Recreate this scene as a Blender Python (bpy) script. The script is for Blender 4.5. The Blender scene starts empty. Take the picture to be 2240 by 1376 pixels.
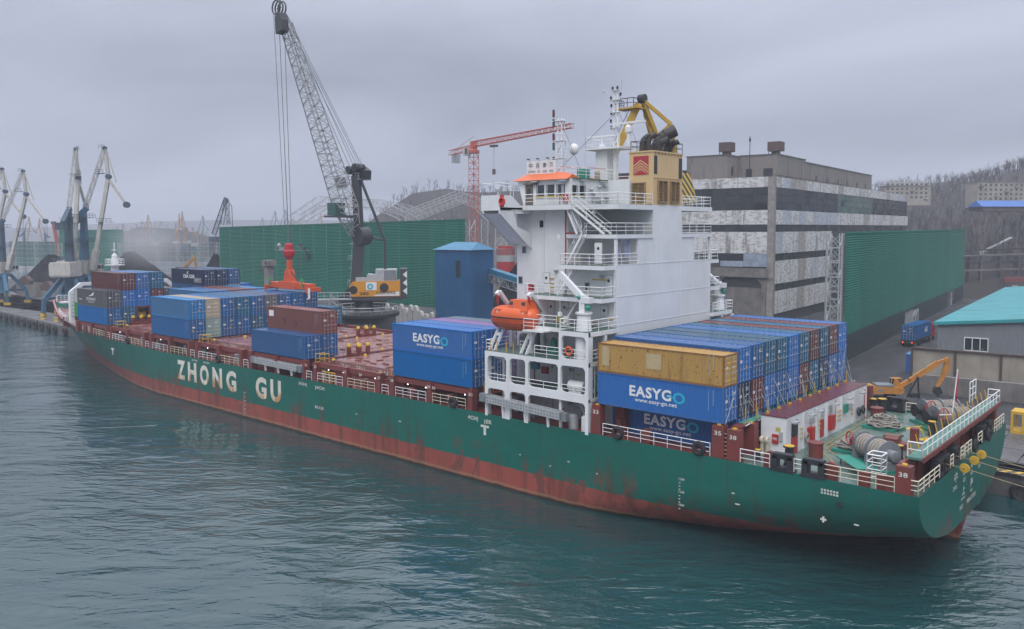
import bpy, math, random
from mathutils import Vector as V, Matrix
R = math.radians
random.seed(7)
SC = bpy.context.scene
COL = SC.collection

# ---------------------------------------------------------------- camera
CAM = V((30.105, -59.983, 25.449)); YAW, PIT, ROL = 0.71775, -0.06313, -0.0024
FPX, PCY = 1812.0, 614.6           # focal length and optical centre, in pixels of a 2240 px wide frame
FW = V((-math.sin(YAW)*math.cos(PIT), math.cos(YAW)*math.cos(PIT), math.sin(PIT)))
RT = V((math.cos(YAW), math.sin(YAW), 0)); UP = RT.cross(FW)
RT, UP = math.cos(ROL)*RT + math.sin(ROL)*UP, -math.sin(ROL)*RT + math.cos(ROL)*UP
cd = bpy.data.cameras.new('camera'); co = bpy.data.objects.new('camera', cd); COL.objects.link(co)
m = Matrix((RT, UP, -FW)).transposed().to_4x4(); m.translation = CAM; co.matrix_world = m
cd.sensor_width = 36; cd.lens = FPX/2240*36; cd.shift_y = -(688-PCY)/2240; cd.clip_end = 9000; cd.clip_start = .5
SC.camera = co
def pt(px, py, D):                  # the point at depth D along a line of sight: used to survey far things
    return CAM + D*(FW + RT*((px-1120)/FPX) - UP*((py-PCY)/FPX))
def gxy(px, D, z=0.0):
    p = pt(px, 500, D); return V((p.x, p.y, z))

# ---------------------------------------------------------------- world, sun, exposure
SUN_EL, SUN_ROT = R(52), R(152)
w = bpy.data.worlds.new('World'); SC.world = w; w.use_nodes = True
nt = w.node_tree; N = nt.nodes; N.clear()
def nn(t, **k):
    n = N.new(t)
    for a, b in k.items():
        if a.startswith('i_'): n.inputs[int(a[2:]) if a[2:].isdigit() else a[2:].replace('_', ' ')].default_value = b
        else: setattr(n, a, b)
    return n
L = lambda a, b: nt.links.new(a, b)
tc = nn('ShaderNodeTexCoord'); sp = nn('ShaderNodeSeparateXYZ'); L(tc.outputs['Generated'], sp.inputs[0])
def mth(op, a, b=None, c=None):
    n = N.new('ShaderNodeMath'); n.operation = op
    for i, v in enumerate((a, b, c)):
        if v is None: continue
        if isinstance(v, (int, float)): n.inputs[i].default_value = v
        else: nt.links.new(v, n.inputs[i])
    return n.outputs[0]
zc = mth('MAXIMUM', sp.outputs[2], 0.0); den = mth('ADD', zc, .16)
cx = mth('DIVIDE', sp.outputs[0], den); cyy = mth('DIVIDE', sp.outputs[1], den)
cb = nn('ShaderNodeCombineXYZ'); L(cx, cb.inputs[0]); L(cyy, cb.inputs[1])
mp = nn('ShaderNodeMapping'); mp.inputs['Rotation'].default_value = (0, 0, R(-41)); mp.inputs['Location'].default_value = (3.1, 1.7, 0); mp.inputs['Scale'].default_value = (.5, 1.0, 1); L(cb.outputs[0], mp.inputs[0])
n1 = nn('ShaderNodeTexNoise', i_Scale=.62, i_Detail=6.0, i_Roughness=.5, i_Distortion=.5); L(mp.outputs[0], n1.inputs['Vector'])
cr = nn('ShaderNodeValToRGB'); e = cr.color_ramp.elements
e[0].position = .36; e[0].color = (.198, .214, .274, 1); e[1].position = .66; e[1].color = (.355, .378, .468, 1)
L(n1.outputs['Fac'], cr.inputs[0])
z2 = mth('POWER', zc, 2.0); cg = nn('ShaderNodeCombineXYZ')          # overcast: brighter and whiter towards the zenith
for i_, k_ in enumerate((5.2, 5.0, 4.3)): L(mth('MULTIPLY_ADD', z2, k_, 1.0), cg.inputs[i_])
mxg = nn('ShaderNodeVectorMath', operation='MULTIPLY'); L(cr.outputs[0], mxg.inputs[0]); L(cg.outputs[0], mxg.inputs[1])
sky = nn('ShaderNodeTexSky'); sky.sky_type = 'NISHITA'; sky.sun_disc = False; sky.sun_elevation = SUN_EL; sky.sun_rotation = SUN_ROT
bg1 = nn('ShaderNodeBackground', i_Strength=.05); L(sky.outputs[0], bg1.inputs[0])
bg2 = nn('ShaderNodeBackground', i_Strength=1.0); L(mxg.outputs[0], bg2.inputs[0])
ms = nn('ShaderNodeMixShader', i_0=.9); L(bg1.outputs[0], ms.inputs[1]); L(bg2.outputs[0], ms.inputs[2])
wo = nn('ShaderNodeOutputWorld'); L(ms.outputs[0], wo.inputs[0])
sl = bpy.data.lights.new('sun', 'SUN'); sl.energy = 1.1; sl.angle = R(35); sl.color = (1, .97, .93)
so = bpy.data.objects.new('sun', sl); COL.objects.link(so)
sd = V((math.sin(R(28)), -math.cos(R(28)), 0))*math.cos(SUN_EL) + V((0, 0, math.sin(SUN_EL)))
so.rotation_euler = (-sd).to_track_quat('-Z', 'Y').to_euler(); so.location = (0, -80, 120)
SC.view_settings.view_transform = 'Standard'; SC.view_settings.look = 'None'; SC.view_settings.exposure = 0.60; SC.view_settings.gamma = 1
SC.render.engine = 'CYCLES'; SC.cycles.use_denoising = True; SC.cycles.max_bounces = 5; SC.cycles.diffuse_bounces = 3; SC.cycles.glossy_bounces = 2; SC.cycles.transparent_max_bounces = 8

# ---------------------------------------------------------------- mesh helpers
class MB:
    def __init__(s): s.v = []; s.f = []
    def add(s, vs, fs):
        n = len(s.v); s.v += [tuple(v) for v in vs]; s.f += [tuple(i+n for i in f) for f in fs]; return s
    def box(s, x0, x1, y0, y1, z0, z1):
        return s.add([(x0,y0,z0),(x1,y0,z0),(x1,y1,z0),(x0,y1,z0),(x0,y0,z1),(x1,y0,z1),(x1,y1,z1),(x0,y1,z1)],
                     [(0,3,2,1),(4,5,6,7),(0,1,5,4),(1,2,6,5),(2,3,7,6),(3,0,4,7)])
    def beam(s, p, q, w=.1, h=None, up=V((0,0,1))):
        p, q = V(p), V(q); d = (q-p)
        if d.length < 1e-6: return s
        d.normalize(); h = h or w
        a = d.cross(up)
        if a.length < 1e-3: a = d.cross(V((1,0,0)))
        a.normalize(); b = a.cross(d); a, b = a*w/2, b*h/2
        vs = [p-a-b, p+a-b, p+a+b, p-a+b, q-a-b, q+a-b, q+a+b, q-a+b]
        return s.add(vs, [(0,1,2,3),(7,6,5,4),(0,4,5,1),(1,5,6,2),(2,6,7,3),(3,7,4,0)])
    def tube(s, p, q, r, n=6, r2=None):
        p, q = V(p), V(q); d = q-p
        if d.length < 1e-6: return s
        d.normalize(); r2 = r if r2 is None else r2
        a = d.cross(V((0,0,1)))
        if a.length < 1e-3: a = d.cross(V((1,0,0)))
        a.normalize(); b = d.cross(a)
        vs = [p+(a*math.cos(t)+b*math.sin(t))*r for t in [2*math.pi*i/n for i in range(n)]]
        vs += [q+(a*math.cos(t)+b*math.sin(t))*r2 for t in [2*math.pi*i/n for i in range(n)]]
        fs = [(i, i+n, (i+1)%n+n, (i+1)%n) for i in range(n)]
        return s.add(vs, fs+[tuple(range(n)), tuple(reversed(range(n, 2*n)))])
    def path(s, pts, r, n=6):
        for a, b in zip(pts, pts[1:]): s.tube(a, b, r, n)
        return s
    def prism(s, poly, ax, a0, a1):     # poly in the two other axes, extruded along ax
        def mk(u, v, a): return {'x': (a,u,v), 'y': (u,a,v), 'z': (u,v,a)}[ax]
        n = len(poly); vs = [mk(u,v,a0) for u,v in poly]+[mk(u,v,a1) for u,v in poly]
        return s.add(vs, [tuple(range(n)), tuple(reversed(range(n,2*n)))]+[(i,i+n,(i+1)%n+n,(i+1)%n) for i in range(n)])
    def lathe(s, prof, c, n=16, ax='z'):
        c = V(c); vs = []; k = len(prof)
        for r, h in prof:
            for i in range(n):
                t = 2*math.pi*i/n; a, b = r*math.cos(t), r*math.sin(t)
                vs.append(c+V({'z': (a,b,h), 'x': (h,a,b), 'y': (a,h,b)}[ax]))
        fs = [(j*n+i, j*n+(i+1)%n, (j+1)*n+(i+1)%n, (j+1)*n+i) for j in range(k-1) for i in range(n)]
        fs += [tuple(reversed(range(n))), tuple(range((k-1)*n, k*n))]
        return s.add(vs, fs)
    def ball(s, c, r, n=10, k=6, sz=1):
        return s.lathe([(max(r*math.sin(math.pi*j/k), .002), -r*sz*math.cos(math.pi*j/k)) for j in range(k+1)], c, n)
    def torus(s, c, R_, r, n=20, k=8, ax='z'):
        vs = []; c = V(c)
        for i in range(n):
            t = 2*math.pi*i/n
            for j in range(k):
                p = 2*math.pi*j/k; q = R_+r*math.cos(p); a, b, h = q*math.cos(t), q*math.sin(t), r*math.sin(p)
                vs.append(c+V({'z': (a,b,h), 'x': (h,a,b), 'y': (a,h,b)}[ax]))
        return s.add(vs, [(i*k+j, ((i+1)%n)*k+j, ((i+1)%n)*k+(j+1)%k, i*k+(j+1)%k) for i in range(n) for j in range(k)])
    def quad(s, a, b, c, d): return s.add([a,b,c,d], [(0,1,2,3)])
    def truss(s, p, q, w, n, r=.06, w2=None, h=None, x=True, up=V((0,0,1)), k=4):   # square lattice girder from p to q
        p, q = V(p), V(q); d = (q-p).normalized(); w2 = w if w2 is None else w2; h = h or w
        a = d.cross(up)
        if a.length < 1e-3: a = d.cross(V((1,0,0)))
        a.normalize(); b = a.cross(d)
        def ring(t):
            o = p+(q-p)*t; ww = (w+(w2-w)*t)/2; hh = ww*h/w
            return [o-a*ww-b*hh, o+a*ww-b*hh, o+a*ww+b*hh, o-a*ww+b*hh]
        rs = [ring(i/n) for i in range(n+1)]
        for i in range(n):
            for j in range(4):
                s.tube(rs[i][j], rs[i+1][j], r, k)
                j2 = (j+1)%4
                s.tube(rs[i][j], rs[i+1][j2], r*.6, 3) if (i+j)%2 else s.tube(rs[i][j2], rs[i+1][j], r*.6, 3)
                if x: s.tube(rs[i][j], rs[i][j2], r*.6, 3)
        return s
    def rail(s, pts, h=1.05, nr=3, sp_=1.5, r=.03):
        pts = [V(p) for p in pts]
        for a, b in zip(pts, pts[1:]):
            l = (b-a).length; n = max(1, round(l/sp_))
            for i in range(n+1):
                o = a+(b-a)*i/n; s.tube(o, o+V((0,0,h)), r, 4)
            for j in range(nr):
                z = V((0,0,h*(nr-j)/nr)); s.tube(a+z, b+z, r*(1.1 if j == 0 else .8), 4)
        return s
    def ladder(s, a, b, w, n, r=.03, side=V((1,0,0))):
        a, b = V(a), V(b); sd_ = side.normalized()*w/2
        s.tube(a-sd_, b-sd_, r, 4); s.tube(a+sd_, b+sd_, r, 4)
        for i in range(1, n): o = a+(b-a)*i/n; s.tube(o-sd_, o+sd_, r*.8, 4)
        return s
    def stairs(s, a, b, w, n, side):     # stringers, treads and handrails
        a, b = V(a), V(b); sd_ = V(side).normalized()*w/2; u = V((0,0,1))
        for k in (-1, 1):
            s.beam(a+sd_*k, b+sd_*k, .06, .22)
            for t in (.0, .5, 1): o = a+(b-a)*t+sd_*k; s.tube(o, o+u*.95, .025, 4)
            s.tube(a+sd_*k+u*.95, b+sd_*k+u*.95, .028, 4); s.tube(a+sd_*k+u*.5, b+sd_*k+u*.5, .022, 4)
        d = (b-a); dh = V((d.x, d.y, 0)).normalized()*.13
        for i in range(1, n):
            o = a+d*i/n; s.add([o-sd_-dh, o+sd_-dh, o+sd_+dh, o-sd_+dh], [(0,1,2,3)])
        return s
    def mirror(s, c):                     # a copy mirrored across the plane y = c
        m_ = MB(); m_.v = [(x, 2*c-y, z) for x, y, z in s.v]; m_.f = [tuple(reversed(f)) for f in s.f]; return m_
OFF = {}
def mesh(name, mb, mt, smooth=False):
    me = bpy.data.meshes.new(name); me.from_pydata(mb.v, [], mb.f); me.update()
    if mt: me.materials.append(mt)
    if smooth:
        me.polygons.foreach_set('use_smooth', [True]*len(me.polygons)); me.set_sharp_from_angle(angle=R(40))
    return me
def props(o, label=None, cat=None, group=None, kind=None):
    for k, v in (('label', label), ('category', cat), ('group', group), ('kind', kind)):
        if v: o[k] = v
    return o
def thing(name, loc, label, cat, group=None, rz=0):
    o = bpy.data.objects.new(name, None); COL.objects.link(o); o.location = loc; o.rotation_euler[2] = rz
    o.empty_display_size = .3; OFF[o] = V(loc)
    return props(o, label, cat, group)
def part(name, mb, mt, parent=None, smooth=False, local=False, label=None):
    me = mb if isinstance(mb, bpy.types.Mesh) else mesh(name, mb, mt, smooth)
    o = bpy.data.objects.new(name, me); COL.objects.link(o); OFF[o] = V((0,0,0))
    if parent:
        o.parent = parent
        if not local: o.location = -OFF[parent]
        else: OFF[o] = OFF[parent]*0
    if label: o['label'] = label
    return o
def solo(name, mb, mt, label, cat, group=None, smooth=False, kind=None):
    return props(part(name, mb, mt, smooth=smooth), label, cat, group, kind)
def struct(name, mb, mt, smooth=False, label=None, kind='structure'):
    o = part(name, mb, mt, smooth=smooth); o['kind'] = kind
    if label: o['label'] = label
    return o
def dup(o, parent=None, loc=None, rz=None, **k):
    c = o.copy(); COL.objects.link(c)
    if parent: c.parent = parent
    if loc is not None: c.location = loc
    if rz is not None: c.rotation_euler[2] = rz
    props(c, **k)
    for ch in list(o.children): dup(ch, c)
    return c
def text_mb(s, o, u, v, width, height, bold=0.0, depth=.012):
    cu = bpy.data.curves.new('t', 'FONT'); cu.body = s; cu.offset = bold; cu.resolution_u = 3; cu.space_character = 1.0+bold*3.5
    ob = bpy.data.objects.new('t', cu); COL.objects.link(ob); bpy.context.view_layer.update()
    me = bpy.data.meshes.new_from_object(ob.evaluated_get(bpy.context.evaluated_depsgraph_get()))
    mb = MB(); o, u, v = V(o), V(u).normalized(), V(v).normalized(); nrm = u.cross(v)
    if len(me.vertices):
        xs = [q.co.x for q in me.vertices]; ys = [q.co.y for q in me.vertices]
        x0, sx, y0, sy = min(xs), max(max(xs)-min(xs), 1e-4), min(ys), max(max(ys)-min(ys), 1e-4)
        mb.v = [tuple(o+u*((q.co.x-x0)/sx*width)+v*((q.co.y-y0)/sy*height)+nrm*depth) for q in me.vertices]
        mb.f = [tuple(p.vertices) for p in me.polygons]
    bpy.data.objects.remove(ob); bpy.data.meshes.remove(me); bpy.data.curves.remove(cu)
    return mb

# ---------------------------------------------------------------- materials
def lin(h):
    h = h.lstrip('#'); c = [int(h[i:i+2], 16)/255 for i in (0, 2, 4)]
    return tuple(x/12.92 if x <= .04045 else ((x+.055)/1.055)**2.4 for x in c)+(1,)
class NT:
    def __init__(s, name):
        s.m = bpy.data.materials.new(name); s.m.use_nodes = True; s.t = s.m.node_tree; s.n = s.t.nodes
        s.b = s.n['Principled BSDF']; s.geo = s.n.new('ShaderNodeNewGeometry'); s.tc = s.n.new('ShaderNodeTexCoord'); s.oi = s.n.new('ShaderNodeObjectInfo')
    def lk(s, a, b): s.t.links.new(a, b)
    def set(s, i, v):
        if hasattr(v, 'is_linked') or isinstance(v, bpy.types.NodeSocket): s.lk(v, i)
        else: i.default_value = v
    def math(s, op, a, b=None, c=None, clamp=False):
        n = s.n.new('ShaderNodeMath'); n.operation = op; n.use_clamp = clamp
        for i, v in enumerate((a, b, c)):
            if v is not None: s.set(n.inputs[i], v)
        return n.outputs[0]
    def map(s, vec, scale=(1,1,1), rot=(0,0,0), loc=(0,0,0)):
        if any(rot):
            n = s.n.new('ShaderNodeMapping'); s.lk(vec, n.inputs[0]); n.inputs['Rotation'].default_value = rot; vec = n.outputs[0]
        n = s.n.new('ShaderNodeMapping'); s.lk(vec, n.inputs[0]); n.inputs['Scale'].default_value = scale
        s.set(n.inputs['Location'], loc); return n.outputs[0]
    def noise(s, vec, scale, detail=4, rough=.55, dist=0):
        n = s.n.new('ShaderNodeTexNoise'); s.lk(vec, n.inputs['Vector']); n.inputs['Scale'].default_value = scale
        n.inputs['Detail'].default_value = detail; n.inputs['Roughness'].default_value = rough; n.inputs['Distortion'].default_value = dist
        return n.outputs['Fac']
    def ramp(s, f, a, b):
        n = s.n.new('ShaderNodeMapRange'); s.lk(f, n.inputs[0]); n.inputs[1].default_value = a; n.inputs[2].default_value = b; return n.outputs[0]
    def mix(s, f, a, b, mode='MIX'):
        n = s.n.new('ShaderNodeMix'); n.data_type = 'RGBA'; n.blend_type = mode; n.clamp_factor = True
        s.set(n.inputs[0], f); s.set(n.inputs[6], a); s.set(n.inputs[7], b); return n.outputs[2]
    def sep(s, vec):
        n = s.n.new('ShaderNodeSeparateXYZ'); s.lk(vec, n.inputs[0]); return n.outputs
    def out(s, col, rough=.5, metal=0., bump=None, bs=.2, bd=.05, spec=None):
        s.set(s.b.inputs['Base Color'], col); s.set(s.b.inputs['Roughness'], rough); s.b.inputs['Metallic'].default_value = metal
        if spec is not None: s.b.inputs['Specular IOR Level'].default_value = spec
        if bump is not None:
            n = s.n.new('ShaderNodeBump'); n.inputs['Strength'].default_value = bs; n.inputs['Distance'].default_value = bd
            s.lk(bump, n.inputs['Height']); s.lk(n.outputs[0], s.b.inputs['Normal'])
        return s.m
def paint(name, col, rough=.5, var=.18, sc=.8, rust=0., rustc=(.13,.05,.025,1), streak=.0, dirt=(.06,.055,.05,1), metal=0., bump=.08):
    t = NT(name); p = t.geo.outputs['Position']; col = col if len(col) == 4 else tuple(col)+(1,)
    n1_ = t.noise(p, sc); c = t.mix(t.math('MULTIPLY', t.ramp(n1_, .35, .75), var), col, dirt)
    if streak:
        ns = t.noise(t.map(p, (1.6, 1.6, .12)), 1.3, 5, .6)
        c = t.mix(t.math('MULTIPLY', t.ramp(ns, .52, .78), streak), c, rustc)
    if rust:
        nr_ = t.noise(p, sc*2.4, 6, .65); c = t.mix(t.ramp(nr_, .72-rust*.3, .8-rust*.25), c, rustc)
    return t.out(c, t.math('MULTIPLY_ADD', n1_, .25, rough-.12), metal, t.noise(p, 9), bump, .03)
def emit(name, col, s_):
    t = NT(name); t.b.inputs['Emission Color'].default_value = col; t.b.inputs['Emission Strength'].default_value = s_; t.b.inputs['Base Color'].default_value = col; return t.m

WHITE = paint('ship_white', (.72,.73,.74), .42, .14, .35, streak=.16, rustc=(.42,.27,.14,1))
WRAIL = paint('rail_white', (.74,.74,.74), .45, .12, 2)
CREAM = paint('rail_cream', (.66,.6,.46), .5, .2, 2)
DGREEN = None
RED = paint('ship_red', (.19,.034,.028), .5, .45, .9, rust=.35, rustc=(.09,.035,.02,1), streak=.25)
REDL = paint('red_bright', (.42,.022,.022), .45, .15)
YEL = paint('safety_yellow', (.62,.38,.03), .5, .25, 2)
BLK = paint('black_paint', (.018,.02,.026), .45, .3, 2)
GRY = paint('machine_grey', (.20,.22,.24), .5, .3, 1.5)
LGRY = paint('galvanised', (.45,.47,.48), .45, .3, 2, metal=.2)
TEAL = paint('teal_green', (.02,.26,.19), .45, .25, 2)
BEIGE = paint('funnel_beige', (.62,.44,.22), .5, .12, .5, streak=.10, rustc=(.25,.12,.05,1))
BEIGED = paint('louver_brown', (.30,.20,.10), .55, .3, 1)
ORANGE = paint('roof_orange', (.66,.14,.035), .45, .1)
LBOAT = paint('lifeboat_orange', (.72,.125,.03), .38, .12, 1.5)
SOOT = paint('sooty_pipe', (.035,.032,.03), .6, .4, 2)
DGLS = NT('dark_glass').out((.02,.03,.035,1), .08, 0., spec=.8)
CURT = paint('curtain', (.36,.36,.42), .8, .3, 6)
ROPE = paint('rope_grey', (.34,.31,.27), .9, .45, 6)
ROPEY = paint('rope_yellow', (.36,.28,.15), .9, .3, 6)
TYRE = paint('rubber', (.012,.013,.016), .75, .3, 3)
t = NT('letter_cream'); p = t.geo.outputs['Position']; sz = t.sep(p)      # rust bleeds up from the lower edges of the letters
rs_ = t.math('ADD', t.math('MULTIPLY', t.ramp(sz[2], 5.6, 3.0), .34), t.noise(t.map(p, (1.1,1.1,.28)), 1.2, 5, .62))
LETW = t.out(t.mix(t.math('MULTIPLY', t.ramp(rs_, .66, .80), .9), t.mix(t.ramp(t.noise(p, 1.2), .4, .7), (.68,.65,.57,1), (.58,.54,.46,1)), (.44,.19,.045,1)), .55)
MARKW = paint('mark_white', (.66,.66,.6), .6, .35, 1.5)
LAMP = emit('lamp_glow', (1,.93,.98,1), 3.0)
LOGOR = paint('logo_red', (.40,.025,.04), .5, .05)
CYAN = paint('logo_cyan', (.02,.38,.55), .5, .05)
TEXTW = paint('logo_white', (.74,.74,.74), .5, .12, 2)

# ================================================================ SHIP
CY = 13.72
SHIP = thing('container_ship', (-80, CY, 0), 'green hulled container ship with red waterline and white bridge house moored along the quay', 'ship')
def lerp_t(tab, x):
    if x <= tab[0][0]: return tab[0][1]
    for (a, b), (c, d) in zip(tab, tab[1:]):
        if x <= c: return b+(d-b)*(x-a)/(c-a)
    return tab[-1][1]
ZD = [(-175,9.3),(-150,8.35),(-130,7.7),(-112,7.1),(-95,6.8),(-60,6.9),(-34,7.05),(-12,7.2),(20,7.2)]
zdeck = lambda x: lerp_t(ZD, x)
G_T = [(0,.30),(.02,.39),(.06,.5),(.118,.595),(.22,.72),(.357,.82),(.53,.914),(.75,.974),(1,1)]
ZB = [(-20,-7),(-12,-3.3),(-6.3,-1.7),(3,-.2),(9,.9),(14.62,2.2)]
DK = [(0,14.12),(.19,14.1),(.32,13.85),(.445,12.7),(.6,10.3),(.7,8.2),(.8,5.6),(.9,2.9),(.97,.9),(1,.04)]
WL = [(0,14.12),(.14,13.4),(.34,11),(.52,8.35),(.655,6.5),(.77,4.9),(.885,2.8),(.967,.7),(1,.04)]
ZL = [-1.6,-.7,0,.4,.9,1.5,2.0,2.4,2.9,3.4,4,4.6,5.2,5.8,6.4]
def hull_point(x, k):                 # station x, level k -> (x, half breadth, z)
    zd = zdeck(x)
    z = ZL[k] if k < len(ZL) else zd
    if x > -20:
        zb = lerp_t(ZB, x); u = max((z-zb)/4.85, 0); z = max(z, zb)
        return x, 14.12*lerp_t(G_T, min(u, 1)), z
    if x < -95:
        s = (-95-x)/79.0; zz = max(z, 0)
        xs = -156-17.7*(min(zz, 9.2)/9.0)**1.05
        f = max(0, min(1, zz/zd))**1.25
        return -95+s*(xs+95), lerp_t(WL, s)*(1-f)+lerp_t(DK, s)*f, (z if k < len(ZL) else zdeck(-95+s*(xs+95)))
    return x, 14.12, z
STX = [14.62,13.6,12,10,8,6,4,2,0,-2,-4,-6,-8,-10,-12,-15,-20,-30,-45,-60,-75,-90,-95,-100,-105,-110,-115,-120,-125,-130,-135,-140,-145,-149,-153,-156,-159,-162,-165,-167.5,-170,-172,-173.3,-174]
nk = len(ZL)+1
hb = MB(); vs = []
for x in STX:
    for k in range(nk):
        X_, h_, z_ = hull_point(x, k); vs.append((X_, CY-h_, z_))
for x in STX:
    for k in range(nk):
        X_, h_, z_ = hull_point(x, k); vs.append((X_, CY+h_, z_))
ns = len(STX); fs = []
for i in range(ns-1):
    for k in range(nk-1):
        a = i*nk+k; fs.append((a, a+1, a+nk+1, a+nk)); b = ns*nk+a; fs.append((b, b+nk, b+nk+1, b+1))
for k in range(nk-1): fs.append((k, ns*nk+k, ns*nk+k+1, k+1))        # transom
for i in range(ns-1): fs.append((i*nk, (i+1)*nk, ns*nk+(i+1)*nk, ns*nk+i*nk))   # bottom
hb.add(vs, fs)
t = NT('hull_paint'); p = t.geo.outputs['Position']; sx = t.sep(p)
v1 = t.noise(t.map(p, (1,1,.10)), 1.1, 6, .62); v2 = t.noise(t.map(p, (.25,.25,.06)), 1.0, 5, .6); pn = t.noise(p, .22, 5, .6)
green = t.mix(t.ramp(t.noise(p, .08, 4), .3, .7), (.004,.108,.080,1), (.006,.130,.102,1))
green = t.mix(t.math('MULTIPLY', t.ramp(t.noise(t.map(p,(.6,.6,3)), .5, 4), .5, .75), .35), green, (.012,.075,.062,1))
low = t.ramp(sx[2], 5.6, 2.0)
rs = t.math('MULTIPLY', t.math('MULTIPLY', t.ramp(v1, .50, .62), t.ramp(v2, .36, .56)), t.math('MULTIPLY_ADD', low, .95, .14))
green = t.mix(t.math('MULTIPLY', rs, .85), green, (.075,.045,.03,1))
red = t.mix(t.ramp(t.noise(t.map(p, (.5,.5,.25)), .6, 5), .3, .7), (.34,.080,.062,1), (.25,.064,.048,1))
red = t.mix(t.math('MULTIPLY', t.ramp(v1, .46, .66), .7), red, (.085,.032,.02,1))
red = t.mix(t.math('MULTIPLY', t.ramp(t.noise(p, 1.4, 6, .7), .56, .68), .6), red, (.22,.085,.04,1))
zz = t.math('ADD', sx[2], t.math('MULTIPLY', t.math('SUBTRACT', t.noise(t.map(p,(1,1,.5)), .9, 4, .7), .5), .35))
base = t.mix(t.ramp(zz, 2.17, 2.22), red, green)
scuff = t.math('MULTIPLY', t.math('MULTIPLY', t.ramp(t.noise(t.map(p,(.8,.8,.35)), .8, 5, .7), .53, .56), t.ramp(sx[2], 4.4, 2.6)), t.ramp(v2, .40, .50))
base = t.mix(t.math('MULTIPLY', scuff, .8), base, (.14,.055,.045,1))
base = t.mix(t.math('MULTIPLY', t.ramp(zz, .38, .15), .85), base, (.018,.022,.016,1))
base = t.mix(t.math('MULTIPLY', t.math('MULTIPLY', t.ramp(zz, .62, .42), t.ramp(zz, .2, .36)), .35), base, (.36,.30,.16,1))
bk = t.n.new('ShaderNodeTexBrick'); cbk = t.n.new('ShaderNodeCombineXYZ'); t.lk(sx[0], cbk.inputs[0]); t.lk(sx[2], cbk.inputs[1]); t.lk(cbk.outputs[0], bk.inputs[0]); bk.inputs['Scale'].default_value = 1; bk.inputs['Brick Width'].default_value = 7.5; bk.inputs['Row Height'].default_value = 1.9; bk.inputs['Mortar Size'].default_value = .018
base = t.mix(t.math('MULTIPLY', bk.outputs['Fac'], .22), base, (.01,.03,.025,1))
tops = t.math('MULTIPLY', t.ramp(t.noise(t.map(p,(2.4,2.4,.05)), 1, 4, .6), .58, .70), t.ramp(sx[2], 3.0, 7.2))
base = t.mix(t.math('MULTIPLY', tops, .45), base, (.05,.045,.03,1))
HULL = t.out(base, t.math('MULTIPLY_ADD', pn, .3, .32), 0, t.math('ADD', t.math('MULTIPLY', t.noise(t.map(p,(1.1,1.1,.5)), 1, 2), 1.2), t.math('MULTIPLY', t.noise(p, 6), .12)), .35, .12, spec=.3)
hull = part('hull', hb, HULL, SHIP, smooth=True)
# rudder and skeg
part('rudder', MB().prism([(12.3,-2),(13.9,-2),(14.1,.3),(14.55,2.25),(12.5,2.25),(12.4,0)], 'y', CY-.28, CY+.28), HULL, SHIP)
# decks
def deck_strip(x0, x1, dz, inset=.03, n=24):
    mb = MB(); vs = []
    for i in range(n+1):
        x = x0+(x1-x0)*i/n; X_, h_, z_ = hull_point(x, nk-1); h_ = max(h_-inset, .01); vs += [(X_, CY-h_, z_+dz), (X_, CY+h_, z_+dz)]
    return mb.add(vs, [(2*i, 2*i+2, 2*i+3, 2*i+1) for i in range(n)])
t = NT('deck_green_wet'); p = t.geo.outputs['Position']; wet = t.noise(p, .55, 5, .6)
cgr = t.mix(t.ramp(t.noise(p, .9, 5), .35, .7), (.125,.19,.16,1), (.08,.125,.108,1)); cgr = t.mix(t.math('MULTIPLY', t.ramp(t.noise(p, 2.2, 5, .7), .58, .7), .6), cgr, (.05,.04,.03,1))
DGREEN = t.out(cgr, t.math('MULTIPLY_ADD', t.ramp(wet, .4, .62), .45, .10), 0, t.noise(p, 5), .1, .02)
t = NT('hatch_red_wet'); p = t.geo.outputs['Position']; wet = t.noise(p, .5, 5, .6)
chr_ = t.mix(t.ramp(t.noise(p, .6, 5), .3, .7), (.31,.165,.155,1), (.22,.10,.09,1)); chr_ = t.mix(t.math('MULTIPLY', t.ramp(t.noise(p, 2.0, 6, .7), .58, .7), .5), chr_, (.06,.025,.018,1))
HATCH = t.out(chr_, t.math('MULTIPLY_ADD', t.ramp(wet, .42, .62), .35, .10), 0, t.noise(p, 4), .08, .02)
part('main_deck', deck_strip(.6, -142, -.25), RED, SHIP)
part('poop_deck', deck_strip(14.55, .6, -.22), DGREEN, SHIP)
part('forecastle_deck', deck_strip(-139, -173, -1.25), HATCH, SHIP)
capr = MB()
for s_ in (-1, 1):
    pts = []
    for x in [-140,-145,-150,-155,-160,-164,-168,-171,-173,-174]:
        X_, h_, z_ = hull_point(x, nk-1); pts.append((X_, CY+s_*h_, z_+.02))
    for a, b in zip(pts, pts[1:]): capr.beam(a, b, .34, .16)
part('bulwark_rail', capr, paint('bulwark_pink', (.42,.17,.16), .55, .3, 2), SHIP)
brk = MB().prism([(3.0,6.8),(24.4,6.8),(24.4,8.6),(3.0,8.6)], 'x', -140.3, -140); part('breakwater', brk, RED, SHIP)

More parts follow.
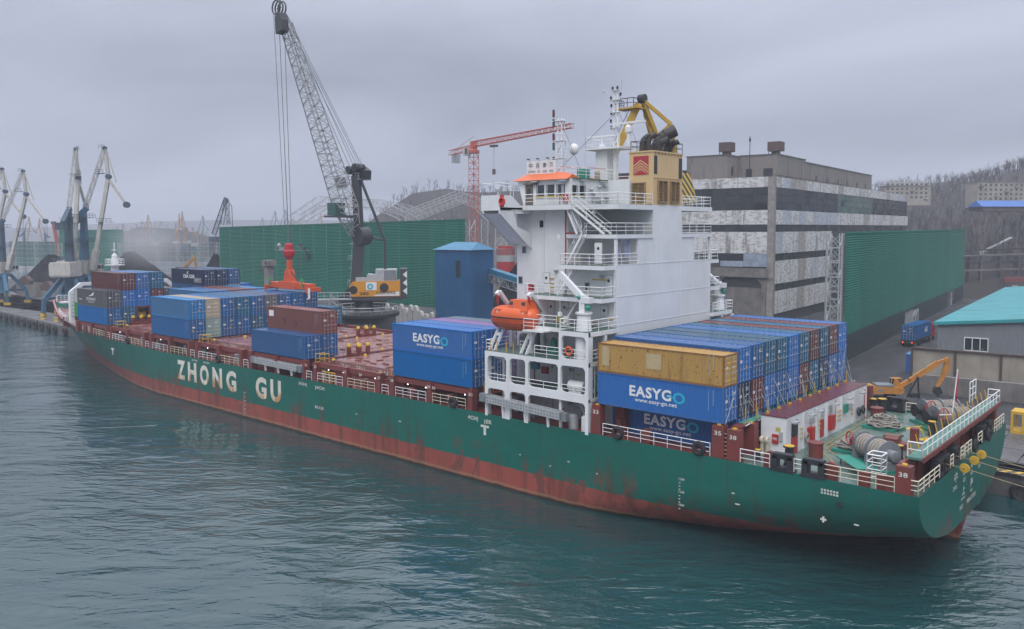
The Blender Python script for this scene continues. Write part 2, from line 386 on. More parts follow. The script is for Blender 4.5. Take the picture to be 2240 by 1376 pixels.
# ---- hatches
BAYS = [-27.64, -42.0, -56.35, -70.7, -85.0, -99.3, -113.2, -127.5]
W0 = 2.5
STF = mesh('stiffener', MB().box(-.06,.06,-.06,.06,0,.8), RED)
for bi, a in enumerate(BAYS):
    x0, x1 = a-12.5, a+.25
    inset = 0 if bi < 7 else 3.6
    part('hatch_coaming', MB().box(x0-.3, x1+.3, 3.0+inset, 24.4-inset, 6.5, 8.25), RED, SHIP)
    for j in range(3):
        ya, yb = [2.6, 9.98, 17.46][j], [9.9, 17.38, 24.84][j]
        if inset: ya, yb = max(ya, 6.2), min(yb, 21.2)
        part('hatch_cover', MB().box(x0, x1, ya, yb, 8.3, 9.13), HATCH, SHIP)
    for k in range(14):
        yy = 3+inset+k*(21.4-2*inset)/13
        o = part('hatch_stiffener', STF, None, SHIP); o.location = V((x1+.06, yy, 8.3))-OFF[SHIP]
    if bi < 7:     # walkway between bays and the container support beam along the side
        part('cross_walkway', MB().box(a+.55, a+1.7, .4, 27, 8.55, 8.72).rail([(a+.6,3,8.72),(a+.6,24.4,8.72)], .9, 2, 2.4, .025) if bi else MB().box(a+.4, a+1.2, .4, 4, 8.5, 8.65), RED, SHIP)
        for yb in (.1, 26.9): part('support_beam', MB().box(a-12.4, a+.2, yb, yb+.45, 8.55, 9.13), RED, SHIP)
        for xp in (a-12.1, a-6.1, a-.1):
            for yb in (-.3, 27.02):
                z0 = zdeck(xp)-.2
                pm = MB().prism([(xp-.36, z0), (xp+.36, z0), (xp+.3, 9.2), (xp-.3, 9.2)], 'y', yb, yb+.75)
                part('support_post', pm, RED, SHIP)
        for yb in (.05,):
            for xq in (a-12.0, a-.2): part('twist_lock', MB().box(xq-.14, xq+.14, yb, yb+.25, 9.13, 9.25), YEL, SHIP)
# twist-lock cones and small fittings on the bare hatches
cone = mesh('cone', MB().lathe([(.24,0),(.2,.16),(.08,.24)], (0,0,0), 8), YEL)
for a, ks in ((-42.0, range(11)), (-70.7, range(11)), (-56.35, range(3, 11)), (-99.3, range(0, 3)), (-27.64, range(4, 8))):
    for k in ks:
        for xq in (a-12.0, a-.2):
            if k > 0 and k % 2 == 1: o = part('twist_lock', cone, None, SHIP); o.location = V((xq, 2.5*k, 9.13))-OFF[SHIP]
rng = random.Random(3)
fit = mesh('fit', MB().box(-.5,.5,-.11,.11,0,.14), RED)
for i in range(70):
    a = rng.choice((-42.0, -42.0, -70.7, -56.35, -99.3)); o = part('hatch_cleat', fit, None, SHIP)
    o.location = V((a-rng.uniform(.8, 11.6), rng.uniform(3.2, 24), 9.13))-OFF[SHIP]; o.rotation_euler[2] = rng.choice((0, 0, 0, 1.57))
# groups of yellow-capped red guide pillars standing in the gaps
def guide(x, y):
    for i, (dx, dy) in enumerate(((-.35,-1.5),(.5,-.5),(-.35,0),(.5,.9))):
        g = MB().prism([(x+dx-.22,8.5),(x+dx+.22,8.5),(x+dx+.2,10.25),(x+dx-.2,10.25)], 'y', y+dy-.22, y+dy+.22)
        if i == 1: g.box(x-.5, x+.65, y-1.4, y+.9, 8.9, 9.5)
        o = part('guide_pillar', g, RED, SHIP); part('pillar_cap', MB().lathe([(.3,0),(.3,.18),(.16,.42),(.05,.46)], (x+dx, y+dy, 10.25), 8), YEL, o)
for x, y in ((-55.2, 7.6),(-55.2, 20.0),(-41,17.5),(-69.6, 6.6),(-69.6,20.5),(-84,20),(-98.2,7.0),(-112.2,5.6)): guide(x, y)
# side railings, gates and small deck gear along the port edge
def hull_edge(x, off=.12):
    X_, h_, z_ = hull_point(x, nk-1); return V((x, CY-h_+off, z_))
def rail_seg(xa, xb, mt=WRAIL, h=1.05):
    n = max(1, int(abs(xb-xa)/6)); pts = [hull_edge(xa+(xb-xa)*i/n) for i in range(n+1)]
    part('railing', MB().rail(pts, h, 3, 1.3, .034), mt, SHIP)
SEG = []
for a in BAYS[:7]:
    SEG += [(a-5.6, a-.7), (a-11.5, a-6.6), (a-13.8, a-12.7)]
for k, (xa, xb) in enumerate(SEG):
    if -67.6 < (xa+xb)/2 < -56.5: continue
    rail_seg(xa, xb, WRAIL if k % 3 else CREAM)
rail_seg(-11.4, -1.0); rail_seg(1.6, 4.0); rail_seg(5.9, 6.5); rail_seg(8.1, 13.0, CREAM)
rail_seg(-139, -128); rail_seg(-127, -126)
rng = random.Random(11)
for a in BAYS[:7]:
    for xq in (a-3.2, a-9.3):
        if rng.random() < .6:
            o = part('side_locker', MB().box(xq-.45, xq+.45, -.05, .3, zdeck(xq)-.1, zdeck(xq)+1.15), RED, SHIP)
    for xq in (a-1.6, a-7.5, a-10.4):
        part('deck_lamp', MB().ball((xq, .55, 8.35), .065, 8, 5), LAMP, SHIP)
    for xq in (a-4.4, a-13.2):
        kind = rng.random()
        if kind < .5: part('ventilator', MB().lathe([(.28,0),(.28,.6),(.4,.65),(.4,1.0),(.1,1.1)], (xq, 1.3, 6.8), 10), TEAL if kind < .3 else LGRY, SHIP, smooth=True)
        else: part('valve_box', MB().box(xq-.4, xq+.3, 1.4, 1.9, 6.8, 7.9), LGRY, SHIP)
    # pipes along the coaming
    part('pipe_run', MB().tube((a-13, 2.3, 7.5), (a+.5, 2.3, 7.5), .09, 5).tube((a-13, 2.45, 7.9), (a+.5, 2.45, 7.9), .06, 5), RED, SHIP)
    yr = MB().rail([(a+.7, 1.0, 8.72),(a+.7, 2.4, 8.72)], 1.2, 2, 1.2, .045).rail([(a+1.6, 1.0, 8.72),(a+1.6, 2.4, 8.72)], 1.2, 2, 1.2, .045)
    part('yellow_railing', yr, YEL, SHIP)
def tyre_f(x, parent=SHIP):
    e = hull_edge(x, 0); part('rubber_fender', MB().torus((x, e.y-.05, e.z+.5), .42, .2, 18, 8, 'y'), TYRE, parent, smooth=True)
for x in (-9.7, -1.9, -30.0, -76.5, -104.8): tyre_f(x)
part('yellow_gate', MB().rail([(-52.6,-.15,6.95),(-50.2,-.15,6.95)], 1.3, 2, .6, .05), YEL, SHIP)
# red vents (mushroom plates) beside the rail
for x in (-7.2, 3.9, 8.5): part('mushroom_vent', MB().prism([(x-.5,7),(x+.5,7),(x+.5,7.9)]+[(x+.5*math.cos(q*.314), 7.9+.5*math.sin(q*.314)) for q in range(1,10)]+[(x-.5,7.9)], 'y', -.02, .3), RED, SHIP)
part('deck_valve', MB().lathe([(.3,6.95),(.3,8.2),(.42,8.25),(.42,8.4),(.1,8.6)], (-10.9, 1.6, 0), 10), RED, SHIP)
# numbered pillars at the stern bay
def pillar(x, y, z1, num=None, tap=.12, w=.55):
    o = part('support_post', MB().prism([(x-w, 6.9),(x+w, 6.9),(x+w-tap, z1),(x-w+tap, z1)], 'y', y, y+.8), RED, SHIP)
    part('twist_lock', MB().box(x-.16, x+.16, y+.2, y+.5, z1, z1+.12), YEL, o)
    if num: part('post_number', text_mb(num, (x-.3, y, z1-.75), (1,0,0), (0,0,1), .6, .34, .02), MARKW, o)
pillar(-12.2, -.25, 9.75, '33'); pillar(-.35, -.25, 9.75, '35', .05); pillar(.95, -.25, 9.6, '38', .05); pillar(.95, 2.6, 9.6); pillar(-10.9, 1.7, 9.6); pillar(.8, 25.6, 9.6); pillar(2.4,26.4,9.4)
part('post_rungs', MB().ladder((.3,-.1,6.9),(.3,-.1,9.5), .5, 8), CREAM, SHIP)
for n_, x in (('25',-48.1),('27',-41.9),('26',-45.2),('28',-39.7),('29',-33.8),('21',-55.8),('20',-53.9),('30',-33.0),('31',-27.6)):
    part('post_number', text_mb(n_, (x-.25, -.31, 8.55), (1,0,0), (0,0,1), .5, .32, .02), MARKW, SHIP)
for n_, x in (('25 6.1', -52.6), ('7-P 6.1', -49.6), ('26 6.1', -45.4), ('27 6.1', -42.9), ('11 6.1',-80.6),('TOP 4',-78.4)):
    part('hatch_number', text_mb(n_, (x, 2.6, 8.4), (1,0,0), (0,0,1), 1.6, .5, .02), MARKW, SHIP)
# hull lettering
def hull_text(s, x0, x1, z0, z1, mt=LETW, bold=.03, y=-.4): return part('hull_letter', text_mb(s, (x0, y, z0), (1,0,0), (0,0,1), x1-x0, z1-z0, bold, .02), mt, SHIP)
for ch, x0, x1 in (('Z',-88.4,-86.0),('H',-85.2,-82.7),('O',-81.7,-79.2),('N',-78.2,-75.6),('G',-74.5,-71.9),('G',-67.1,-64.5),('U',-63.6,-61.2)):
    hull_text(ch, x0, x1, 3.15 if ch in 'OGU' else 3.2, 6.05, bold=.045)
hull_text('T', -26.1, -25.0, 4.9, 5.9, MARKW, .05); hull_text('4CH|', -27.9, -26.5, 6.1, 6.6, MARKW, .03); hull_text('|ER', -25.6, -24.6, 6.0, 6.5, MARKW, .03)
hull_text('3CH|', -57.3, -55.6, 6.0, 6.45, MARKW, .03); hull_text('|4CH', -53.8, -52.0, 5.9, 6.4, MARKW, .03); hull_text('2CH|', -84.0, -82.4, 6.25, 6.6, MARKW, .03); hull_text('|3CH', -80.6, -79.0, 6.25, 6.6, MARKW, .03)
hull_text('BULB', -53.9,-52.2, 3.6, 3.95, MARKW, .02); hull_text('T', -111, -109.9, 4.6, 5.7, MARKW, .05)
for k in range(12): hull_text('%d' % (12-k//2) + ('M' if k % 2 == 0 else ''), -70.2, -69.9+(.3 if k%2==0 else 0), 3.4-k*.28, 3.55-k*.28, MARKW, .02)
for k in range(10): hull_text('12M11M10M'[(k//4)*3:(k//4)*3+3] if k % 4 == 0 else '-', -3.7, -3.2 if k % 4 == 0 else -3.55, 4.75-k*.27, 4.95-k*.27 if k % 4 == 0 else 4.82-k*.27, MARKW, .02, -.4)
part('thruster_mark', MB().box(8.0,8.44,-.43,-.41,4.13,4.27).box(8.15,8.29,-.432,-.41,3.98,4.42), MARKW, SHIP)
for r_ in range(2):
    for k in range(6): part('tug_mark', MB().box(8.0+k*.22,8.15+k*.22,-.43,-.41,6.1+r_*.22,6.24+r_*.22), MARKW, SHIP)
for x, z, w_ in ((1.0,4.6,.25),(-15.2,4.1,.22),(-38.5,4.3,.4),(-46,4.0,.25),(-17.3,3.3,.16),(-12,3.6,.16),(10.4,4.3,.35),(-21,3.7,.14),(1.3,3.8,.4)): part('hull_mark', MB().box(x,x+w_,-.43,-.41,z,z+.09), MARKW, SHIP)
part('hull_opening', MB().lathe([(.22,0),(.22,.02)],(9.35,-.42,5.55),14,'y'), BLK, SHIP)
# stern lettering
def stern_text(s, y0, y1, z0, z1, mt=MARKW, bold=.02): part('stern_letter', text_mb(s, (14.63, y0, z0), (0,1,0), (0,0,1), y1-y0, z1-z0, bold, .012), mt, SHIP)
for ch, y in (('中',9.0),('谷',11.6),('南',14.2),('海',16.8)): stern_text(ch, y, y+1.0, 5.9, 6.75)
for ch, y in (('ZHONG',8.7),('GU',11.8),('NAN',14.2),('HAI',16.9)): stern_text(ch, y, y+1.2 if len(ch)>3 else y+.8, 5.35, 5.7)
for ch, y in (('上',11.6),('海',14.2)): stern_text(ch, y, y+.95, 4.35, 5.1)
stern_text('SHANG', 11.3, 12.6, 3.95, 4.2); stern_text('HAI', 14.3, 15, 3.95, 4.2); stern_text('IMO', 11.0, 12.0, 3.25, 3.65); stern_text('9843730', 13.2, 16.2, 3.25, 3.65)

# ---- stern platform over the transom
sp_ = MB()
for k in range(9):
    y = .6+k*3.25
    sp_.box(13.3, 13.46, y-.12, y+.12, 6.95, 9.15)
part('stern_wall', MB().box(13.05, 13.3, .4, 27, 6.95, 9.15), RED, SHIP); part('wall_stiffener', sp_, RED, SHIP)
part('stern_walkway', MB().box(13.15, 14.2, 1.8, 27.2, 9.15, 9.32), paint('walk_green', (.07,.22,.17), .5, .5, 1.2), SHIP)
part('walkway_edge', MB().box(14.2, 14.32, 1.8, 27.2, 9.0, 9.36).box(13.05,13.15,1.8,27.2,9.0,9.36), RED, SHIP)
part('railing', MB().rail([(13.2,1.9,9.32),(14.15,1.9,9.32),(14.15,27.1,9.32),(13.2,27.1,9.32)], 1.05, 2, 1.3, .045), WRAIL, SHIP)
part('yellow_stanchion', (lambda g: [g.tube((13.2, y, 9.3), (12.95, y, 10.3), .04, 4) for y in [3+1.7*i for i in range(15)]] and g)(MB()), YEL, SHIP)
pillar(13.55, -.28, 9.1, '38', 0, .5)
part('support_post', MB().box(13.1,13.9,26.7,27.6,6.9,9.1), RED, SHIP)
er = MB(); er.rail([(13.9,-.15,7.2),(14.5,-.15,7.2),(14.5,5.2,7.2)], 1.0, 3, 1.2, .045); part('railing', er, CREAM, SHIP)
for ya, yb in ((8.3,9.1),(11.4,12.4),(12.8,14.8),(17.2,18.6),(23.4,27.3)):
    part('railing', MB().rail([(14.5,ya,7.2),(14.5,yb,7.2)], 1.0, 3, 1.0, .045), CREAM, SHIP)
def fairlead(x, y, rz, parent=SHIP):
    g = MB().box(-.85,.85,-.28,.28,0,.25).box(-.85,-.4,-.28,.28,.25,1.1).box(.4,.85,-.28,.28,.25,1.1).box(-.75,.75,-.28,.28,.85,1.25)
    g.tube((-.38,0,.2),(-.38,0,.95),.13,8).tube((.38,0,.2),(.38,0,.95),.13,8).box(-.95,.95,-.36,.36,-.1,.06)
    o = part('fairlead', g, BLK, parent); o.location = V((x, y, 7.2))-OFF[parent]; o.rotation_euler[2] = rz; return o
fairlead(5.0, -.1, 0); fairlead(7.35, -.1, 0); fairlead(4.9, 27.4, 0)
for y in (6.0, 7.5, 10.4, 19.6, 22.0): fairlead(14.2, y, R(90))
for y in (20.5,15.8): part('rubber_fender', MB().torus((14.62, y, 7.5), .4, .18, 16, 8, 'x'), TYRE, SHIP, smooth=True)
# mooring deck house
DH = part('mooring_deckhouse', MB().box(1.35, 3.45, 4.0, 23.4, 6.95, 10.15), WHITE, SHIP)
part('house_roof', MB().box(1.3, 3.5, 3.95, 23.45, 10.15, 10.22), paint('roof_maroon', (.14,.028,.035), .25, .35, .7), DH)
dr = lambda y0, y1, z0, z1, mt, d=.07, nm='door': part(nm, MB().box(3.45, 3.45+d, y0, y1, z0, z1), mt, DH)
dr(5.05, 6.3, 7.0, 8.35, REDL); dr(5.1, 6.3, 8.4, 9.7, BLK); dr(8.4, 9.2, 7.3, 8.6, REDL, .4, 'fire_locker'); dr(11.3, 12.1, 7.2, 8.7, REDL); dr(11.35, 12.1, 8.8, 9.7, LGRY); dr(13.2, 14.0, 7.5, 8.8, REDL, .35, 'fire_locker'); dr(13.2,14.0,8.9,9.7,LGRY)
dr(7.4, 7.5, 7, 10, WHITE, .12, 'rib'); dr(10.3,10.4,7,10,WHITE,.12,'rib'); dr(12.6,12.7,7,10,WHITE,.12,'rib'); dr(16.2,16.3,7,10,WHITE,.12,'rib'); dr(19.3,19.4,7,10,WHITE,.12,'rib')
dr(16.9,17.6,8.4,9.2,TEAL,.25,'junction_box'); dr(18.3,18.8,8.6,9.1,LGRY,.2,'junction_box'); dr(8.9,9.4,8.9,9.4,LGRY,.25,'junction_box')
for y in (4.6, 8.0, 10.0, 13.6, 17.0, 20.5): part('flood_lamp', MB().beam((3.45,y,9.9),(4.0,y,9.95),.06).box(3.8,4.2,y-.4,y+.4,9.75,9.9), LGRY, DH)
for y in (9.6,15.4,15.8,10.9,6.9,18.9): part('ladder_rung', MB().box(3.5,3.58,y,y+.4,8.0,8.06).box(3.5,3.58,y,y+.4,8.4,8.46).box(3.5,3.58,y,y+.4,8.8,8.86), YEL, DH)
part('fire_cabinet', MB().box(2.35,2.85,3.85,4.0,8.0,8.75), REDL, DH); part('cabinet_sign', text_mb('FIRE', (2.42,3.85,8.3),(1,0,0),(0,0,1),.36,.2,.02), TEXTW, DH)
part('hydrant_box', MB().box(2.98,3.2,3.8,4.0,8.3,9.0), LGRY, DH); part('sign_plate', MB().box(2.6,3.0,3.98,4.0,9.0,9.35), paint('sign_yellow',(.5,.45,.1),.5), DH)
for x in (1.6, 2.05): part('ventilator', MB().lathe([(.2,7.0),(.17,8.0),(.2,8.1)], (x, 3.7, 0), 10).torus((x,3.62,8.25),.17,.14,12,6,'x'), paint('cream_vent',(.6,.54,.42),.5), DH, smooth=True)
for y in (7.9, 20.6, 21.8):
    g = MB()
    for k in range(4): g.torus((3.62+k*.03, y, 8.0-k*.05), .34, .05, 14, 5, 'x')
    part('hose_coil', g, ROPE if y < 9 else BLK, DH, smooth=True)
part('pipe', MB().tube((3.6,22.3,7),(3.6,22.3,9.8),.05,5).tube((3.6,14.6,7.6),(3.6,14.6,10),.03,5), REDL, DH)
for k in range(9): part('roof_fitting', MB().box(1.5,1.68,4.6+2.25*k,4.85+2.25*k,10.22,10.38), YEL, DH)
# lashing walkway behind the stern containers
part('lashing_walkway', MB().box(.15, .95, 1.0, 26, 9.45, 9.6), RED, SHIP); part('walkway_grating', MB().box(.2, .9, 2.4, 25.6, 9.6, 9.66), paint('grating_teal',(.05,.30,.24),.6,.5,2), SHIP)
lr = MB(); rng = random.Random(5)
for k in range(11):
    y = 2.4+k*2.45
    for q in range(3): lr.tube((.9, y+rng.uniform(-.6,.6), 9.6), (.15, y+rng.uniform(-1.1,1.1), 11.2+rng.random()*1.4), .022, 3)
    for q in range(4): yy = y+rng.uniform(-1.2,1.2); lr.tube((1.0, yy, 9.55), (1.0+rng.uniform(-.1,.3), yy+rng.uniform(-.5,.5), 9.75), .05, 4)
part('lashing_rods', lr, LGRY, SHIP)
ys = MB()
for k in range(12): ys.tube((.75, 2.3+k*2.1, 9.6), (.75, 2.3+k*2.1, 10.9), .04, 4)
part('yellow_stanchion', ys, YEL, SHIP)
lx = MB()
for (a_, b_) in (((.2,-.05,9.9),(.1,1.9,12.4)),((.2,1.9,9.9),(.1,.2,12.4)),((.15,26.9,9.8),(.1,25.2,13.4)),((.15,25.4,9.8),(.1,27.0,13.4))): lx.tube(a_, b_, .025, 4)
part('lashing_rods', lx, LGRY, SHIP)
# yellow lines painted on the poop
yl = MB()
def line(a, b, w_=.1):
    a, b = V((a[0],a[1],7.0)), V((b[0],b[1],7.0)); n_ = (b-a).cross(V((0,0,1))).normalized()*w_/2; yl.add([a-n_, b-n_, b+n_, a+n_], [(0,1,2,3)])
for a, b in (((4.5,8.4),(4.1,18.6)),((4.95,8.9),(4.6,18.9)),((4.5,8.4),(7.4,4.4)),((4.95,8.9),(7.9,5.2)),((4.1,18.6),(3.9,25)),((4.6,18.9),(9,22)),((3.9,3.2),(5.4,1.2)),((11,3),(12.6,3)),((10,15),(12,17))): line(a, b)
part('deck_marking', yl, paint('deck_yellow',(.42,.29,.04),.5,.5,2), SHIP)
py_ = MB().add([(7.4,19.9,7.0),(9.2,20.6,7.0),(9.6,23.2,7.0),(8.6,22.6,7.0)],[(0,1,2,3)]).add([(9.6,16.6,7.0),(11.4,17.2,7.0),(11.6,19.2,7.0),(10.2,18.2,7.0)],[(0,1,2,3)])
part('deck_marking', py_, YEL, SHIP)
# winches
def winch(x, y, rz, nm):
    W = part('mooring_winch', MB().box(-2.1,2.1,-.9,.9,0,.18), TEAL, SHIP); W.location = V((x, y, 6.99))-OFF[SHIP]; W.rotation_euler[2] = rz; W.scale = (1.12,1.2,1.22)
    for q in (-1.55, -.1, 1.35):
        part('winch_cheek', MB().lathe([(.85,0),(.85,.09)], (q, 0, 1.05), 20, 'x').prism([(q-.1,.1),(q+.2,.1),(q+.15,1.2),(q-.05,1.2)], 'y', -.75, .75), GRY, W, smooth=True)
    for q in (-1.45, 0):
        g = MB().lathe([(.62,0),(.66,.3),(.6,.6),(.68,1.0),(.64,1.34)], (q, 0, 1.05), 18, 'x'); part('rope_drum', g, paint('winch_rope_%s%d'%(nm,int(q)), (.42,.37,.28) if q < -1 or nm == 'b' else (.3,.31,.32), .9, .5, 5), W, smooth=True)
        g = MB()
        for k in range(9): g.torus((q+.08+k*.15, 0, 1.05), .66+.03*(k%2), .06, 18, 5, 'x')
        part('rope_turns', g, ROPE, W, smooth=True)
    part('winch_motor', MB().lathe([(.35,0),(.35,.7),(.2,.75)], (1.45,0,1.05), 12, 'x').box(1.4,2.0,-.5,.5,.18,.7), GRY, W, smooth=True)
    part('warping_head', MB().lathe([(.5,0),(.32,.2),(.32,.5),(.5,.7)], (-2.3,0,1.05), 14, 'x'), BLK, W, smooth=True)
    part('brake_wheel', MB().torus((-1.5,-1.0,1.5), .42, .04, 18, 5, 'y').tube((-1.92,-1.0,1.5),(-1.08,-1.0,1.5),.03,4).tube((-1.5,-1.0,1.08),(-1.5,-1.0,1.92),.03,4), REDL, W)
    return W
winch(9.7, 6.4, R(-38), 'a'); winch(9.6, 25.0, R(48), 'b'); winch(11.3, 22.4, R(48), 'c')
part('winch_platform', MB().prism([(7.0,5.2),(9.6,2.4),(10.4,3.2),(7.8,6.0)], 'z', 7.5, 7.58).box(7.4,7.5,5.1,5.2,7,7.5).box(9.5,9.6,2.7,2.8,7,7.5), TEAL, SHIP)
# bollards and cylinders
def bollard(x, y, s_=1):
    o = part('bollard', MB().lathe([(.34*s_,0),(.28*s_,.2),(.24*s_,1.0*s_),(.36*s_,1.05*s_),(.36*s_,1.12*s_)], (x, y, 6.98), 14), BLK, SHIP, smooth=True)
    part('bollard_cap', MB().lathe([(.30*s_,0),(.30*s_,.05),(.15,.07)], (x, y, 6.98+1.12*s_), 14), YEL, o)
for x, y, s_ in ((4.55,2.1,1.35),(10.5,9.6,.95),(4.3,25.4,1.35),(3.2,26.2,1.1),(10.4,19.4,1.1),(12.0,9.2,.8),(2.2,1.6,.8),(12.2,20,.8)): bollard(x, y, s_)
for x, y in ((5.3,5.6),(4.8,22.2)): part('hatch_trunk', MB().lathe([(.55,0),(.55,1.15),(.62,1.17),(.62,1.27),(.3,1.3)], (x, y, 6.98), 16), RED, SHIP, smooth=True)
g = MB().box(8.9,9.9,10.8,11.6,7,8.2).box(8.6,10.2,12.4,13.4,7,7.5).box(9.6,10.2,15.6,16.2,7,8.2).box(8.6,9.0,11.8,16.0,7.3,7.45)
part('deck_chest', g, RED, SHIP); part('chain_chest', MB().box(8.3,9.5,12.6,13.6,7.5,8.0), paint('rusty',(.16,.1,.07),.8,.4,3), SHIP)
part('access_ladder', MB().rail([(10.6,1.4,7),(11.6,1.4,7),(11.6,2.6,7),(10.6,2.6,7),(10.6,1.4,7)], 2.1, 4, 1, .05), WRAIL, SHIP)
for x in (10.85, 12.05): part('side_locker', MB().box(x-.35,x+.35,.0,.45,6.95,8.1), RED, SHIP)
part('side_shield', MB().box(12.3,13.1,-.2,-.14,7.1,8.3), RED, SHIP)
part('side_shield', MB().box(11.9,12.9,26.6,27.2,7,8.3), RED, SHIP)
part('railing', MB().rail([(3.6,27.3,7),(4.2,27.3,7)],1.05,3,1,.04).rail([(6.0,27.3,7),(8.8,27.4,7)],1.05,3,1.4,.04), CREAM, SHIP)
part('railing', MB().rail([(-12,27.5,7),(3,27.5,7)],1.05,3,1.4,.035), WRAIL, SHIP)
part('access_ladder', MB().rail([(12.2,24.6,9.32),(12.2,26.9,9.32)], 1.9, 3, 1.1, .05), WRAIL, SHIP)
# fairlead rollers with yellow rat guards hang on the lines (things of their own)
RG = []
for i, (y, lab) in enumerate(((9.55,'lower left'),(12.6,'middle'),(15.1,'upper right'))):
    y0 = (7.5, 10.4, 12.4)[i]
    RG.append(solo('rat_guard', MB().lathe([(.34,0),(.37,.04),(.34,.08),(.05,.09)], (15.2, y, 7.1-.05*i), 20, 'y'), YEL,
        'yellow round rat guard disc on the %s mooring line at the stern' % {'lower left':'nearest','middle':'middle','upper right':'farthest'}[lab], 'rat guard', 'rat guards on the stern mooring lines'))
    pts = []
    for k in range(15):
        q = k/14; a_ = V((14.3, y0, 7.75)); m_ = V((15.2, y, 7.1-.05*i)); b_ = V((40+6*i, 33.5, 2.6))
        pts.append(a_.lerp(m_, k/3) if k < 4 else m_.lerp(b_, (k-3)/11)-V((0,0,2.2*math.sin(math.pi*(k-3)/11))))
    solo('mooring_line', MB().path(pts, .032, 6), ROPEY, 'tan mooring rope from stern through the %s yellow disc to the quay' % ('nearest','middle','farthest')[i], 'rope', 'stern mooring lines')

# ================================================================ BRIDGE HOUSE (a part of the ship)
HX0, HX1, HY0, HY1 = -25.9, -13.3, 4.5, 22.94
h = MB()
h.box(HX0+.4, HX1, HY0, HY1, 6.9, 21.98)
h.box(HX0+.4, -19.0, HY0, HY1, 21.98, 27.3)
h.box(-19.0, HX1, 8.45, 19.0, 21.98, 24.85)
h.box(-19.0, HX1, 10.9, 16.54, 24.85, 27.8)
HOUSE = part('bridge_house', h, WHITE, SHIP)
sub = lambda nm, mb, mt, **k: part(nm, mb, mt, HOUSE, **k)
def both(nm, mb, mt, **k): sub(nm, mb, mt, **k); sub(nm, mb.mirror(CY), mt, **k)
# seams on the blank aft wall
for z in (10.9, 13.6, 16.3, 19.0, 22.0): sub('wall_seam', MB().box(HX1, HX1+.03, 4.6, 22.9, z, z+.05), WHITE)
sub('wall_seam', MB().box(HX1, HX1+.025, 10.9, 10.95, 16, 24.8).box(HX1, HX1+.025, 16.5, 16.55, 16, 24.8), WHITE)
# deck plates on the port side with the green walking surface, mirrored to starboard
DKG = paint('deck_paint_green', (.06,.13,.10), .4, .4, 1.2)
PL = [(-25.5,-12.9,-.4,4.5,9.85,10.12),(-25.5,-12.9,-.4,4.5,13.05,13.42),(-16.2,-12.9,-.4,4.5,15.75,16.15),(-20.8,-16.2,1.0,4.5,15.75,16.15),
      (-22.6,-13.3,2.2,4.5,18.6,18.97),(-18.6,-13.3,2.6,4.5,21.6,21.98),(-19.2,-13.2,4.4,10.9,24.5,24.87),(-25.9,-17.4,2.9,4.5,27.25,27.72),(-19,-13.2,4.5,10.9,27.25,27.72)]
for x0, x1, y0, y1, z0, z1 in PL:
    both('deck_plate', MB().box(x0, x1, y0, y1, z0, z1), WHITE)
    both('deck_surface', MB().box(x0+.12, x1-.12, y0+.12, y1-.02, z1, z1+.025), DKG)
sub('bridge_deck', MB().box(-26.0,-18.5,4.4,23,27.28,27.7), WHITE)
# port frame with rounded openings
def frame(x0, x1, z0, z1, ops, y0=-.42, y1=-.12, rr=.42):
    g = MB()
    xs = sorted(set([x0, x1]+[o[0] for o in ops]+[o[1] for o in ops])); zs = sorted(set([z0, z1]+[o[2] for o in ops]+[o[3] for o in ops]))
    for xa, xb in zip(xs, xs[1:]):
        zr = None
        for za, zb in zip(zs, zs[1:]):
            mx, mz = (xa+xb)/2, (za+zb)/2
            if not any(o[0] < mx < o[1] and o[2] < mz < o[3] for o in ops): g.box(xa, xb, y0, y1, za, zb)
    for a, b, c, d in ops:
        for sx_, ux in ((a, 1), (b, -1)):
            for sz_, uz in ((c, 1), (d, -1)):
                if c <= z0+.01 and sz_ == c: continue
                arc = [(sx_+ux*rr*(1-math.sin(q*math.pi/8)), sz_+uz*rr*(1-math.cos(q*math.pi/8))) for q in range(5)]
                poly = [(sx_, sz_)]+arc
                g.prism(poly if ux*uz > 0 else poly[::-1], 'y', y0+.01, y1-.01)
    return g
F1o = [(-25.15,-22.69,10.5,12.98),(-22.24,-20.26,10.5,12.98),(-19.92,-16.33,10.5,12.98),(-16.05,-13.25,10.5,12.98),
       (-25.15,-22.9,6.95,9.75),(-22.24,-20.26,6.95,9.75),(-19.92,-13.25,6.95,9.75)]
both('side_frame', frame(-25.5,-12.9,6.95,13.42,F1o), WHITE)
both('side_frame', frame(-16.25,-12.9,13.42,16.15,[(-15.95,-13.2,13.62,15.72)]), WHITE)
for z0, z1 in ((6.95,9.9),(10.1,13.1),(13.4,15.8)): both('frame_post', MB().box(-13.2,-12.9,-.12,.25,z0,z1), WHITE); both('frame_post', MB().box(-13.2,-12.9,2.2,2.5,z0,z1), WHITE)
for bx in ((-25.5,-25.2,-.12,.2,6.95,13.1),(-25.5,-25.2,2.2,2.5,6.95,13.1),(-16.45,-16.2,-.1,.1,6.95,9.9)): both('frame_post', MB().box(*bx), WHITE)
# screens of bars at the frame ends
g = MB()
for k in range(9): g.tube((-25.35,.3+k*.48,10.12),(-25.35,.3+k*.48,13.05),.03,4); g.tube((-13.05,.3+k*.48,10.12),(-13.05,.3+k*.48,13.05),.03,4)
sub('bar_screen', g, WRAIL)
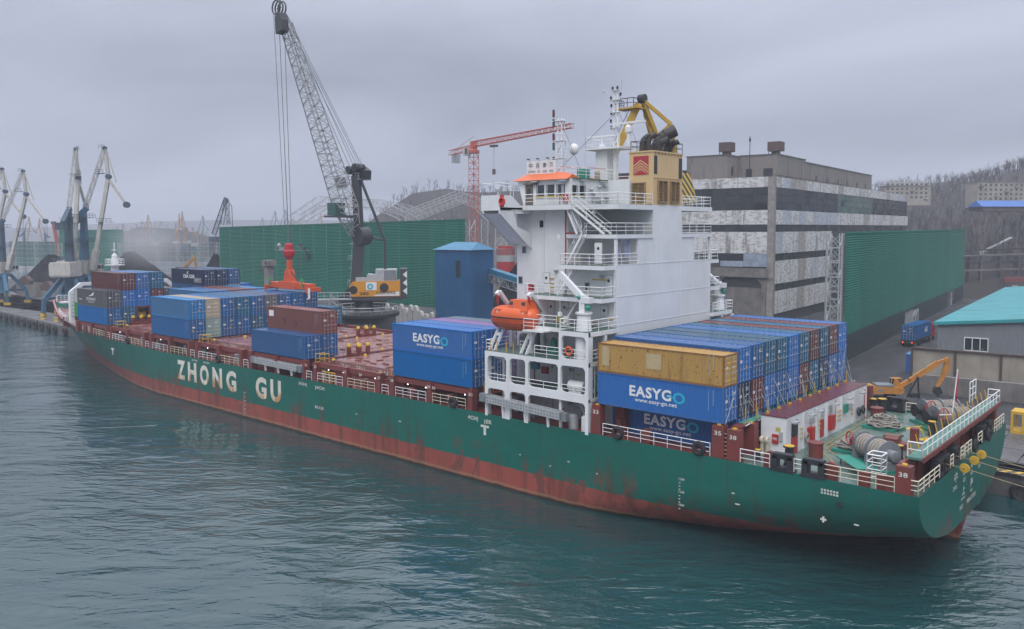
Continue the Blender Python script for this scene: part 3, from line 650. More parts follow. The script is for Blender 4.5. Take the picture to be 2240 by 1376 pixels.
# railings
def rl(pts, **k): both('railing', MB().rail(pts, r=.036, **k), WRAIL)
for a, b, z in ((-25.1,-22.7,10.14),(-22.2,-20.3,10.14),(-19.9,-16.35,10.14),(-16,-13.3,10.14)): rl([(a,-.3,z),(b,-.3,z)])
rl([(-25.4,4.2,13.44),(-25.4,-.3,13.44),(-24.6,-.3,13.44)]); rl([(-19.2,-.3,13.44),(-16.3,-.3,13.44)]); rl([(-16.0,-.3,13.44),(-13,-.3,13.44),(-13,4.3,13.44)])
rl([(-16.1,-.3,16.17),(-13,-.3,16.17),(-13,4.4,16.17)]); rl([(-20.7,4.3,16.17),(-20.7,1.1,16.17),(-16.2,1.1,16.17),(-16.2,-.3,16.17)])
rl([(-22.5,4.4,18.98),(-22.5,2.3,18.98),(-13.4,2.3,18.98),(-13.4,4.4,18.98)])
rl([(-18.5,4.4,22.0),(-18.5,2.7,22.0),(-13.4,2.7,22.0),(-13.4,8.4,22.0)])
rl([(-17,4.5,24.89),(-13.3,4.5,24.89),(-13.3,10.8,24.89)])
rl([(-23.3,3.0,27.74),(-17.5,3.0,27.74),(-13.3,4.7,27.74),(-13.3,10.8,27.74)])
rl([(-22.2,1.1,13.44),(-21.2,1.1,13.44)])
# bridge wings
for mir in (0, 1):
    g = MB().box(-25.9,-23.4,-.4,4.5,27.25,27.5).box(-25.9,-23.4,-.42,-.3,27.2,28.68).box(-25.9,-25.75,-.3,4.5,27.5,28.5)
    g.prism([(-23.55,27.25),(-23.4,27.25),(-23.4,28.68),(-23.55,28.68)], 'y', -.4, 1.2)
    g.prism([(1.2,27.3),(3.0,27.3),(3.0,27.7),(2.6,27.75),(1.2,28.68)], 'x', -23.55, -23.4)
    # triangular bracket below, two webs with a lightening hole between them
    for xa in (-25.75, -23.6):
        g.prism([(-.4,27.25),(-.4,26.9),(3.6,23.9),(4.5,23.4),(4.5,24.9),(2.2,25.6),(1.6,27.25)], 'x', xa, xa+.15)
        g.prism([(1.6,27.25),(2.0,27.25),(4.5,27.25),(4.5,26.9),(1.9,26.9)], 'x', xa+.003, xa+.147)
    g.add([(-25.75,-.4,26.9),(-23.45,-.4,26.9),(-23.45,3.6,23.9),(-25.75,3.6,23.9)], [(0,3,2,1)])
    g = g if not mir else g.mirror(CY); sub('bridge_wing', g, WHITE)
    r_ = MB().rail([(-25.8,4.3,28.5),(-25.8,-.3,28.68),(-23.5,-.3,28.68),(-23.5,1.2,28.68)], 1.15, 1, 2.2, .036)
    sub('railing', r_ if not mir else r_.mirror(CY), WRAIL)
    lb = MB().torus((-23.2,-.2,27.9), .38, .09, 20, 8, 'y') if not mir else None
solo('life_ring', MB().torus((-23.05,-.55,28.05), .34, .085, 22, 8, 'y'), paint('ring_red',(.6,.04,.03),.5), 'red life ring hung on the side of the near bridge wing', 'life ring', smooth=True)
sub('life_ring_holder', MB().box(-23.42,-22.9,-.46,-.42,27.5,28.65), REDL)
sub('wing_light', MB().lathe([(.08,0),(.08,.4)],( -25.2,1.2,28.7),8).ball((-25.2,1.2,29.3),.26,10,6), LGRY)
# bridge
BR = MB()
BR.add([(-24.6,4.5,27.72),(-18.6,4.5,27.72),(-18.6,22.94,27.72),(-24.6,22.94,27.72),(-25.4,4.5,30.3),(-18.6,4.5,30.3),(-18.6,22.94,30.3),(-25.4,22.94,30.3)],
       [(0,3,2,1),(4,5,6,7),(0,1,5,4),(1,2,6,5),(2,3,7,6),(3,0,4,7)])
BR.box(-18.6,-15.8,10.5,17,27.72,30.35)
BRO = part('wheelhouse', BR, WHITE, SHIP)
sb = lambda nm, mb, mt: part(nm, mb, mt, BRO)
for x0, x1 in ((-22.91,-21.91),(-21.65,-20.63),(-20.36,-19.32)):
    sb('window', MB().box(x0,x1,4.44,4.5,28.7,29.77), DGLS); sb('curtain', MB().box(x0+.05,x0+.22,4.42,4.44,28.72,29.75), CURT)
    sb('window_sill', MB().box(x0-.03,x1+.03,4.36,4.46,28.55,28.66), YEL)
sb('curtain', MB().box(-19.7,-19.36,4.415,4.42,28.72,29.75), CURT)
for y0, y1 in ((4.75,5.6),(5.95,6.85)):
    sb('window', MB().box(-18.6,-18.54,y0,y1,28.7,29.65), DGLS); sb('curtain', MB().box(-18.54,-18.52,y1-.3,y1-.03,28.72,29.63), CURT); sb('window_sill', MB().box(-18.6,-18.5,y0,y1,28.52,28.62), YEL)
for k in range(12): sb('window', MB().add([(-25.03-.02,5.0+k*1.48,29.0),(-25.03-.02,6.2+k*1.48,29.0),(-25.33,6.2+k*1.48,29.95),(-25.33,5.0+k*1.48,29.95)],[(0,3,2,1)]), DGLS)
dbr = paint('door_brown',(.16,.12,.09),.6,.3)
sb('door', MB().box(-24.3,-23.35,4.42,4.5,27.75,29.95), dbr); sb('door_glass', MB().box(-24.08,-23.6,4.40,4.42,28.7,29.5), DGLS); sb('door_hood', MB().box(-24.4,-22.7,4.2,4.5,29.85,29.97), dbr)
sb('fire_box', MB().box(-19.35,-18.8,4.2,4.5,28.0,28.75), REDL); sb('hydrant', MB().tube((-19.9,4.3,27.75),(-19.9,4.3,28.8),.05,5), REDL)
for x in (-22.9,-19.3): sb('flood_lamp', MB().box(x-.4,x+.4,4.0,4.4,30.05,30.18), LGRY)
for y in (6.3, 9.6, 12.0): sb('flood_lamp', MB().box(-18.6,-18.1,y-.4,y+.4,30.1,30.22), LGRY)
for y, z in ((9.0,29.6),(8.0,28.9),(10.2,28.6),(9.4,28.3),(7.6,29.3),(10.0,29.7)): sb('wall_lamp', MB().ball((-18.35,y,z),.2,8,5), LGRY)
sb('wall_vent', MB().box(-18.6,-18.4,8.6,9.3,28.1,28.6).box(-18.6,-18.4,7.9,8.2,28.2,28.7), LGRY)
# orange canopy roof and name board
for mir in (0, 1):
    og = MB().add([(-25.75,4.05,30.25),(-18.7,4.05,30.25),(-18.7,4.9,30.75),(-21.2,5.9,31.15),(-24.9,5.9,31.15),(-25.5,6.3,30.32),(-18.7,6.3,30.32)],
       [(0,1,2,3,4),(0,4,5),(2,6,3),(3,6,5,4),(0,5,6,1),(1,6,2)])
    part('canopy_roof', og if not mir else og.mirror(CY), ORANGE, BRO)
part('canopy_roof', MB().add([(-25.8,4.2,30.25),(-24.6,5.8,31.1),(-24.6,21.6,31.1),(-25.8,23.2,30.25),(-24.4,5.8,30.32),(-24.4,21.6,30.32)],[(0,3,2,1),(1,2,5,4),(0,1,4),(3,5,2)]), ORANGE, BRO)
part('monkey_island', MB().box(-25.2,-18.4,4.7,22.8,30.3,30.36), DKG, BRO)
NB = sb('name_board', MB().box(-25.05,-21.35,5.55,5.67,30.95,32.3), TEXTW)
MK = paint('char_dark',(.04,.04,.09),.6)
for i, ch in enumerate('中谷南海'): sb('board_character', text_mb(ch, (-24.75+i*.9,5.55,31.55),(1,0,0),(0,0,1),.48,.55,.01), MK)
for wd, x, l in (('ZHONG',-24.85,.95),('GU',-23.65,.42),('NAN',-22.95,.55),('HAI',-22.1,.5)): sb('board_letter', text_mb(wd,(x,5.55,31.1),(1,0,0),(0,0,1),l,.26,.01), MK)
for x in (-24.6,-23.4,-22.1): sb('board_lamp', MB().tube((x,5.6,32.3),(x+.1,5.1,32.5),.025,4).box(x,x+.25,5.0,5.2,32.42,32.52), BLK)
# deck above the bridge: rails, lockers, magnetic compass, whip aerials
part('railing', MB().rail([(-24.5,5.9,30.4),(-18.7,5.9,30.4),(-18.7,12,30.4)],1.05,3,1.3,.034), WRAIL, BRO)
part('railing', MB().rail([(-24.5,21.5,30.4),(-18.7,21.5,30.4),(-18.7,15.5,30.4)],1.05,3,1.3,.034), WRAIL, BRO)
part('red_cable', MB().path([(-21,5.9,31.6),(-19.5,5.9,31.45),(-18.7,7.5,31.5),(-18.7,10.5,31.5)],.03,4), REDL, BRO)
part('deck_box', MB().box(-20.2,-19.3,7.6,8.6,30.35,31.4), TEAL, BRO); part('deck_box', MB().lathe([(.3,0),(.3,.9),(.1,1.0)],(-19.2,9.8,30.35),10), paint('tan',(.4,.33,.24),.6), BRO)
part('aerial', MB().tube((-19.6,8.2,31.4),(-19.6,8.2,36.6),.03,4,.012).tube((-23.9,7.0,31),(-23.9,7.0,34.5),.02,4,.01).tube((-21.6,7.2,31),(-21.6,7.2,33.4),.05,4), LGRY, BRO)
# signal mast with stacked coloured lights
SMX, SMY = -22.5, 8.0
g = MB()
for dx, dy in ((-.35,-.35),(.35,-.35),(.3,.4)): g.tube((SMX+dx*1.3,SMY+dy*1.3,30.4),(SMX+dx*.6,SMY+dy*.6,36.7),.07,6)
for k in range(9): z = 31+k*.68; g.tube((SMX-.4,SMY-.4,z),(SMX+.4,SMY-.4,z),.03,4); g.tube((SMX+.4,SMY-.4,z),(SMX+.35,SMY+.45,z),.03,4)
for z in (32.6,34.4,36.4): g.box(SMX-.9,SMX+.5,SMY-.5,SMY+.3,z,z+.06)
SM = part('signal_mast', g, WRAIL, SHIP)
gl = paint('lens_green',(.02,.10,.11),.3); rl_ = paint('lens_red',(.13,.015,.02),.3)
for z in (31.1,33.5,35.9):
    part('lamp_green', MB().lathe([(.13,0),(.13,.75),(.06,.8)],(SMX-.75,SMY-.3,z),10), gl, SM); part('lamp_red', MB().lathe([(.13,0),(.13,.75),(.06,.8)],(SMX-.75,SMY-.3,z+.95),10), rl_, SM)
part('satellite_dome', MB().ball((SMX+.15,SMY+2.0,33.7),.5,12,8,1.2), TEXTW, SM, smooth=True)
part('stay_wire', MB().tube((SMX,SMY,36.3),(SMX+2.2,SMY+1,30.5),.02,3).tube((SMX,SMY,34),(SMX-1.6,SMY-.5,30.9),.02,3), BLK, SM)
# radar mast
g = MB().prism([(-21.9,30.3),(-20.2,30.3),(-20.3,33.75),(-21.7,33.75)], 'y', 13.0, 14.4).box(-22.7,-18.2,12.3,15.1,33.75,33.95).box(-19.6,-19.2,13.2,13.6,30.3,33.75).box(-17.0,-16.6,13.3,13.7,30.3,33.7)
RM = part('radar_mast', g, WHITE, SHIP)
part('railing', MB().rail([(-22.6,12.4,33.95),(-18.3,12.4,33.95)],1.1,3,1.1,.03).rail([(-22.6,12.4,33.95),(-22.6,15,33.95)],1.1,3,1.3,.03), WRAIL, RM)
g = MB()
for dx in (-.3,.3): g.tube((-19.65+dx,13.7,33.9),(-19.65+dx*.6,13.7,40.0),.09,6)
for k in range(14): z = 34.2+k*.42; g.tube((-19.95,13.7,z),(-19.35,13.7,z),.03,4)
for z, w_ in ((38.9,.8),(37.6,.7),(36.0,.6),(39.9,.5)): g.box(-19.65-w_,-19.65+w_*.8,13.4,14,z,z+.07)
part('mast_pole', g, WRAIL, RM)
part('mast_lamp', (lambda b: [b.lathe([(.1,0),(.12,.3),(.05,.36)],(x,13.6,z),8) for x,z in ((-20.2,39.0),(-20.15,38.2),(-20.15,37.4),(-20.2,36.6),(-20.15,35.9),(-19.4,40.0),(-20.0,40.0),(-19.0,39.3))] and b)(MB()), BLK, RM)
part('wind_vane', MB().tube((-19.0,13.7,39.9),(-18.9,13.7,41.0),.03,4).tube((-20.5,13.7,39.5),(-21.1,13.7,40.2),.03,4).box(-21.4,-20.9,13.65,13.75,39.9,39.95), LGRY, RM)
part('radar_scanner', MB().box(-22.8,-19.75,13.3,13.6,35.15,35.32).lathe([(.35,33.95),(.3,34.3),(.12,34.4),(.12,35.15)],(-21.2,13.45,0),10), WRAIL, RM)
part('radar_scanner', MB().box(-19.4,-15.7,13.0,13.35,36.25,36.45).lathe([(.2,33.95),(.2,35.3),(.4,35.4),(.4,35.9),(.12,36.25)],(-17.7,13.2,0),10), WRAIL, RM)
part('stay_wire', MB().tube((-19.7,13.7,37.6),(-24.5,9.5,31.2),.025,3).tube((-19.3,13.7,39.6),(-16.2,13,33.2),.02,3).tube((-19.4,13.7,38),(-18.3,15,33.9),.02,3), BLK, RM)
# funnel
FU = part('funnel', MB().box(-16.1,HX1+.002,10.9,16.54,27.75,33.0), BEIGE, SHIP)
fp = lambda nm, mb, mt, **k: part(nm, mb, mt, FU, **k)
fp('funnel_rim', MB().box(-16.18,HX1+.08,10.82,16.62,32.96,33.1), BEIGE)
fp('funnel_logo', MB().box(-15.6,-13.85,10.86,10.9,30.75,32.6), LOGOR)
for k in range(4):
    z = 30.8+k*.3-.15; g = MB()
    zp = z+.62-.02*k
    g.add([(-15.6,10.845,z),(-14.75,10.845,zp),(-14.75,10.845,zp+.13),(-15.6,10.845,z+.13)],[(0,1,2,3)]) if z > 30.7 else g.add([(-15.6,10.845,30.76),(-14.75,10.845,zp),(-14.75,10.845,zp+.13),(-15.6,10.845,30.8)],[(0,1,2,3)])
    g.add([(-14.75,10.845,zp),(-13.85,10.845,max(z-.02,30.76)),(-13.85,10.845,max(z+.11,30.8)),(-14.75,10.845,zp+.13)],[(0,1,2,3)])
    fp('logo_chevron', g, BEIGE)
def louver(u0, u1, z0, z1, face):
    g = MB(); n_ = 14; fr = MB()
    for k in range(n_):
        z = z0+(z1-z0)*k/n_
        if face == 'p': g.prism([(10.9,z),(10.78,z+.02),(10.9,z+.12)], 'x', u0, u1)
        else: g.prism([(HX1,z),(HX1+.12,z+.02),(HX1,z+.12)], 'y', u0, u1)
    b = [(u0-.1,u0,z0-.1,z1+.1),(u1,u1+.1,z0-.1,z1+.1),(u0,u1,z0-.1,z0),(u0,u1,z1,z1+.1),((u0+u1)/2-.04,(u0+u1)/2+.04,z0,z1)]
    for a, c, d, e_ in b: fr.box(a,c,10.74,10.9,d,e_) if face == 'p' else fr.box(HX1,HX1+.17,a,c,d,e_)
    bk = MB().box(u0,u1,10.885,10.9,z0,z1) if face == 'p' else MB().box(HX1,HX1+.012,u0,u1,z0,z1)
    o = fp('louver', bk, BLK); part('louver_slats', g, BEIGED, o); part('louver_frame', fr, BEIGED, o)
louver(-15.6,-14.25,28.2,29.9,'p'); louver(11.75,13.35,28.1,30.1,'a'); louver(14.1,15.7,28.1,30.1,'a')
fp('funnel_slot', MB().box(HX1,HX1+.02,11.0,11.6,30.8,32.6), BLK); fp('funnel_slot', MB().box(HX1,HX1+.02,15.8,16.45,30.5,32.6), BLK)
fp('funnel_rib', MB().box(HX1,HX1+.06,10.95,16.5,30.42,30.5), BEIGE)
for k in range(9): fp('rivet_bracket', MB().box(HX1,HX1+.1,11.2+k*.62,11.3+k*.62,32.75,32.95), BEIGED)
fp('funnel_railing', MB().rail([(-16.0,11,33.1),(HX1,11,33.1),(HX1,16.5,33.1),(-16,16.5,33.1),(-16,11,33.1)],1.0,2,1.2,.035), BLK)
def elbow(nm, x, y, r, h_, d, bend):
    g = MB(); pts = [V((x,y,33.1)), V((x,y,33.1+h_))]
    for k in range(1, 6): a_ = k*math.pi/2*.8/5; pts.append(V((x+d[0]*bend*(1-math.cos(a_)), y+d[1]*bend*(1-math.cos(a_)), 33.1+h_+bend*math.sin(a_))))
    q = pts[-1]; pts.append(q+(q-pts[-2]).normalized()*r*1.2)
    for a, b in zip(pts, pts[1:]): g.tube(a, b, r, 12)
    fp(nm, g, SOOT, smooth=True)
elbow('exhaust_pipe', -15.2,14.6,.62,.35,(.75,.65),1.8); elbow('exhaust_pipe', -15.4,12.2,.3,.8,(.8,.5),.8); elbow('exhaust_pipe', -14.9,12.5,.28,.9,(.8,.5),.8); elbow('exhaust_pipe', -14.2,13.4,.32,.3,(.8,.5),.9); elbow('exhaust_pipe', -13.9,14.2,.27,.25,(.8,.5),.9); elbow('exhaust_pipe', -13.8,14.9,.25,.2,(.8,.5),.9)
# doors, ports, lockers, pipes on the port side
def door(x, z, y=HY0):
    o = sub('door', MB().box(x-.4,x+.4,y-.07,y,z+.12,z+2.05), WHITE); part('door_rim', MB().box(x-.46,x-.4,y-.05,y,z+.1,z+2.1).box(x+.4,x+.46,y-.05,y,z+.1,z+2.1).box(x-.46,x+.46,y-.05,y,z+2.05,z+2.12), LGRY, o)
    part('port_light', MB().lathe([(.15,0),(.15,-.02)],(x,y-.07,z+1.55),12,'y'), DGLS, o); part('door_handle', MB().box(x-.25,x+.25,y-.13,y-.1,z+1.0,z+1.05), LGRY, o)
for x, z in ((-21.6,18.98),(-21.0,16.15),(-19.3,16.15),(-14.6,16.15),(-20.0,13.43),(-20.8,10.13),(-18.6,10.13),(-17.6,6.95),(-22.6,13.43),(-15.3,22.0),(-14.1,18.98),(-21.2,6.95)): door(x, z)
for y in (6.6, 8.6): sub('door', MB().box(-19,-18.93,y-.4,y+.4,25,26.95), WHITE)
for x, z in ((-22.2,25.9),(-24.5,23.3),(-25.0,20.2),(-16.6,19.9),(-24.6,17.2)): sub('window', MB().box(x-.22,x+.22,4.44,4.5,z-.33,z+.33), DGLS); sub('window_frame', MB().box(x-.27,x-.22,4.43,4.5,z-.38,z+.38).box(x+.22,x+.27,4.43,4.5,z-.38,z+.38).box(x-.27,x+.27,4.43,4.5,z+.33,z+.38), LGRY)
sub('red_pipe', MB().tube((-19.15,4.4,19),(-19.15,4.4,27.2),.07,6).path([(-19.15,4.4,25.0),(-17.2,4.4,25.05)],.05,5).path([(-19.15,4.4,22.3),(-18.3,4.4,22.3),(-18.2,4.4,23)],.05,5), REDL)
sub('drain_pipe', MB().tube((-21.9,4.42,19),(-21.9,4.42,27.2),.04,5).tube((-13.35,4.35,16.2),(-13.35,4.35,18.6),.05,5).tube((-13.35,4.35,19),(-13.35,4.35,21.6),.05,5), WRAIL)
sub('fire_box', MB().box(-22.2,-21.6-.15,2.35,2.75,19.25,20.0), REDL)
for x, z in ((-20.9,19.2),(-20.9,19.6),(-20.9,20.0),(-20.9,20.5),(-17.6,22.4),(-17.6,22.9),(-17.6,23.6),(-22.2,16.8),(-13.8,16.9),(-15.6,16.5),(-17.6,10.6),(-17.6,11.2),(-14.6,7.4),(-19.6,7.6),(-20.2,16.6)): sub('ladder_rung', MB().box(x-.25,x+.25,4.36,4.5,z,z+.06), YEL)
sub('yellow_strip', MB().box(-16.0,-14.2,4.4,4.5,20.55,20.65), YEL)
for x, z in ((-14.9,20.9),(-20.3,21.3),(-19.0,17.6),(-18.1,24.0),(-15.8,26.9),(-16.5,26.6),(-18.4,11.6),(-18.6,8.3)): sub('wall_lamp', MB().ball((x,4.2,z),.16,8,5).box(x-.2,x+.2,4.3,4.5,z-.1,z+.1), LGRY)
for x, z in ((-21.7,10.9),(-15.0,8.4)): sub('fire_box', MB().box(x-.35,x+.35,4.2,4.5,z,z+.7), REDL)
sub('valve_block', MB().box(-22.0,-21.2,2.5,3.0,11.6,12.2), paint('blue_valve',(.04,.22,.30),.4)); sub('red_pipe', MB().path([(-22.1,3.2,10.2),(-22.1,3.2,12.7),(-21.4,3.2,12.7)],.07,5), paint('pipe_red',(.25,.03,.03),.5))
sub('deck_machine', MB().lathe([(.5,0),(.5,1.7)],(-15.9,.9,10.95),14,'x').box(-15.8,-14.4,.5,1.3,10.12,10.5), WRAIL, smooth=True)
sub('deck_reel', MB().lathe([(.75,0),(.75,.1),(.5,.12),(.5,.9),(.75,.92),(.75,1.0)],(-13.6,2.2,11.1),16,'y'), TEAL, smooth=True)
sub('deck_gear', MB().box(-24.4,-23.6,2.5,3.4,6.95,8.6).box(-21.4,-20.8,1.6,2.4,6.95,7.9), GRY); sub('deck_tank', MB().lathe([(.42,0),(.42,1.3),(.2,1.5)],(-13.9,.6,6.95),14), WRAIL, smooth=True)
sub('deck_drum', MB().lathe([(.5,0),(.5,1.2),(.3,1.4)],(-15.5,.9,6.95),12), LGRY, smooth=True)
g = MB()
for x, z, tl in ((-23.6,10.1,1.5),): g.path([(-23.1,.6,10.12),(-23.1,.6,12.1),(-23.5,.6,12.6),(-25.0,.6,12.75)],.14,8)
sub('small_davit', g, WRAIL)
# awnings hung in the aft balcony
TARP = paint('tarp_blue_grey',(.36,.38,.50),.85,.3,2)
for y0, y1 in ((5.0,5.9),(6.6,7.6)):
    g = MB(); n_ = 10
    vs = []
    for k in range(n_+1):
        for z in (22.6,24.3): vs.append((-13.75+.10*math.sin(k*1.9+z), y0+(y1-y0)*k/n_, z+.1*math.sin(k)))
    g.add(vs, [(2*k,2*k+2,2*k+3,2*k+1) for k in range(n_)])
    sub('tarpaulin', g, TARP)
g = MB().box(-13.55,-13.3,4.5,4.75,21.98,24.85).box(-18.9,-18.5,2.7,3.0,24.5,24.87); both('corner_post', g, WHITE)
both('corner_post', MB().box(-13.55,-13.3,8.2,8.45,21.98,24.85), WHITE)
# stairs between decks
for a, b, s_ in (((-16.9,3.6,24.9),(-18.4,3.7,27.72),(0,1,0)),((-18.0,3.4,22.0),(-16.2,3.4,24.87),(0,1,0)),((-19.0,3.3,19.0),(-16.9,3.3,21.98),(0,1,0)),((-18.6,3.6,16.17),(-16.5,3.6,18.97),(0,1,0)),
              ((-14.4,2.6,13.44),(-15.9,2.6,16.1),(0,1,0)),((-14.2,2.8,10.14),(-16.0,2.8,13.4),(0,1,0)),((-14.4,2.4,6.95),(-16.2,2.4,10.1),(0,1,0))):
    sub('stair', MB().stairs(a, b, .75, 11, s_), WRAIL)
sub('wing_stair', MB().stairs((-14.6,5.0,24.9),(-17.6,3.4,27.72),.8,12,(.3,.9,0)), WRAIL)
# provision crane, near and far side
g = MB().lathe([(.78,13.44),(.78,16.15),(.7,16.3),(.62,17.6),(.78,17.7),(.78,17.85)],(-14.25,.75,0),18)
both('crane_pedestal', g, WHITE, smooth=True)
g = MB().box(-14.6,-14.0,.45,1.05,17.85,19.4); g.beam((-14.1,.75,18.9),(-17.0,.75,21.3),.42,.5); g.box(-14.4,-13.4,.4,1.1,18.7,19.2)
g.tube((-17.0,.75,21.3),(-17.0,.75,17.6),.02,4).box(-17.15,-16.85,.6,.9,17.0,17.7)
both('crane_jib', g, WHITE)
both('crane_motor', MB().ball((-13.7,.6,18.3),.3,10,6).ball((-14.6,.5,19.2),.22,10,6), TEAL, smooth=True)
sub('crane_hook', MB().box(-17.2,-16.8,.55,.95,16.75,17.3), paint('hazard_hook',(.3,.25,.03),.5,.6,5))
sub('deck_pillar', MB().lathe([(.72,13.44),(.72,15.75)],(-14.25,.75,0),16), WHITE, smooth=True)
solo('life_ring', MB().torus((-15.1,-.42,14.35), .36, .09, 22, 8, 'y'), paint('ring_orange',(.7,.11,.03),.5), 'orange life ring on the rail below the white deck crane', 'life ring', smooth=True)
# lifeboat davits
for xd in (-25.1, -21.0):
    g = MB().beam((xd-.35,.2,13.4),(xd+.35,1.7,16.9),.22).beam((xd+.35,.2,13.4),(xd+1.0,1.7,16.9),.22).beam((xd-.05,.9,15.0),(xd+.65,.9,15.0),.3)
    g.beam((xd,3.2,13.4),(xd,3.2,17.2),.4).beam((xd,3.2,17.2),(xd+.1,1.2,19.2),.36).beam((xd+.1,1.2,19.2),(xd+.1,.8,18.9),.36)
    o = sub('lifeboat_davit', g, WHITE); 
    sub('davit_hook', MB().tube((xd+.1,.9,18.9),(xd+.1,1.0,17.6),.16,6,.05), REDL)
sub('davit_winch', MB().box(-23.8,-22.6,2.8,3.8,13.4,14.4).lathe([(.4,0),(.4,.8)],(-23.6,3.0,14.6),12,'x').box(-22.2,-21.6,3.0,3.8,13.4,15.6), GRY)
for x in (-24.9,-24.0,-22.8,-21.9): sub('yellow_post', MB().tube((x,-.25,13.4),(x,-.25,14.5),.05,5), YEL)
sub('boat_gear', MB().ball((-19.2,2.6,14.4),.35,8,6,1.6).box(-19.6,-18.6,2.2,3.2,13.44,13.9), TEAL); sub('boat_gear', MB().ball((-21.6,3.9,14.6),.2,8,6).tube((-23.2,3.9,13.5),(-23.2,3.9,15.4),.06,5).tube((-22.0,3.9,13.5),(-22.0,3.9,15.6),.05,5), REDL)
g = MB().box(-20.9,-20.5,.9,1.3,13.44,15.75).rail([(-20.7,-.1,15.9),(-18.3,-.1,15.9)],1.0,3,1.2,.034).box(-20.8,-18.3,-.2,1.0,15.7,15.82); sub('boarding_platform', g, WRAIL)
# lifeboat
LB = thing('lifeboat', (-22.8,1.2,15.6), 'orange enclosed lifeboat slung in white davits beside the bridge house', 'lifeboat')
def loft(secs, n=14, closed=True):
    g = MB(); vs = []
    for x, prof in secs: vs += [(x, y, z) for y, z in prof]
    k = len(secs[0][1]); m_ = len(secs)
    fs = [(i*k+j, i*k+(j+1)%k, (i+1)*k+(j+1)%k, (i+1)*k+j) for i in range(m_-1) for j in range(k)]
    return g.add(vs, fs+[tuple(reversed(range(k))), tuple(range((m_-1)*k, m_*k))])
def bsec(x, w_, zb, zt, cz): return (x, [(1.2+w_*math.sin(a)*(1 if math.cos(a) < .2 else .96), cz+((zt-cz) if math.cos(a) > 0 else (cz-zb))*math.copysign(abs(math.cos(a))**.7, math.cos(a))) for a in [2*math.pi*j/18 for j in range(18)]])
S_ = []
for k in range(15):
    q = k/14; x = -25.85+6.0*q; w_ = 1.22*(max(0, 1-abs(2*q-1)**3.2))**.5+.03; S_.append((x, w_, q))
part('boat_hull', loft([bsec(x, w_, 16.75-1.3*(w_/1.25)**.7, 16.82, 16.8) for x, w_, q in S_]), paint('boat_low_orange',(.55,.075,.02),.4,.4,1.2), LB, smooth=True)
part('boat_canopy', loft([bsec(x, w_*.99, 16.78, 16.8+1.15*(w_/1.25)**.8, 16.8) for x, w_, q in S_]), LBOAT, LB, smooth=True)
part('boat_cockpit', MB().add([(-23.6,.25,17.0),(-20.5,.25,17.0),(-20.5,2.15,17.0),(-23.6,2.15,17.0),(-23.0,.6,18.55),(-21.0,.6,18.55),(-21.0,1.8,18.55),(-23.0,1.8,18.55)],[(0,3,2,1),(4,5,6,7),(0,1,5,4),(1,2,6,5),(2,3,7,6),(3,0,4,7)]), LBOAT, LB)
part('boat_fender', (lambda b: [b.tube(p_, q_, .06, 6) for p_, q_ in zip([(x, 1.2-w_, 16.8) for x, w_, q in S_], [(x, 1.2-w_, 16.8) for x, w_, q in S_][1:])] and b)(MB()), BLK, LB)
part('boat_window', MB().add([(-23.16,.46,18.05),(-22.6,.46,18.05),(-22.6,.53,18.38),(-22.95,.53,18.38)],[(0,1,2,3)]), DGLS, LB); part('boat_window', MB().add([(-21.5,.46,18.05),(-21.0,.46,18.05),(-21.05,.53,18.38),(-21.5,.53,18.38)],[(0,1,2,3)]), DGLS, LB)
part('boat_hatch', MB().box(-24.7,-23.9,.12,.3,16.95,17.6), LBOAT, LB); part('boat_hatch', MB().box(-21.4,-20.7,.2,.36,16.95,17.6), LBOAT, LB)
part('boat_mark', text_mb('2', (-22.7,.42,17.55),(1,0,0),(0,.1,1),.28,.4,.03), paint('mark_violet',(.2,.15,.5),.5), LB); part('boat_mark', MB().box(-24.35,-24.27,.09,.12,17.15,17.45).box(-24.46,-24.16,.09,.12,17.27,17.33).box(-21.1,-21.02,.18,.2,17.15,17.45).box(-21.21,-20.91,.18,.2,17.27,17.33), TEXTW, LB)
gl_ = MB(); rp = [(x, 1.2-w_*.93, 16.3) for x, w_, q in S_]
for a, b in zip(rp[2:-2], rp[3:-2]):
    m_ = (V(a)+V(b))/2-V((0,.05,.25)); gl_.tube(a, m_, .02, 3); gl_.tube(m_, b, .02, 3)
part('grab_line', gl_, BLK, LB)
# gangways stowed along the side
def gangway(x0, x1, y, z0, z1):
    g = MB().beam((x0,y-.35,z0),(x1,y-.35,z1),.1,.75).beam((x0,y+.25,z0),(x1,y+.25,z1),.1,.75)
    n_ = 26; st_ = MB()
    for k in range(n_+1):
        q = k/n_; o = V((x0+(x1-x0)*q, y, z0+(z1-z0)*q)); st_.box(o.x-.07,o.x+.07,y-.46,y+.2,o.z-.34,o.z+.34) if k in (0,n_) else st_.box(o.x-.1,o.x+.06,y-.42,y-.40,o.z+.08,o.z+.22).box(o.x-.1,o.x+.06,y-.42,y-.40,o.z-.22,o.z-.08)
    o = part('gangway', g, LGRY, SHIP); part('gangway_slots', st_, GRY, o)
    part('gangway_end', MB().box(x0-.9,x0-.1,y-.3,y+.2,z0-.4,z0+.4).box(x1+.1,x1+.6,y-.3,y+.2,z1-.45,z1+.3), GRY, o)
    for k in range(3): q = .2+.3*k; x = x0+(x1-x0)*q; part('gangway_bracket', MB().beam((x,y+.1,z0-.4),(x+.15,y+.1,7.0),.2), WRAIL, o)
gangway(-25.0,-15.7,-.55,8.75,8.35); gangway(-66.8,-57.0,-.45,8.25,8.15)
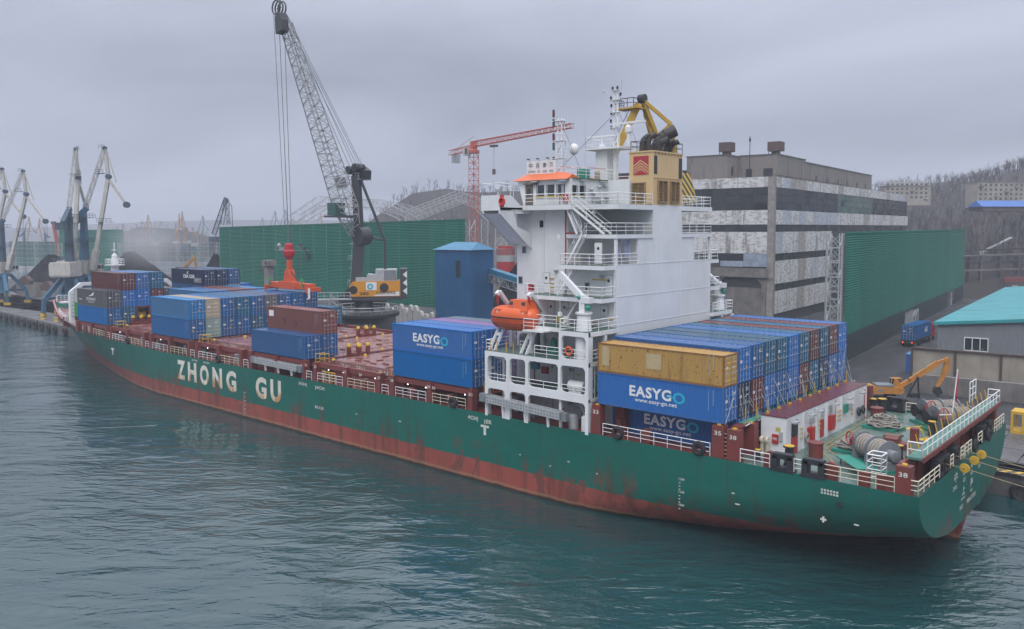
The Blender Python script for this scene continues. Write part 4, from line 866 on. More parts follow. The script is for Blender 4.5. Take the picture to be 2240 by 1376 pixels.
# bow: white breakwater portal, foremast, steps
g = MB().beam((-137,3.4,7.6),(-137,3.4,13.6),.7,.9).beam((-137,3.4,13.4),(-137,5.4,15.0),.7,.8).beam((-137,5.2,15.0),(-137,22.2,15.0),.6,.6).beam((-137,24.0,7.6),(-137,24.0,13.6),.7,.9).beam((-137,24.0,13.4),(-137,22.0,15.0),.7,.8)
BP = part('bow_portal', g, WHITE, SHIP); part('portal_rungs', (lambda b: [b.box(-136.6,-136.5,3.3,3.8,z,z+.12) for z in [8.2+.7*i for i in range(8)]] and b)(MB()), LGRY, BP)
g = MB().lathe([(.95,8),(.8,16.5),(.75,19.2)],(-141.5,13.7,0),12).box(-143.0,-140,12.3,15.1,18.2,18.35).lathe([(.6,18.3),(.55,20.2),(.2,20.6)],(-141.5,13.7,0),10).tube((-141.5,13.7,20),(-141.5,13.7,22.8),.1,6).box(-142.3,-140.7,13.5,13.9,21.2,21.35)
FM = part('foremast', g, WHITE, SHIP); part('railing', MB().rail([(-142.9,12.4,18.35),(-140.1,12.4,18.35),(-140.1,15,18.35),(-142.9,15,18.35),(-142.9,12.4,18.35)],1.1,3,1.2,.05).rail([(-142.6,12.2,14.5),(-140.2,12.2,14.5),(-140.2,15,14.5)],1.4,3,1.2,.05), WRAIL, FM)
part('bow_stair', MB().stairs((-139.3,6.4,7.0),(-141.6,6.4,8.3),.9,5,(0,1,0)).stairs((-146,6.0,7.3),(-149,9.5,8.9),1.0,8,(.7,.7,0)), WRAIL, SHIP)
g = MB()
for s_ in (-1, 1):
    pts = []
    for x in (-141,-147,-153,-158,-163,-167): X_, h_, z_ = hull_point(x, nk-1); pts.append((X_, CY+s_*(h_-.2), z_))
    g.rail(pts[:3], .9, 3, 1.4, .05)
part('railing', g, WRAIL, SHIP)
g = MB().rail([(-168,12,9.2),(-170,13,9.3),(-170,14.5,9.3),(-168,15.4,9.2)], 1.3, 3, .9, .05).box(-169,-167,12.8,14.6,9.0,9.3); part('bow_platform', g, WRAIL, SHIP)
for y in (9.5, 17.9):
    part('windlass', MB().box(-151,-148.4,y-.9,y+.9,7.0,7.4).lathe([(.7,-1),(.7,-.8),(.45,-.75),(.45,.75),(.7,.8),(.7,1)],(-149.7,y,8.1),14,'y'), GRY, SHIP, smooth=True)
part('bow_locker', MB().box(-158,-155.6,12.4,15,7.2,8.5), BLK, SHIP)
# ensign on its staff
part('flag_staff', MB().tube((12.2,18.4,9.3),(12.4,19.0,13.2),.05,6).beam((12.2,18.4,9.3),(11.4,17.5,9.3),.08), WRAIL, SHIP)
fl = MB(); vs = []
for k in range(7):
    for j in range(5): vs.append((12.36+.10*math.sin(j*2.1+k), 19.0+.12*math.cos(j*2.4)-.03*k+.05*j, 12.9-.42*k-.03*j))
fl.add(vs, [(k*5+j, k*5+j+1, k*5+j+6, k*5+j+5) for k in range(6) for j in range(4)])
solo('ensign_flag', fl, paint('flag_red',(.42,.02,.05),.8,.2,3), 'red flag hanging limp from the staff at the stern', 'flag', smooth=True)
# rope coils lying on the poop
rng = random.Random(21)
def coil(x, y, r, h_, lab):
    T = thing('rope_coil', (x, y, 7.0), lab, 'rope', 'rope coils on the aft deck')
    part('coil_tray', MB().prism([(x-r-.15,y-.9),(x+r-.3,y-1.2),(x+r+.2,y+.9),(x-r+.4,y+1.2)], 'z', 7.0, 7.22), TEAL, T)
    g = MB()
    for k in range(26):
        a = rng.random()*6.28; rr = r*rng.uniform(.45, .95); cx_, cy_ = x+rng.uniform(-.25,.25), y+rng.uniform(-.25,.25); z = 7.3+h_*(1-(rr/r)**2)*rng.uniform(.2,1)+rng.uniform(0,.12)
        pts = [V((cx_+rr*math.cos(a+q*.42), cy_+rr*.8*math.sin(a+q*.42), z+.09*math.sin(q*1.7+k))) for q in range(15)]
        g.path(pts, .065, 5)
    part('rope', g, ROPE, T)
coil(6.8, 9.3, 1.15, .9, 'grey rope heaped on a green tray beside the nearer winch'); coil(6.3, 19.3, 1.5, 1.1, 'large grey rope heap on a green tray in the middle of the aft deck')
g = MB(); rng = random.Random(4)
pts = [V((7.6+rng.uniform(-.8,.8)+.06*q, 7.6-.12*q+rng.uniform(-.4,.4), 7.06)) for q in range(18)]; solo('loose_rope', g.path(pts,.06,5), ROPE, 'tangled loose grey rope on the deck by the nearer winch', 'rope')

# ================================================================ CONTAINERS
def cont_mat(name, rustlev, rustc=(.10,.04,.02,1), r0=.28, r1=.3):
    t = NT(name); p = t.map(t.tc.outputs['Object'], loc=(0,0,0)); rnd = t.oi.outputs['Random']
    off = t.n.new('ShaderNodeVectorMath'); off.operation = 'ADD'; t.lk(t.tc.outputs['Object'], off.inputs[0])
    cb_ = t.n.new('ShaderNodeCombineXYZ'); t.lk(t.math('MULTIPLY', rnd, 97), cb_.inputs[0]); t.lk(t.math('MULTIPLY', rnd, 41), cb_.inputs[1]); t.lk(cb_.outputs[0], off.inputs[1]); p = off.outputs[0]
    col = t.oi.outputs['Color']
    hs = t.n.new('ShaderNodeHueSaturation'); t.lk(col, hs.inputs['Color']); t.lk(t.math('MULTIPLY_ADD', rnd, .5, .72), hs.inputs['Value']); t.lk(t.math('MULTIPLY_ADD', rnd, .2, .85), hs.inputs['Saturation'])
    c = t.mix(t.math('MULTIPLY', t.ramp(t.noise(p, .5, 5), .4, .75), .12), hs.outputs[0], (.05,.07,.10,1))
    c = t.mix(t.math('MULTIPLY', t.ramp(t.noise(t.map(p, (1.4,1.4,.18)), 1.1, 5, .6), .55, .8), .08+rustlev*.5), c, rustc)
    c = t.mix(t.ramp(t.noise(p, 2.1 if rustlev < 1 else 4.5, 6, .7), .74-rustlev*.12, .80-rustlev*.12), c, rustc)
    return t.out(c, t.math('MULTIPLY_ADD', t.noise(p, .7, 4), r1, r0), 0, t.noise(p, 3), .06, .03, spec=.2)
CMAT = cont_mat('container_paint', .05); CROOF = cont_mat('container_roof_wet', .05, r0=.06, r1=.3); CRUST = cont_mat('container_rusty', 1.28, (.085,.032,.014,1))
CSTEEL = paint('lock_steel', (.42,.45,.48), .4, .3, 3)
def cont_meshes(L_, H_):
    W_ = 2.438; d = .036
    def corr(n0, n1, base, outdir, along):  # trapezoid corrugation as an open strip
        g = MB(); n_ = max(4, int(abs(n1-n0)/.28)); st = (n1-n0)/n_; prof = []
        for k in range(n_): a = n0+k*st; prof += [(a+.02*st,0),(a+.28*st,0),(a+.42*st,d),(a+.78*st,d),(a+.92*st,0)]
        prof = [(n0,0)]+prof+[(n1,0)]
        return prof
    b = MB(); z0, z1 = .16, H_-.12
    pf = corr(-.14, -L_+.14, 0, 0, 'x')
    for y, s_ in ((.03, 1), (W_-.03, -1)):
        vs = []
        for a, q in pf: vs += [(a, y+s_*q, z0), (a, y+s_*q, z1)]
        b.add(vs, [(2*i, 2*i+1, 2*i+3, 2*i+2) for i in range(len(pf)-1)])
    vs = []; pf2 = corr(.12, W_-.12, 0, 0, 'y')
    for a, q in pf2: vs += [(-L_+.04+q, a, z0), (-L_+.04+q, a, z1)]
    b.add(vs, [(2*i, 2*i+2, 2*i+3, 2*i+1) for i in range(len(pf2)-1)])
    r = MB(); n_ = int(L_/.55); vs = []
    for k in range(n_+1):
        x = -.1-(L_-.2)*k/n_
        for dx, dz in ((0,0),(.16,.018),(.36,.018),(.5,0)):
            if x-dx > -L_+.08: vs += [(x-dx, .1, H_-.05+dz), (x-dx, W_-.1, H_-.05+dz)]
    r.add(vs, [(2*i, 2*i+1, 2*i+3, 2*i+2) for i in range(len(vs)//2-1)])
    f = MB()
    for y in (0, W_-.1):
        f.box(-L_+.14,-.14,y,y+.1,0,.16).box(-L_+.14,-.14,y+.0,y+.1,H_-.12,H_-.02)
        for x in (-L_, -.14): f.box(x,x+.14,y-.004 if y == 0 else y-.03,y+.13 if y == 0 else y+.104,.10,H_-.10)
        for x in (-L_-.004, -.156):
            for z in (0, H_-.118): f.box(x,x+.16,y-.008 if y == 0 else y-.05,y+.15 if y == 0 else y+.108,z,z+.118)
    for x in (-L_, -.12): f.box(x,x+.12,.12,W_-.12,0,.14).box(x,x+.12,.12,W_-.12,H_-.12,H_-.02)
    dw = (W_-.26)/2; dz = H_-.28; D_ = MB()      # one door leaf: panels with horizontal ribs
    D_.box(-.07,-.04,.005,dw-.005,.145,.145+dz)
    for k in range(5): z = .3+k*dz/5; D_.prism([(-.04,z),(-.04,z+dz/5*.55),(-.012,z+dz/5*.47),(-.012,z+dz/5*.08)], 'y', .06, dw-.06)
    bar = MB().tube((.015,0,.1),(.015,0,H_-.1),.024,5).box(0,.04,-.05,.05,.12,.2).box(0,.04,-.05,.05,H_-.22,H_-.13).box(0,.045,-.02,.3,1.05,1.11)
    mk = MB()
    return dict(body=mesh('c_body', b, CMAT), roof=mesh('c_roof', r, CROOF), frame=mesh('c_frame', f, CMAT), door=mesh('c_door', D_, CMAT), bar=mesh('c_bar', bar, CSTEEL), L=L_, H=H_, W=W_, dw=dw)
CM = {'hc': cont_meshes(12.192, 2.896), 'std': cont_meshes(12.192, 2.591), 't20': cont_meshes(6.058, 2.591)}
rng = random.Random(31); MKV = []
for v_ in range(5):
    g = MB()
    for row in range(7):
        z = 2.5-row*.12-(.3 if row > 3 else 0)
        if rng.random() < .75: y = 1.35+rng.uniform(0,.2); g.box(.0,.004,y,y+rng.uniform(.25,.7),z,z+.055)
    g.box(0,.004,.3,.3+rng.uniform(.3,.6),2.35,2.5) if rng.random() < .6 else g.box(0,.004,.35,.75,1.6,1.85)
    if rng.random() < .7: g.box(0,.004,1.5,1.62,1.2,1.32)
    MKV.append(mesh('c_mark', g, TEXTW))
STK = mesh('c_sticker', MB().box(0,.005,.28,.52,1.15,1.45), paint('sticker_amber',(.6,.32,.03),.6))
SMK = mesh('c_smark', (lambda g: [g.box(-1.35,-1.30,-.003,0,.6+.12*k,.68+.12*k) for k in range(14)] and [g.box(-.95,-.86,-.003,0,1.1+.16*k,1.18+.16*k) for k in range(8)] and g)(MB()), paint('side_mark',(.30,.45,.55),.6))
C_ = {'blue': (.004,.095,.28), 'eblue': (.003,.125,.42), 'sky': (.010,.16,.38), 'teal': (.010,.10,.19), 'navy': (.012,.028,.075), 'brown': (.125,.028,.024), 'rust': (.22,.065,.05), 'grey': (.10,.10,.11),
      'beige': (.42,.36,.26), 'mint': (.28,.40,.36), 'yellow': (.52,.29,.045), 'slate': (.10,.16,.22), 'violet': (.22,.12,.30), 'green': (.02,.22,.06), 'pale': (.42,.44,.42), 'lblue': (.05,.16,.36)}
NMC = {'eblue': 'bright blue', 'sky': 'sky blue', 'teal': 'teal blue', 'lblue': 'light blue', 'rust': 'rust pink', 'violet': 'lilac', 'mint': 'pale mint', 'pale': 'pale grey', 'yellow': 'rusty mustard yellow'}
ORD = ['outermost', 'second', 'third', 'fourth', 'fifth', 'sixth', 'seventh', 'eighth', 'ninth', 'tenth', 'farthest']
CALL = []
def container(xa, col_i, z, ck, where, tier, kind='hc', y=None, marks=True, label=None, grp=None):
    M = CM[kind]; y = W0*col_i if y is None else y
    nm = NMC.get(ck, ck)
    lab = label or '%s container, %s row from the sea, %s tier of the %s' % (nm, ORD[col_i], tier, where)
    T = thing('shipping_container', (xa, y, z), lab, 'container', grp or 'containers stacked on the ship')
    col = C_[ck]+(1,); rust = ck in ('yellow',)
    i_ = len(CALL); CALL.append(T); rg = random.Random(i_*17+5)
    def p_(nm_, me, loc=(0,0,0), par=T, c=True):
        o = bpy.data.objects.new(nm_, me); COL.objects.link(o); o.parent = par; o.location = loc; OFF[o] = V((0,0,0))
        if c: o.color = col
        if rust and c: o.material_slots[0].link = 'OBJECT'; o.material_slots[0].material = CRUST
        return o
    p_('container_body', M['body']); p_('container_roof', M['roof']); fr_ = p_('container_frame', M['frame'])
    if rust: fr_.color = (.24,.12,.045,1)
    for k in range(2):
        d = p_('door', M['door'], (0, .13+k*M['dw'], 0))
        for q in (.3, .8): p_('locking_bar', M['bar'], (-.035, M['dw']*q, 0), d, False)
    if marks:
        p_('door_markings', MKV[rg.randrange(5)], (-.028, 0, 0 if M['H'] > 2.8 else -.25), T, False)
        if rg.random() < .35: p_('door_sticker', STK, (-.026, rg.choice((0, 1.1)), 0), T, False)
        if col_i < 3: p_('side_markings', SMK, (0, 0, .3), T, False)
    return T
HC = 2.896
# stern stack: three tiers
Zs = [9.88-HC, 9.88, 9.88+HC]
WS = 'stern stack'
S1 = 'x eblue blue teal blue navy blue green blue blue blue'.split(); S2 = 'eblue navy brown eblue blue eblue brown teal navy eblue eblue'.split(); S3 = 'yellow eblue blue teal teal eblue teal brown teal brown eblue'.split()
for k in range(11):
    if k: container(-.05, k, Zs[0], S1[k], WS, 'bottom')
    container(0, k, Zs[1], S2[k], WS, 'middle')
    container(0, k, Zs[2], S3[k], WS, 'top', 'std' if k == 0 else 'hc')
ZF = 9.27
def blk(xa, where, rows):
    for ti, row in enumerate(rows):
        for k, ck in row.items():
            container(xa+random.Random(int(k*7+ti)).uniform(-.03,.03), k, ZF+ti*HC, ck, where, ('bottom', 'second', 'third')[ti])
mk_ = lambda s, k0=0: {k0+i: c for i, c in enumerate(s.split()) if c != '-'}
blk(-27.64, 'stack before the bridge', [mk_('blue blue violet slate'), mk_('eblue eblue violet slate')])
blk(-56.35, 'midship pair', [mk_('blue blue'), mk_('- rust')])
blk(-85.0, 'long stack', [mk_('blue mint blue blue teal blue rust blue blue - teal'), mk_('sky beige blue teal blue grey blue blue blue')])
blk(-99.3, 'low middle stack', [mk_('blue blue rust rust beige', 4), mk_('sky lblue rust rust sky', 4)])
blk(-113.1, 'tall bow stack', [mk_('blue teal - blue blue - - blue blue blue blue'), mk_('grey eblue eblue brown grey - - blue blue beige eblue'), mk_('- brown eblue teal - - - navy navy blue')])
container(-127.4, 1, ZF, 'green', 'short box', 'bottom', 't20', y=2.6, label='short green container beside the white bow portal'); container(-127.4, 1, ZF+2.6, 'pale', 'short box', 'second', 't20', y=2.6, label='short pale grey container on the green one by the bow portal')
for k in (3, 5, 7): container(-127.4, k, ZF+(2.6 if 0 else 0), 'blue', 'by the bow portal', 'bottom', 't20', label='short blue container behind the bow stack, %s row from the sea' % ORD[k])
def find(s): return next(c for c in CALL if c['label'].startswith(s))
# painted names
def ctext(T, s, x0, x1, z0, z1, mt, bold=.02, nm='container_lettering'):
    o = part(nm, text_mb(s, (x0, .03, z0), (1,0,0), (0,0,1), x1-x0, z1-z0, bold, .012), mt, T, local=True); return o
def easygo(T, dz=0):
    ctext(T, 'EASYG', -8.85, -4.75, 1.15+dz, 2.1+dz, TEXTW, .035); ctext(T, 'O', -4.6, -3.45, 1.05+dz, 2.0+dz, CYAN, .03); part('container_lettering', MB().box(-5.2,-4.5,.014,.022,1.47+dz,1.6+dz), CYAN, T, local=True)
    ctext(T, 'www.easy-go.net', -8.3, -4.2, .62+dz, 1.02+dz, TEXTW, .015)
easygo(find('bright blue container, outermost row from the sea, middle tier of the stern')); easygo(find('bright blue container, second row from the sea, bottom tier of the stern'), -.02); easygo(find('bright blue container, outermost row from the sea, second tier of the stack before'), .0)
T = find('navy container, eighth row from the sea, third tier of'); ctext(T, 'CMA CGM', -7.6, -3.4, 1.2, 1.9, TEXTW, .05); ctext(T, '(', -6.2, -5.4, 1.95, 2.5, TEXTW); part('container_lettering', MB().box(-3.4,-1.0,.012,.02,1.25,1.31).box(-3.4,-1.0,.012,.02,.55,.61).box(-3.4,-3.3,.012,.02,.61,1.25).box(-1.1,-1,.012,.02,.61,1.25).box(-3.1,-1.3,.012,.02,1.0,1.1).box(-3.1,-1.5,.012,.02,.75,.85), TEXTW, T, local=True)
T = find('grey container, outermost row'); ctext(T, 'RICHWAYS', -8.2, -4.6, .95, 1.5, TEXTW, .01); ctext(T, 'LINES LIMITED', -7.6, -5.2, .62, .8, TEXTW)
part('container_lettering', MB().add([(-7.6,.012,1.7),(-5.4,.012,1.9),(-5.1,.012,2.6),(-5.9,.012,2.15),(-6.1,.012,2.05)],[(0,1,2,3,4)]), TEXTW, T, local=True); ctext(T, 'Yuxin', -11.6, -10.2, .9, 1.2, TEXTW)
T = find('blue container, eighth row from the sea, second tier of the tall'); ctext(T, 'ARKAS', -7.5, -4.2, .9, 1.6, TEXTW, .02)
T = find('rust pink container, second row from the sea, second tier of the midship'); part('container_sign', MB().box(-11.8,-10.7,.01,.02,1.6,2.4), TEXTW, T, local=True); part('container_patch', MB().box(-8.4,-7.9,.012,.022,.9,1.5).box(-5.8,-5.4,.012,.022,.6,1.3), paint('patch_dark',(.08,.03,.03),.6), T, local=True)
T = find('rusty mustard'); part('container_patch', MB().box(-11.7,-11.0,.012,.03,.6,2.3).box(-7.2,-5.7,.012,.03,.8,2.1), paint('patch_tan',(.46,.36,.20),.6,.2), T, local=True)
# flat rack with a yellow machine in the bow stack
FR = thing('flat_rack', (-113.1,5.0,ZF), 'open flat rack frame holding a yellow machine in the bow stack', 'flat rack')
part('rack_base', MB().box(-125.2,-113.1,5.0,7.44,ZF,ZF+.5), RED, FR)
for x in (-125.2,-113.4): part('end_frame', MB().box(x,x+.3,5.0,5.25,ZF+.5,ZF+2.85).box(x,x+.3,7.2,7.44,ZF+.5,ZF+2.85).box(x,x+.3,5.25,7.2,ZF+2.6,ZF+2.85), RED, FR)
YM = thing('yellow_loader', (-116,6.2,ZF+.5), 'yellow wheeled machine strapped on the flat rack near the bow', 'machine')
part('machine_body', MB().prism([(-119.4,ZF+.9),(-114.0,ZF+.9),(-114.0,ZF+1.7),(-115.6,ZF+2.3),(-119.4,ZF+1.9)], 'y', 5.4, 7.0), YEL, YM); part('cab', MB().prism([(-117.9,ZF+1.9),(-116,ZF+1.9),(-116.3,ZF+2.8),(-117.7,ZF+2.8)], 'y', 5.6, 6.8), DGLS, YM)
for x in (-118.5,-115.2):
    for y in (5.3, 6.9): part('wheel', MB().lathe([(.55,0),(.6,.1),(.6,.3),(.55,.4)],(x,y-.1,ZF+1.1),14,'y'), TYRE, YM)

# ================================================================ WATER, QUAY, YARD
t = NT('sea_water'); p = t.geo.outputs['Position']
rot = (0,0,-YAW-.05)
w1 = t.noise(t.map(p, (.10,.20,1), rot), 1.0, 2, .5, .5); w2 = t.noise(t.map(p, (.36,.85,1), (0,0,-YAW+.12)), 1.0, 3, .5, .6); w3 = t.noise(t.map(p, (1.1,2.3,1), (0,0,-YAW-.3)), 1.0, 3, .5)
patch = t.ramp(t.noise(t.map(p, (.02,.035,1), rot), 1.0, 3), .35, .65)
pm = t.math('MULTIPLY_ADD', patch, 1.0, .28)
hgt = t.math('ADD', t.math('MULTIPLY', w1, .85), t.math('MULTIPLY', pm, t.math('ADD', t.math('MULTIPLY', w2, .40), t.math('MULTIPLY', w3, .11))))
wc = t.mix(t.ramp(t.noise(p, .02, 3), .3, .7), (.007,.042,.044,1), (.010,.050,.054,1))
SEA = t.out(wc, .03, 0, hgt, 1.0, .55); t.b.inputs['IOR'].default_value = 1.95
struct('sea', MB().add([(-3200,-3200,0),(3200,-3200,0),(3200,3200,0),(-3200,3200,0)],[(0,1,2,3)]), SEA)
GZ = 2.0
t = NT('quay_concrete'); p = t.geo.outputs['Position']; wet = t.noise(p, .18, 5, .6)
qc = t.mix(t.ramp(t.noise(p, .35, 6, .65), .35, .7), (.12,.115,.115,1), (.065,.065,.068,1)); qc = t.mix(t.math('MULTIPLY', t.ramp(t.noise(p, 1.6, 6, .7), .55, .7), .6), qc, (.035,.033,.033,1))
QUAY = t.out(qc, t.math('MULTIPLY_ADD', t.ramp(wet, .4, .62), .55, .22), 0, t.noise(p, 3, 5), .25, .05)
t = NT('coal_yard'); p = t.geo.outputs['Position']; wet = t.noise(t.map(p,(.25,.05,1)), 1, 5, .6)
yc = t.mix(t.ramp(t.noise(t.map(p, (.5,.06,1), (0,0,R(-20))), 1.0, 6, .65), .35, .7), (.018,.019,.021,1), (.040,.041,.044,1))
YARD = t.out(yc, t.math('MULTIPLY_ADD', t.ramp(wet, .4, .65), .4, .55), 0, t.noise(p, 2, 5), .3, .06)
QE = [(60,28.9),(20,28.9),(-128,28.9),(-184,18.4),(-212,20.2),(-300,24),(-420,28)]
q = MB(); q.prism(QE[::-1]+[(60,60)][:0]+[(-420+480*i/4,52) for i in range(5)], 'z', -4, GZ)
QO = struct('quay', q, QUAY)
struct('yard_ground', MB().prism([(-420,52),(140,52),(220,420),(-300,420)], 'z', -4, GZ-.01), YARD)
part('quay_cap', (lambda g: [g.beam((a[0],a[1]+.5,GZ+.12),(b[0],b[1]+.5,GZ+.12),1.0,.3) for a, b in zip(QE, QE[1:])] and g)(MB()), paint('cap_concrete',(.14,.135,.13),.8,.5,.6), QO)
hz = MB(); 
for k in range(26): x = 12.0+k*1.0; hz.add([(x,28.86,GZ-.05),(x+.5,28.86,GZ-.05),(x+1.0,28.86,GZ+.29),(x+.5,28.86,GZ+.29)],[(0,1,2,3)]).add([(x,28.88,GZ+.286),(x+.5,28.88,GZ+.286),(x+1.0,30.0,GZ+.286),(x+.5,30.0,GZ+.286)],[(0,1,2,3)])
part('hazard_stripes', hz, YEL, QO)
for k in range(13): part('kerb_block', MB().box(12+k*2.0,13.9+k*2.0,28.82,29.9,GZ-.1,GZ+.28), BLK, QO)
slab = mesh('slab', MB().box(-1.46,1.46,-1.46,1.46,0,.05), QUAY)
for i in range(9):
    for j in range(5): o = part('paving_slab', slab, None, QO); o.location = (7+i*3+random.uniform(-.03,.03), 35.5+j*3, GZ+random.uniform(-.015,.01)); o.rotation_euler[2] = random.uniform(-.01,.01)
for y in (31.6, 33.1): part('crane_rail', MB().box(-200,60,y-.06,y+.06,GZ,GZ+.07), paint('rail_steel%d'%y,(.05,.05,.05),.4), QO)
part('cable_duct', MB().box(8,60,34.2,34.5,GZ,GZ+.06), BLK, QO)
TF = [(-181.5-k*5.2, 18.2 if 0 else (18.6+(k*5.2)*.045)) for k in range(12)]
for k, (x, y) in enumerate(TF):
    yy = 18.4+(-184-x)/28*1.8 if x > -212 else 20.2+(-212-x)/88*3.8
    if x > -184: yy = 18.9
    solo('tyre_fender', MB().torus((x, yy-.35, .9), .75, .32, 16, 8, 'y'), TYRE, 'black tyre fender on the quay face, number %s from the ship bow' % ('one two three four five six seven eight nine ten eleven twelve'.split()[k]), 'fender', 'tyre fenders along the quay', smooth=True)
for k in range(5):
    solo('tyre_fender', MB().torus((16+k*3.4, 28.6, .7), .75, .32, 16, 8, 'y'), TYRE, 'black tyre fender on the quay wall behind the stern, %s from the hull' % ('first','second','third','fourth','fifth')[k], 'fender', 'tyre fenders behind the stern', smooth=True)
for x in (-205, -196): solo('quay_bollard', MB().lathe([(.5,0),(.38,.3),(.36,.8),(.55,.9),(.5,1.05)],(x,22.0,GZ),12), YEL, 'rusty yellow bollard on the quay ahead of the bow, %s one' % ('farther' if x < -200 else 'nearer'), 'bollard', smooth=True)

# ---- coal heaps and retaining wall
COAL = paint('coal', (.007,.007,.008), .95, .3, .5, dirt=(.016,.016,.018,1), bump=.6); COAL.node_tree.nodes['Principled BSDF'].inputs['Specular IOR Level'].default_value = .15
def heap(name, cx_, cy_, rx, ry, h_, lab, seed):
    rg = random.Random(seed); n_, m_ = 40, 14; vs = [(cx_, cy_, GZ+h_)]; fs = []
    ph = [rg.random()*6.28 for _ in range(6)]
    for j in range(1, m_+1):
        for i in range(n_):
            a = 2*math.pi*i/n_; q = j/m_; k = 1+.16*math.sin(2*a+ph[0])+.10*math.sin(3*a+ph[1])+.06*math.sin(7*a+ph[2])
            z = h_*(1-q**1.15)*(1+.10*math.sin(5*a+ph[3]+3*q))+rg.uniform(-.18,.18)*(1 if j < m_ else 0)
            vs.append((cx_+rx*q*k*math.cos(a), cy_+ry*q*k*math.sin(a), GZ+max(z,-.3)))
    fs += [(0, 1+i, 1+(i+1)%n_) for i in range(n_)]
    for j in range(m_-1):
        for i in range(n_): a = 1+j*n_+i; b = 1+j*n_+(i+1)%n_; fs.append((a, a+n_, b+n_, b))
    return solo(name, MB().add(vs, fs), COAL, lab, 'coal heap', 'coal heaps on the yard', smooth=True)
p_ = gxy(110, 318); heap('coal_heap', p_.x, p_.y, 21, 14, 13.5, 'large black coal heap under the grab cranes at left', 1)
p_ = gxy(285, 300); heap('coal_heap', p_.x, p_.y, 19, 14, 15, 'black coal heap wreathed in dust behind the bow', 2)
p_ = gxy(470, 300); heap('coal_heap', p_.x, p_.y, 10, 9, 14, 'small coal heap beside the green wind screen', 3)
p_ = gxy(760, 205); heap('coal_heap', p_.x, p_.y+4, 12, 9, 10.5, 'coal heap behind the mobile harbour crane', 4)
p_ = gxy(1098, 190); heap('coal_heap', p_.x, p_.y+8, 16, 10, 16, 'coal heap under the blue conveyor beside the bridge house', 5)
CONC = paint('rough_concrete', (.24,.23,.22), .85, .5, .5, streak=.3, rustc=(.10,.09,.08,1), bump=.3)
def wall_thing(name, a, b, h_, lab, n_, z0=GZ, mt=CONC, th=.4, gap=.06, pn='wall_panel', jag=0):
    a, b = V(a), V(b); T = thing(name, (a.x, a.y, z0), lab, 'wall'); d = (b-a)/n_; dn = d.normalized(); nr = V((-dn.y, dn.x, 0)); rg = random.Random(n_)
    for k in range(n_):
        p0, p1 = a+d*k+dn*gap, a+d*(k+1)-dn*gap; hh = h_-(rg.random()*jag); g = MB()
        o = rg.uniform(-.04,.04); q0, q1 = p0+nr*o, p1+nr*o
        if jag: prof = [(q0,0),(q1,0),(q1,hh*.8),(q0.lerp(q1,.75),hh*.95),(q0.lerp(q1,.4),hh),(q0.lerp(q1,.1),hh*.78)]
        else: prof = [(q0,0),(q1,0),(q1,hh),(q0,hh)]
        vs = [(q.x,q.y,z0+z) for q, z in prof]+[(q.x+nr.x*th,q.y+nr.y*th,z0+z) for q, z in prof]; m_ = len(prof)
        g.add(vs, [tuple(range(m_)), tuple(reversed(range(m_,2*m_)))]+[(i,i+m_,(i+1)%m_+m_,(i+1)%m_) for i in range(m_)])
        part(pn, g, mt, T)
    return T
wall_thing('retaining_wall', gxy(30,300), gxy(215,262), 5.0, 'weathered concrete retaining wall in front of the left coal heap', 18)
wall_thing('barrier_wall', gxy(838,200), gxy(958,178), 6.2, 'row of pale upright concrete slabs below the green screen', 11, mt=paint('pale_concrete',(.38,.37,.35),.85,.4,.6,bump=.3), th=.7, gap=.1, jag=1.6, pn='concrete_slab')

# ---- green wind screens
def screen_mat(name, c1, c2, split):
    t = NT(name); p = t.geo.outputs['Position']; s3 = t.sep(p)
    c = t.mix(t.ramp(t.noise(t.map(p,(.35,.35,.05)), 1, 4, .6), .3, .7), c1, c2)
    c = t.mix(t.math('MULTIPLY', t.ramp(t.noise(t.map(p,(.9,.9,.04)), 1, 4, .6), .5, .8), .4), c, (.10,.22,.18,1))
    c = t.mix(t.math('MULTIPLY', t.oi.outputs['Random'], .30), c, (.02,.09,.075,1))
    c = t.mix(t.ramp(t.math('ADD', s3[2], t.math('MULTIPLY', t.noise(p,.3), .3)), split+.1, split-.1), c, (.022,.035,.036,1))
    return t.out(c, .7, spec=.2)
def wind_screen(lab, a, b, z0, za, zb, rib, mt, npan, truss=True, zs=None, openings=()):
    a, b = V(a), V(b); T = thing('wind_screen', (a.x,a.y,GZ), lab, 'wind screen', 'green wind screens'); d = (b-a)/npan; dn = (b-a).normalized(); nr = V((dn.y,-dn.x,0))
    if nr.dot(CAM-a) < 0: nr = -nr
    for k in range(npan):
        p0, p1 = a+d*k, a+d*(k+1)-dn*.04; zt0, zt1 = za+(zb-za)*k/npan, za+(zb-za)*(k+1)/npan; g = MB(); vs = []
        zb0 = openings[k] if k < len(openings) and openings[k] else z0
        n_ = int((zt0-zb0)/rib)
        for j in range(n_+1):
            q = j/n_
            for o, dz in ((0,0),(.16,.55)):
                qq = min(1, q+dz/n_)
                vs += [tuple(p0+nr*o)[:2]+(zb0+(zt0-zb0)*qq,), tuple(p1+nr*o)[:2]+(zb0+(zt1-zb0)*qq,)]
        g.add(vs, [(2*i,2*i+1,2*i+3,2*i+2) for i in range(len(vs)//2-1)]); part('screen_panel', g, mt, T)
        c_ = MB(); c_.beam(tuple(p0-nr*.5)[:2]+(z0-4,), tuple(p0-nr*.5)[:2]+(zt0,), .3); part('screen_post', c_, LGRY, T)
    g = MB().beam(tuple(a+nr*.05)[:2]+(za+.1,), tuple(b+nr*.05)[:2]+(zb+.1,), .3, .3); part('top_rail', g, mt, T)
    if truss: 
        for e_, zt in ((a, za), (b, zb)): part('end_truss', MB().truss(tuple(e_-nr*1.6-dn*0)[:2]+(GZ,), tuple(e_-nr*1.6)[:2]+(zt,), 2.0, 9, .11), LGRY, T)
    return T
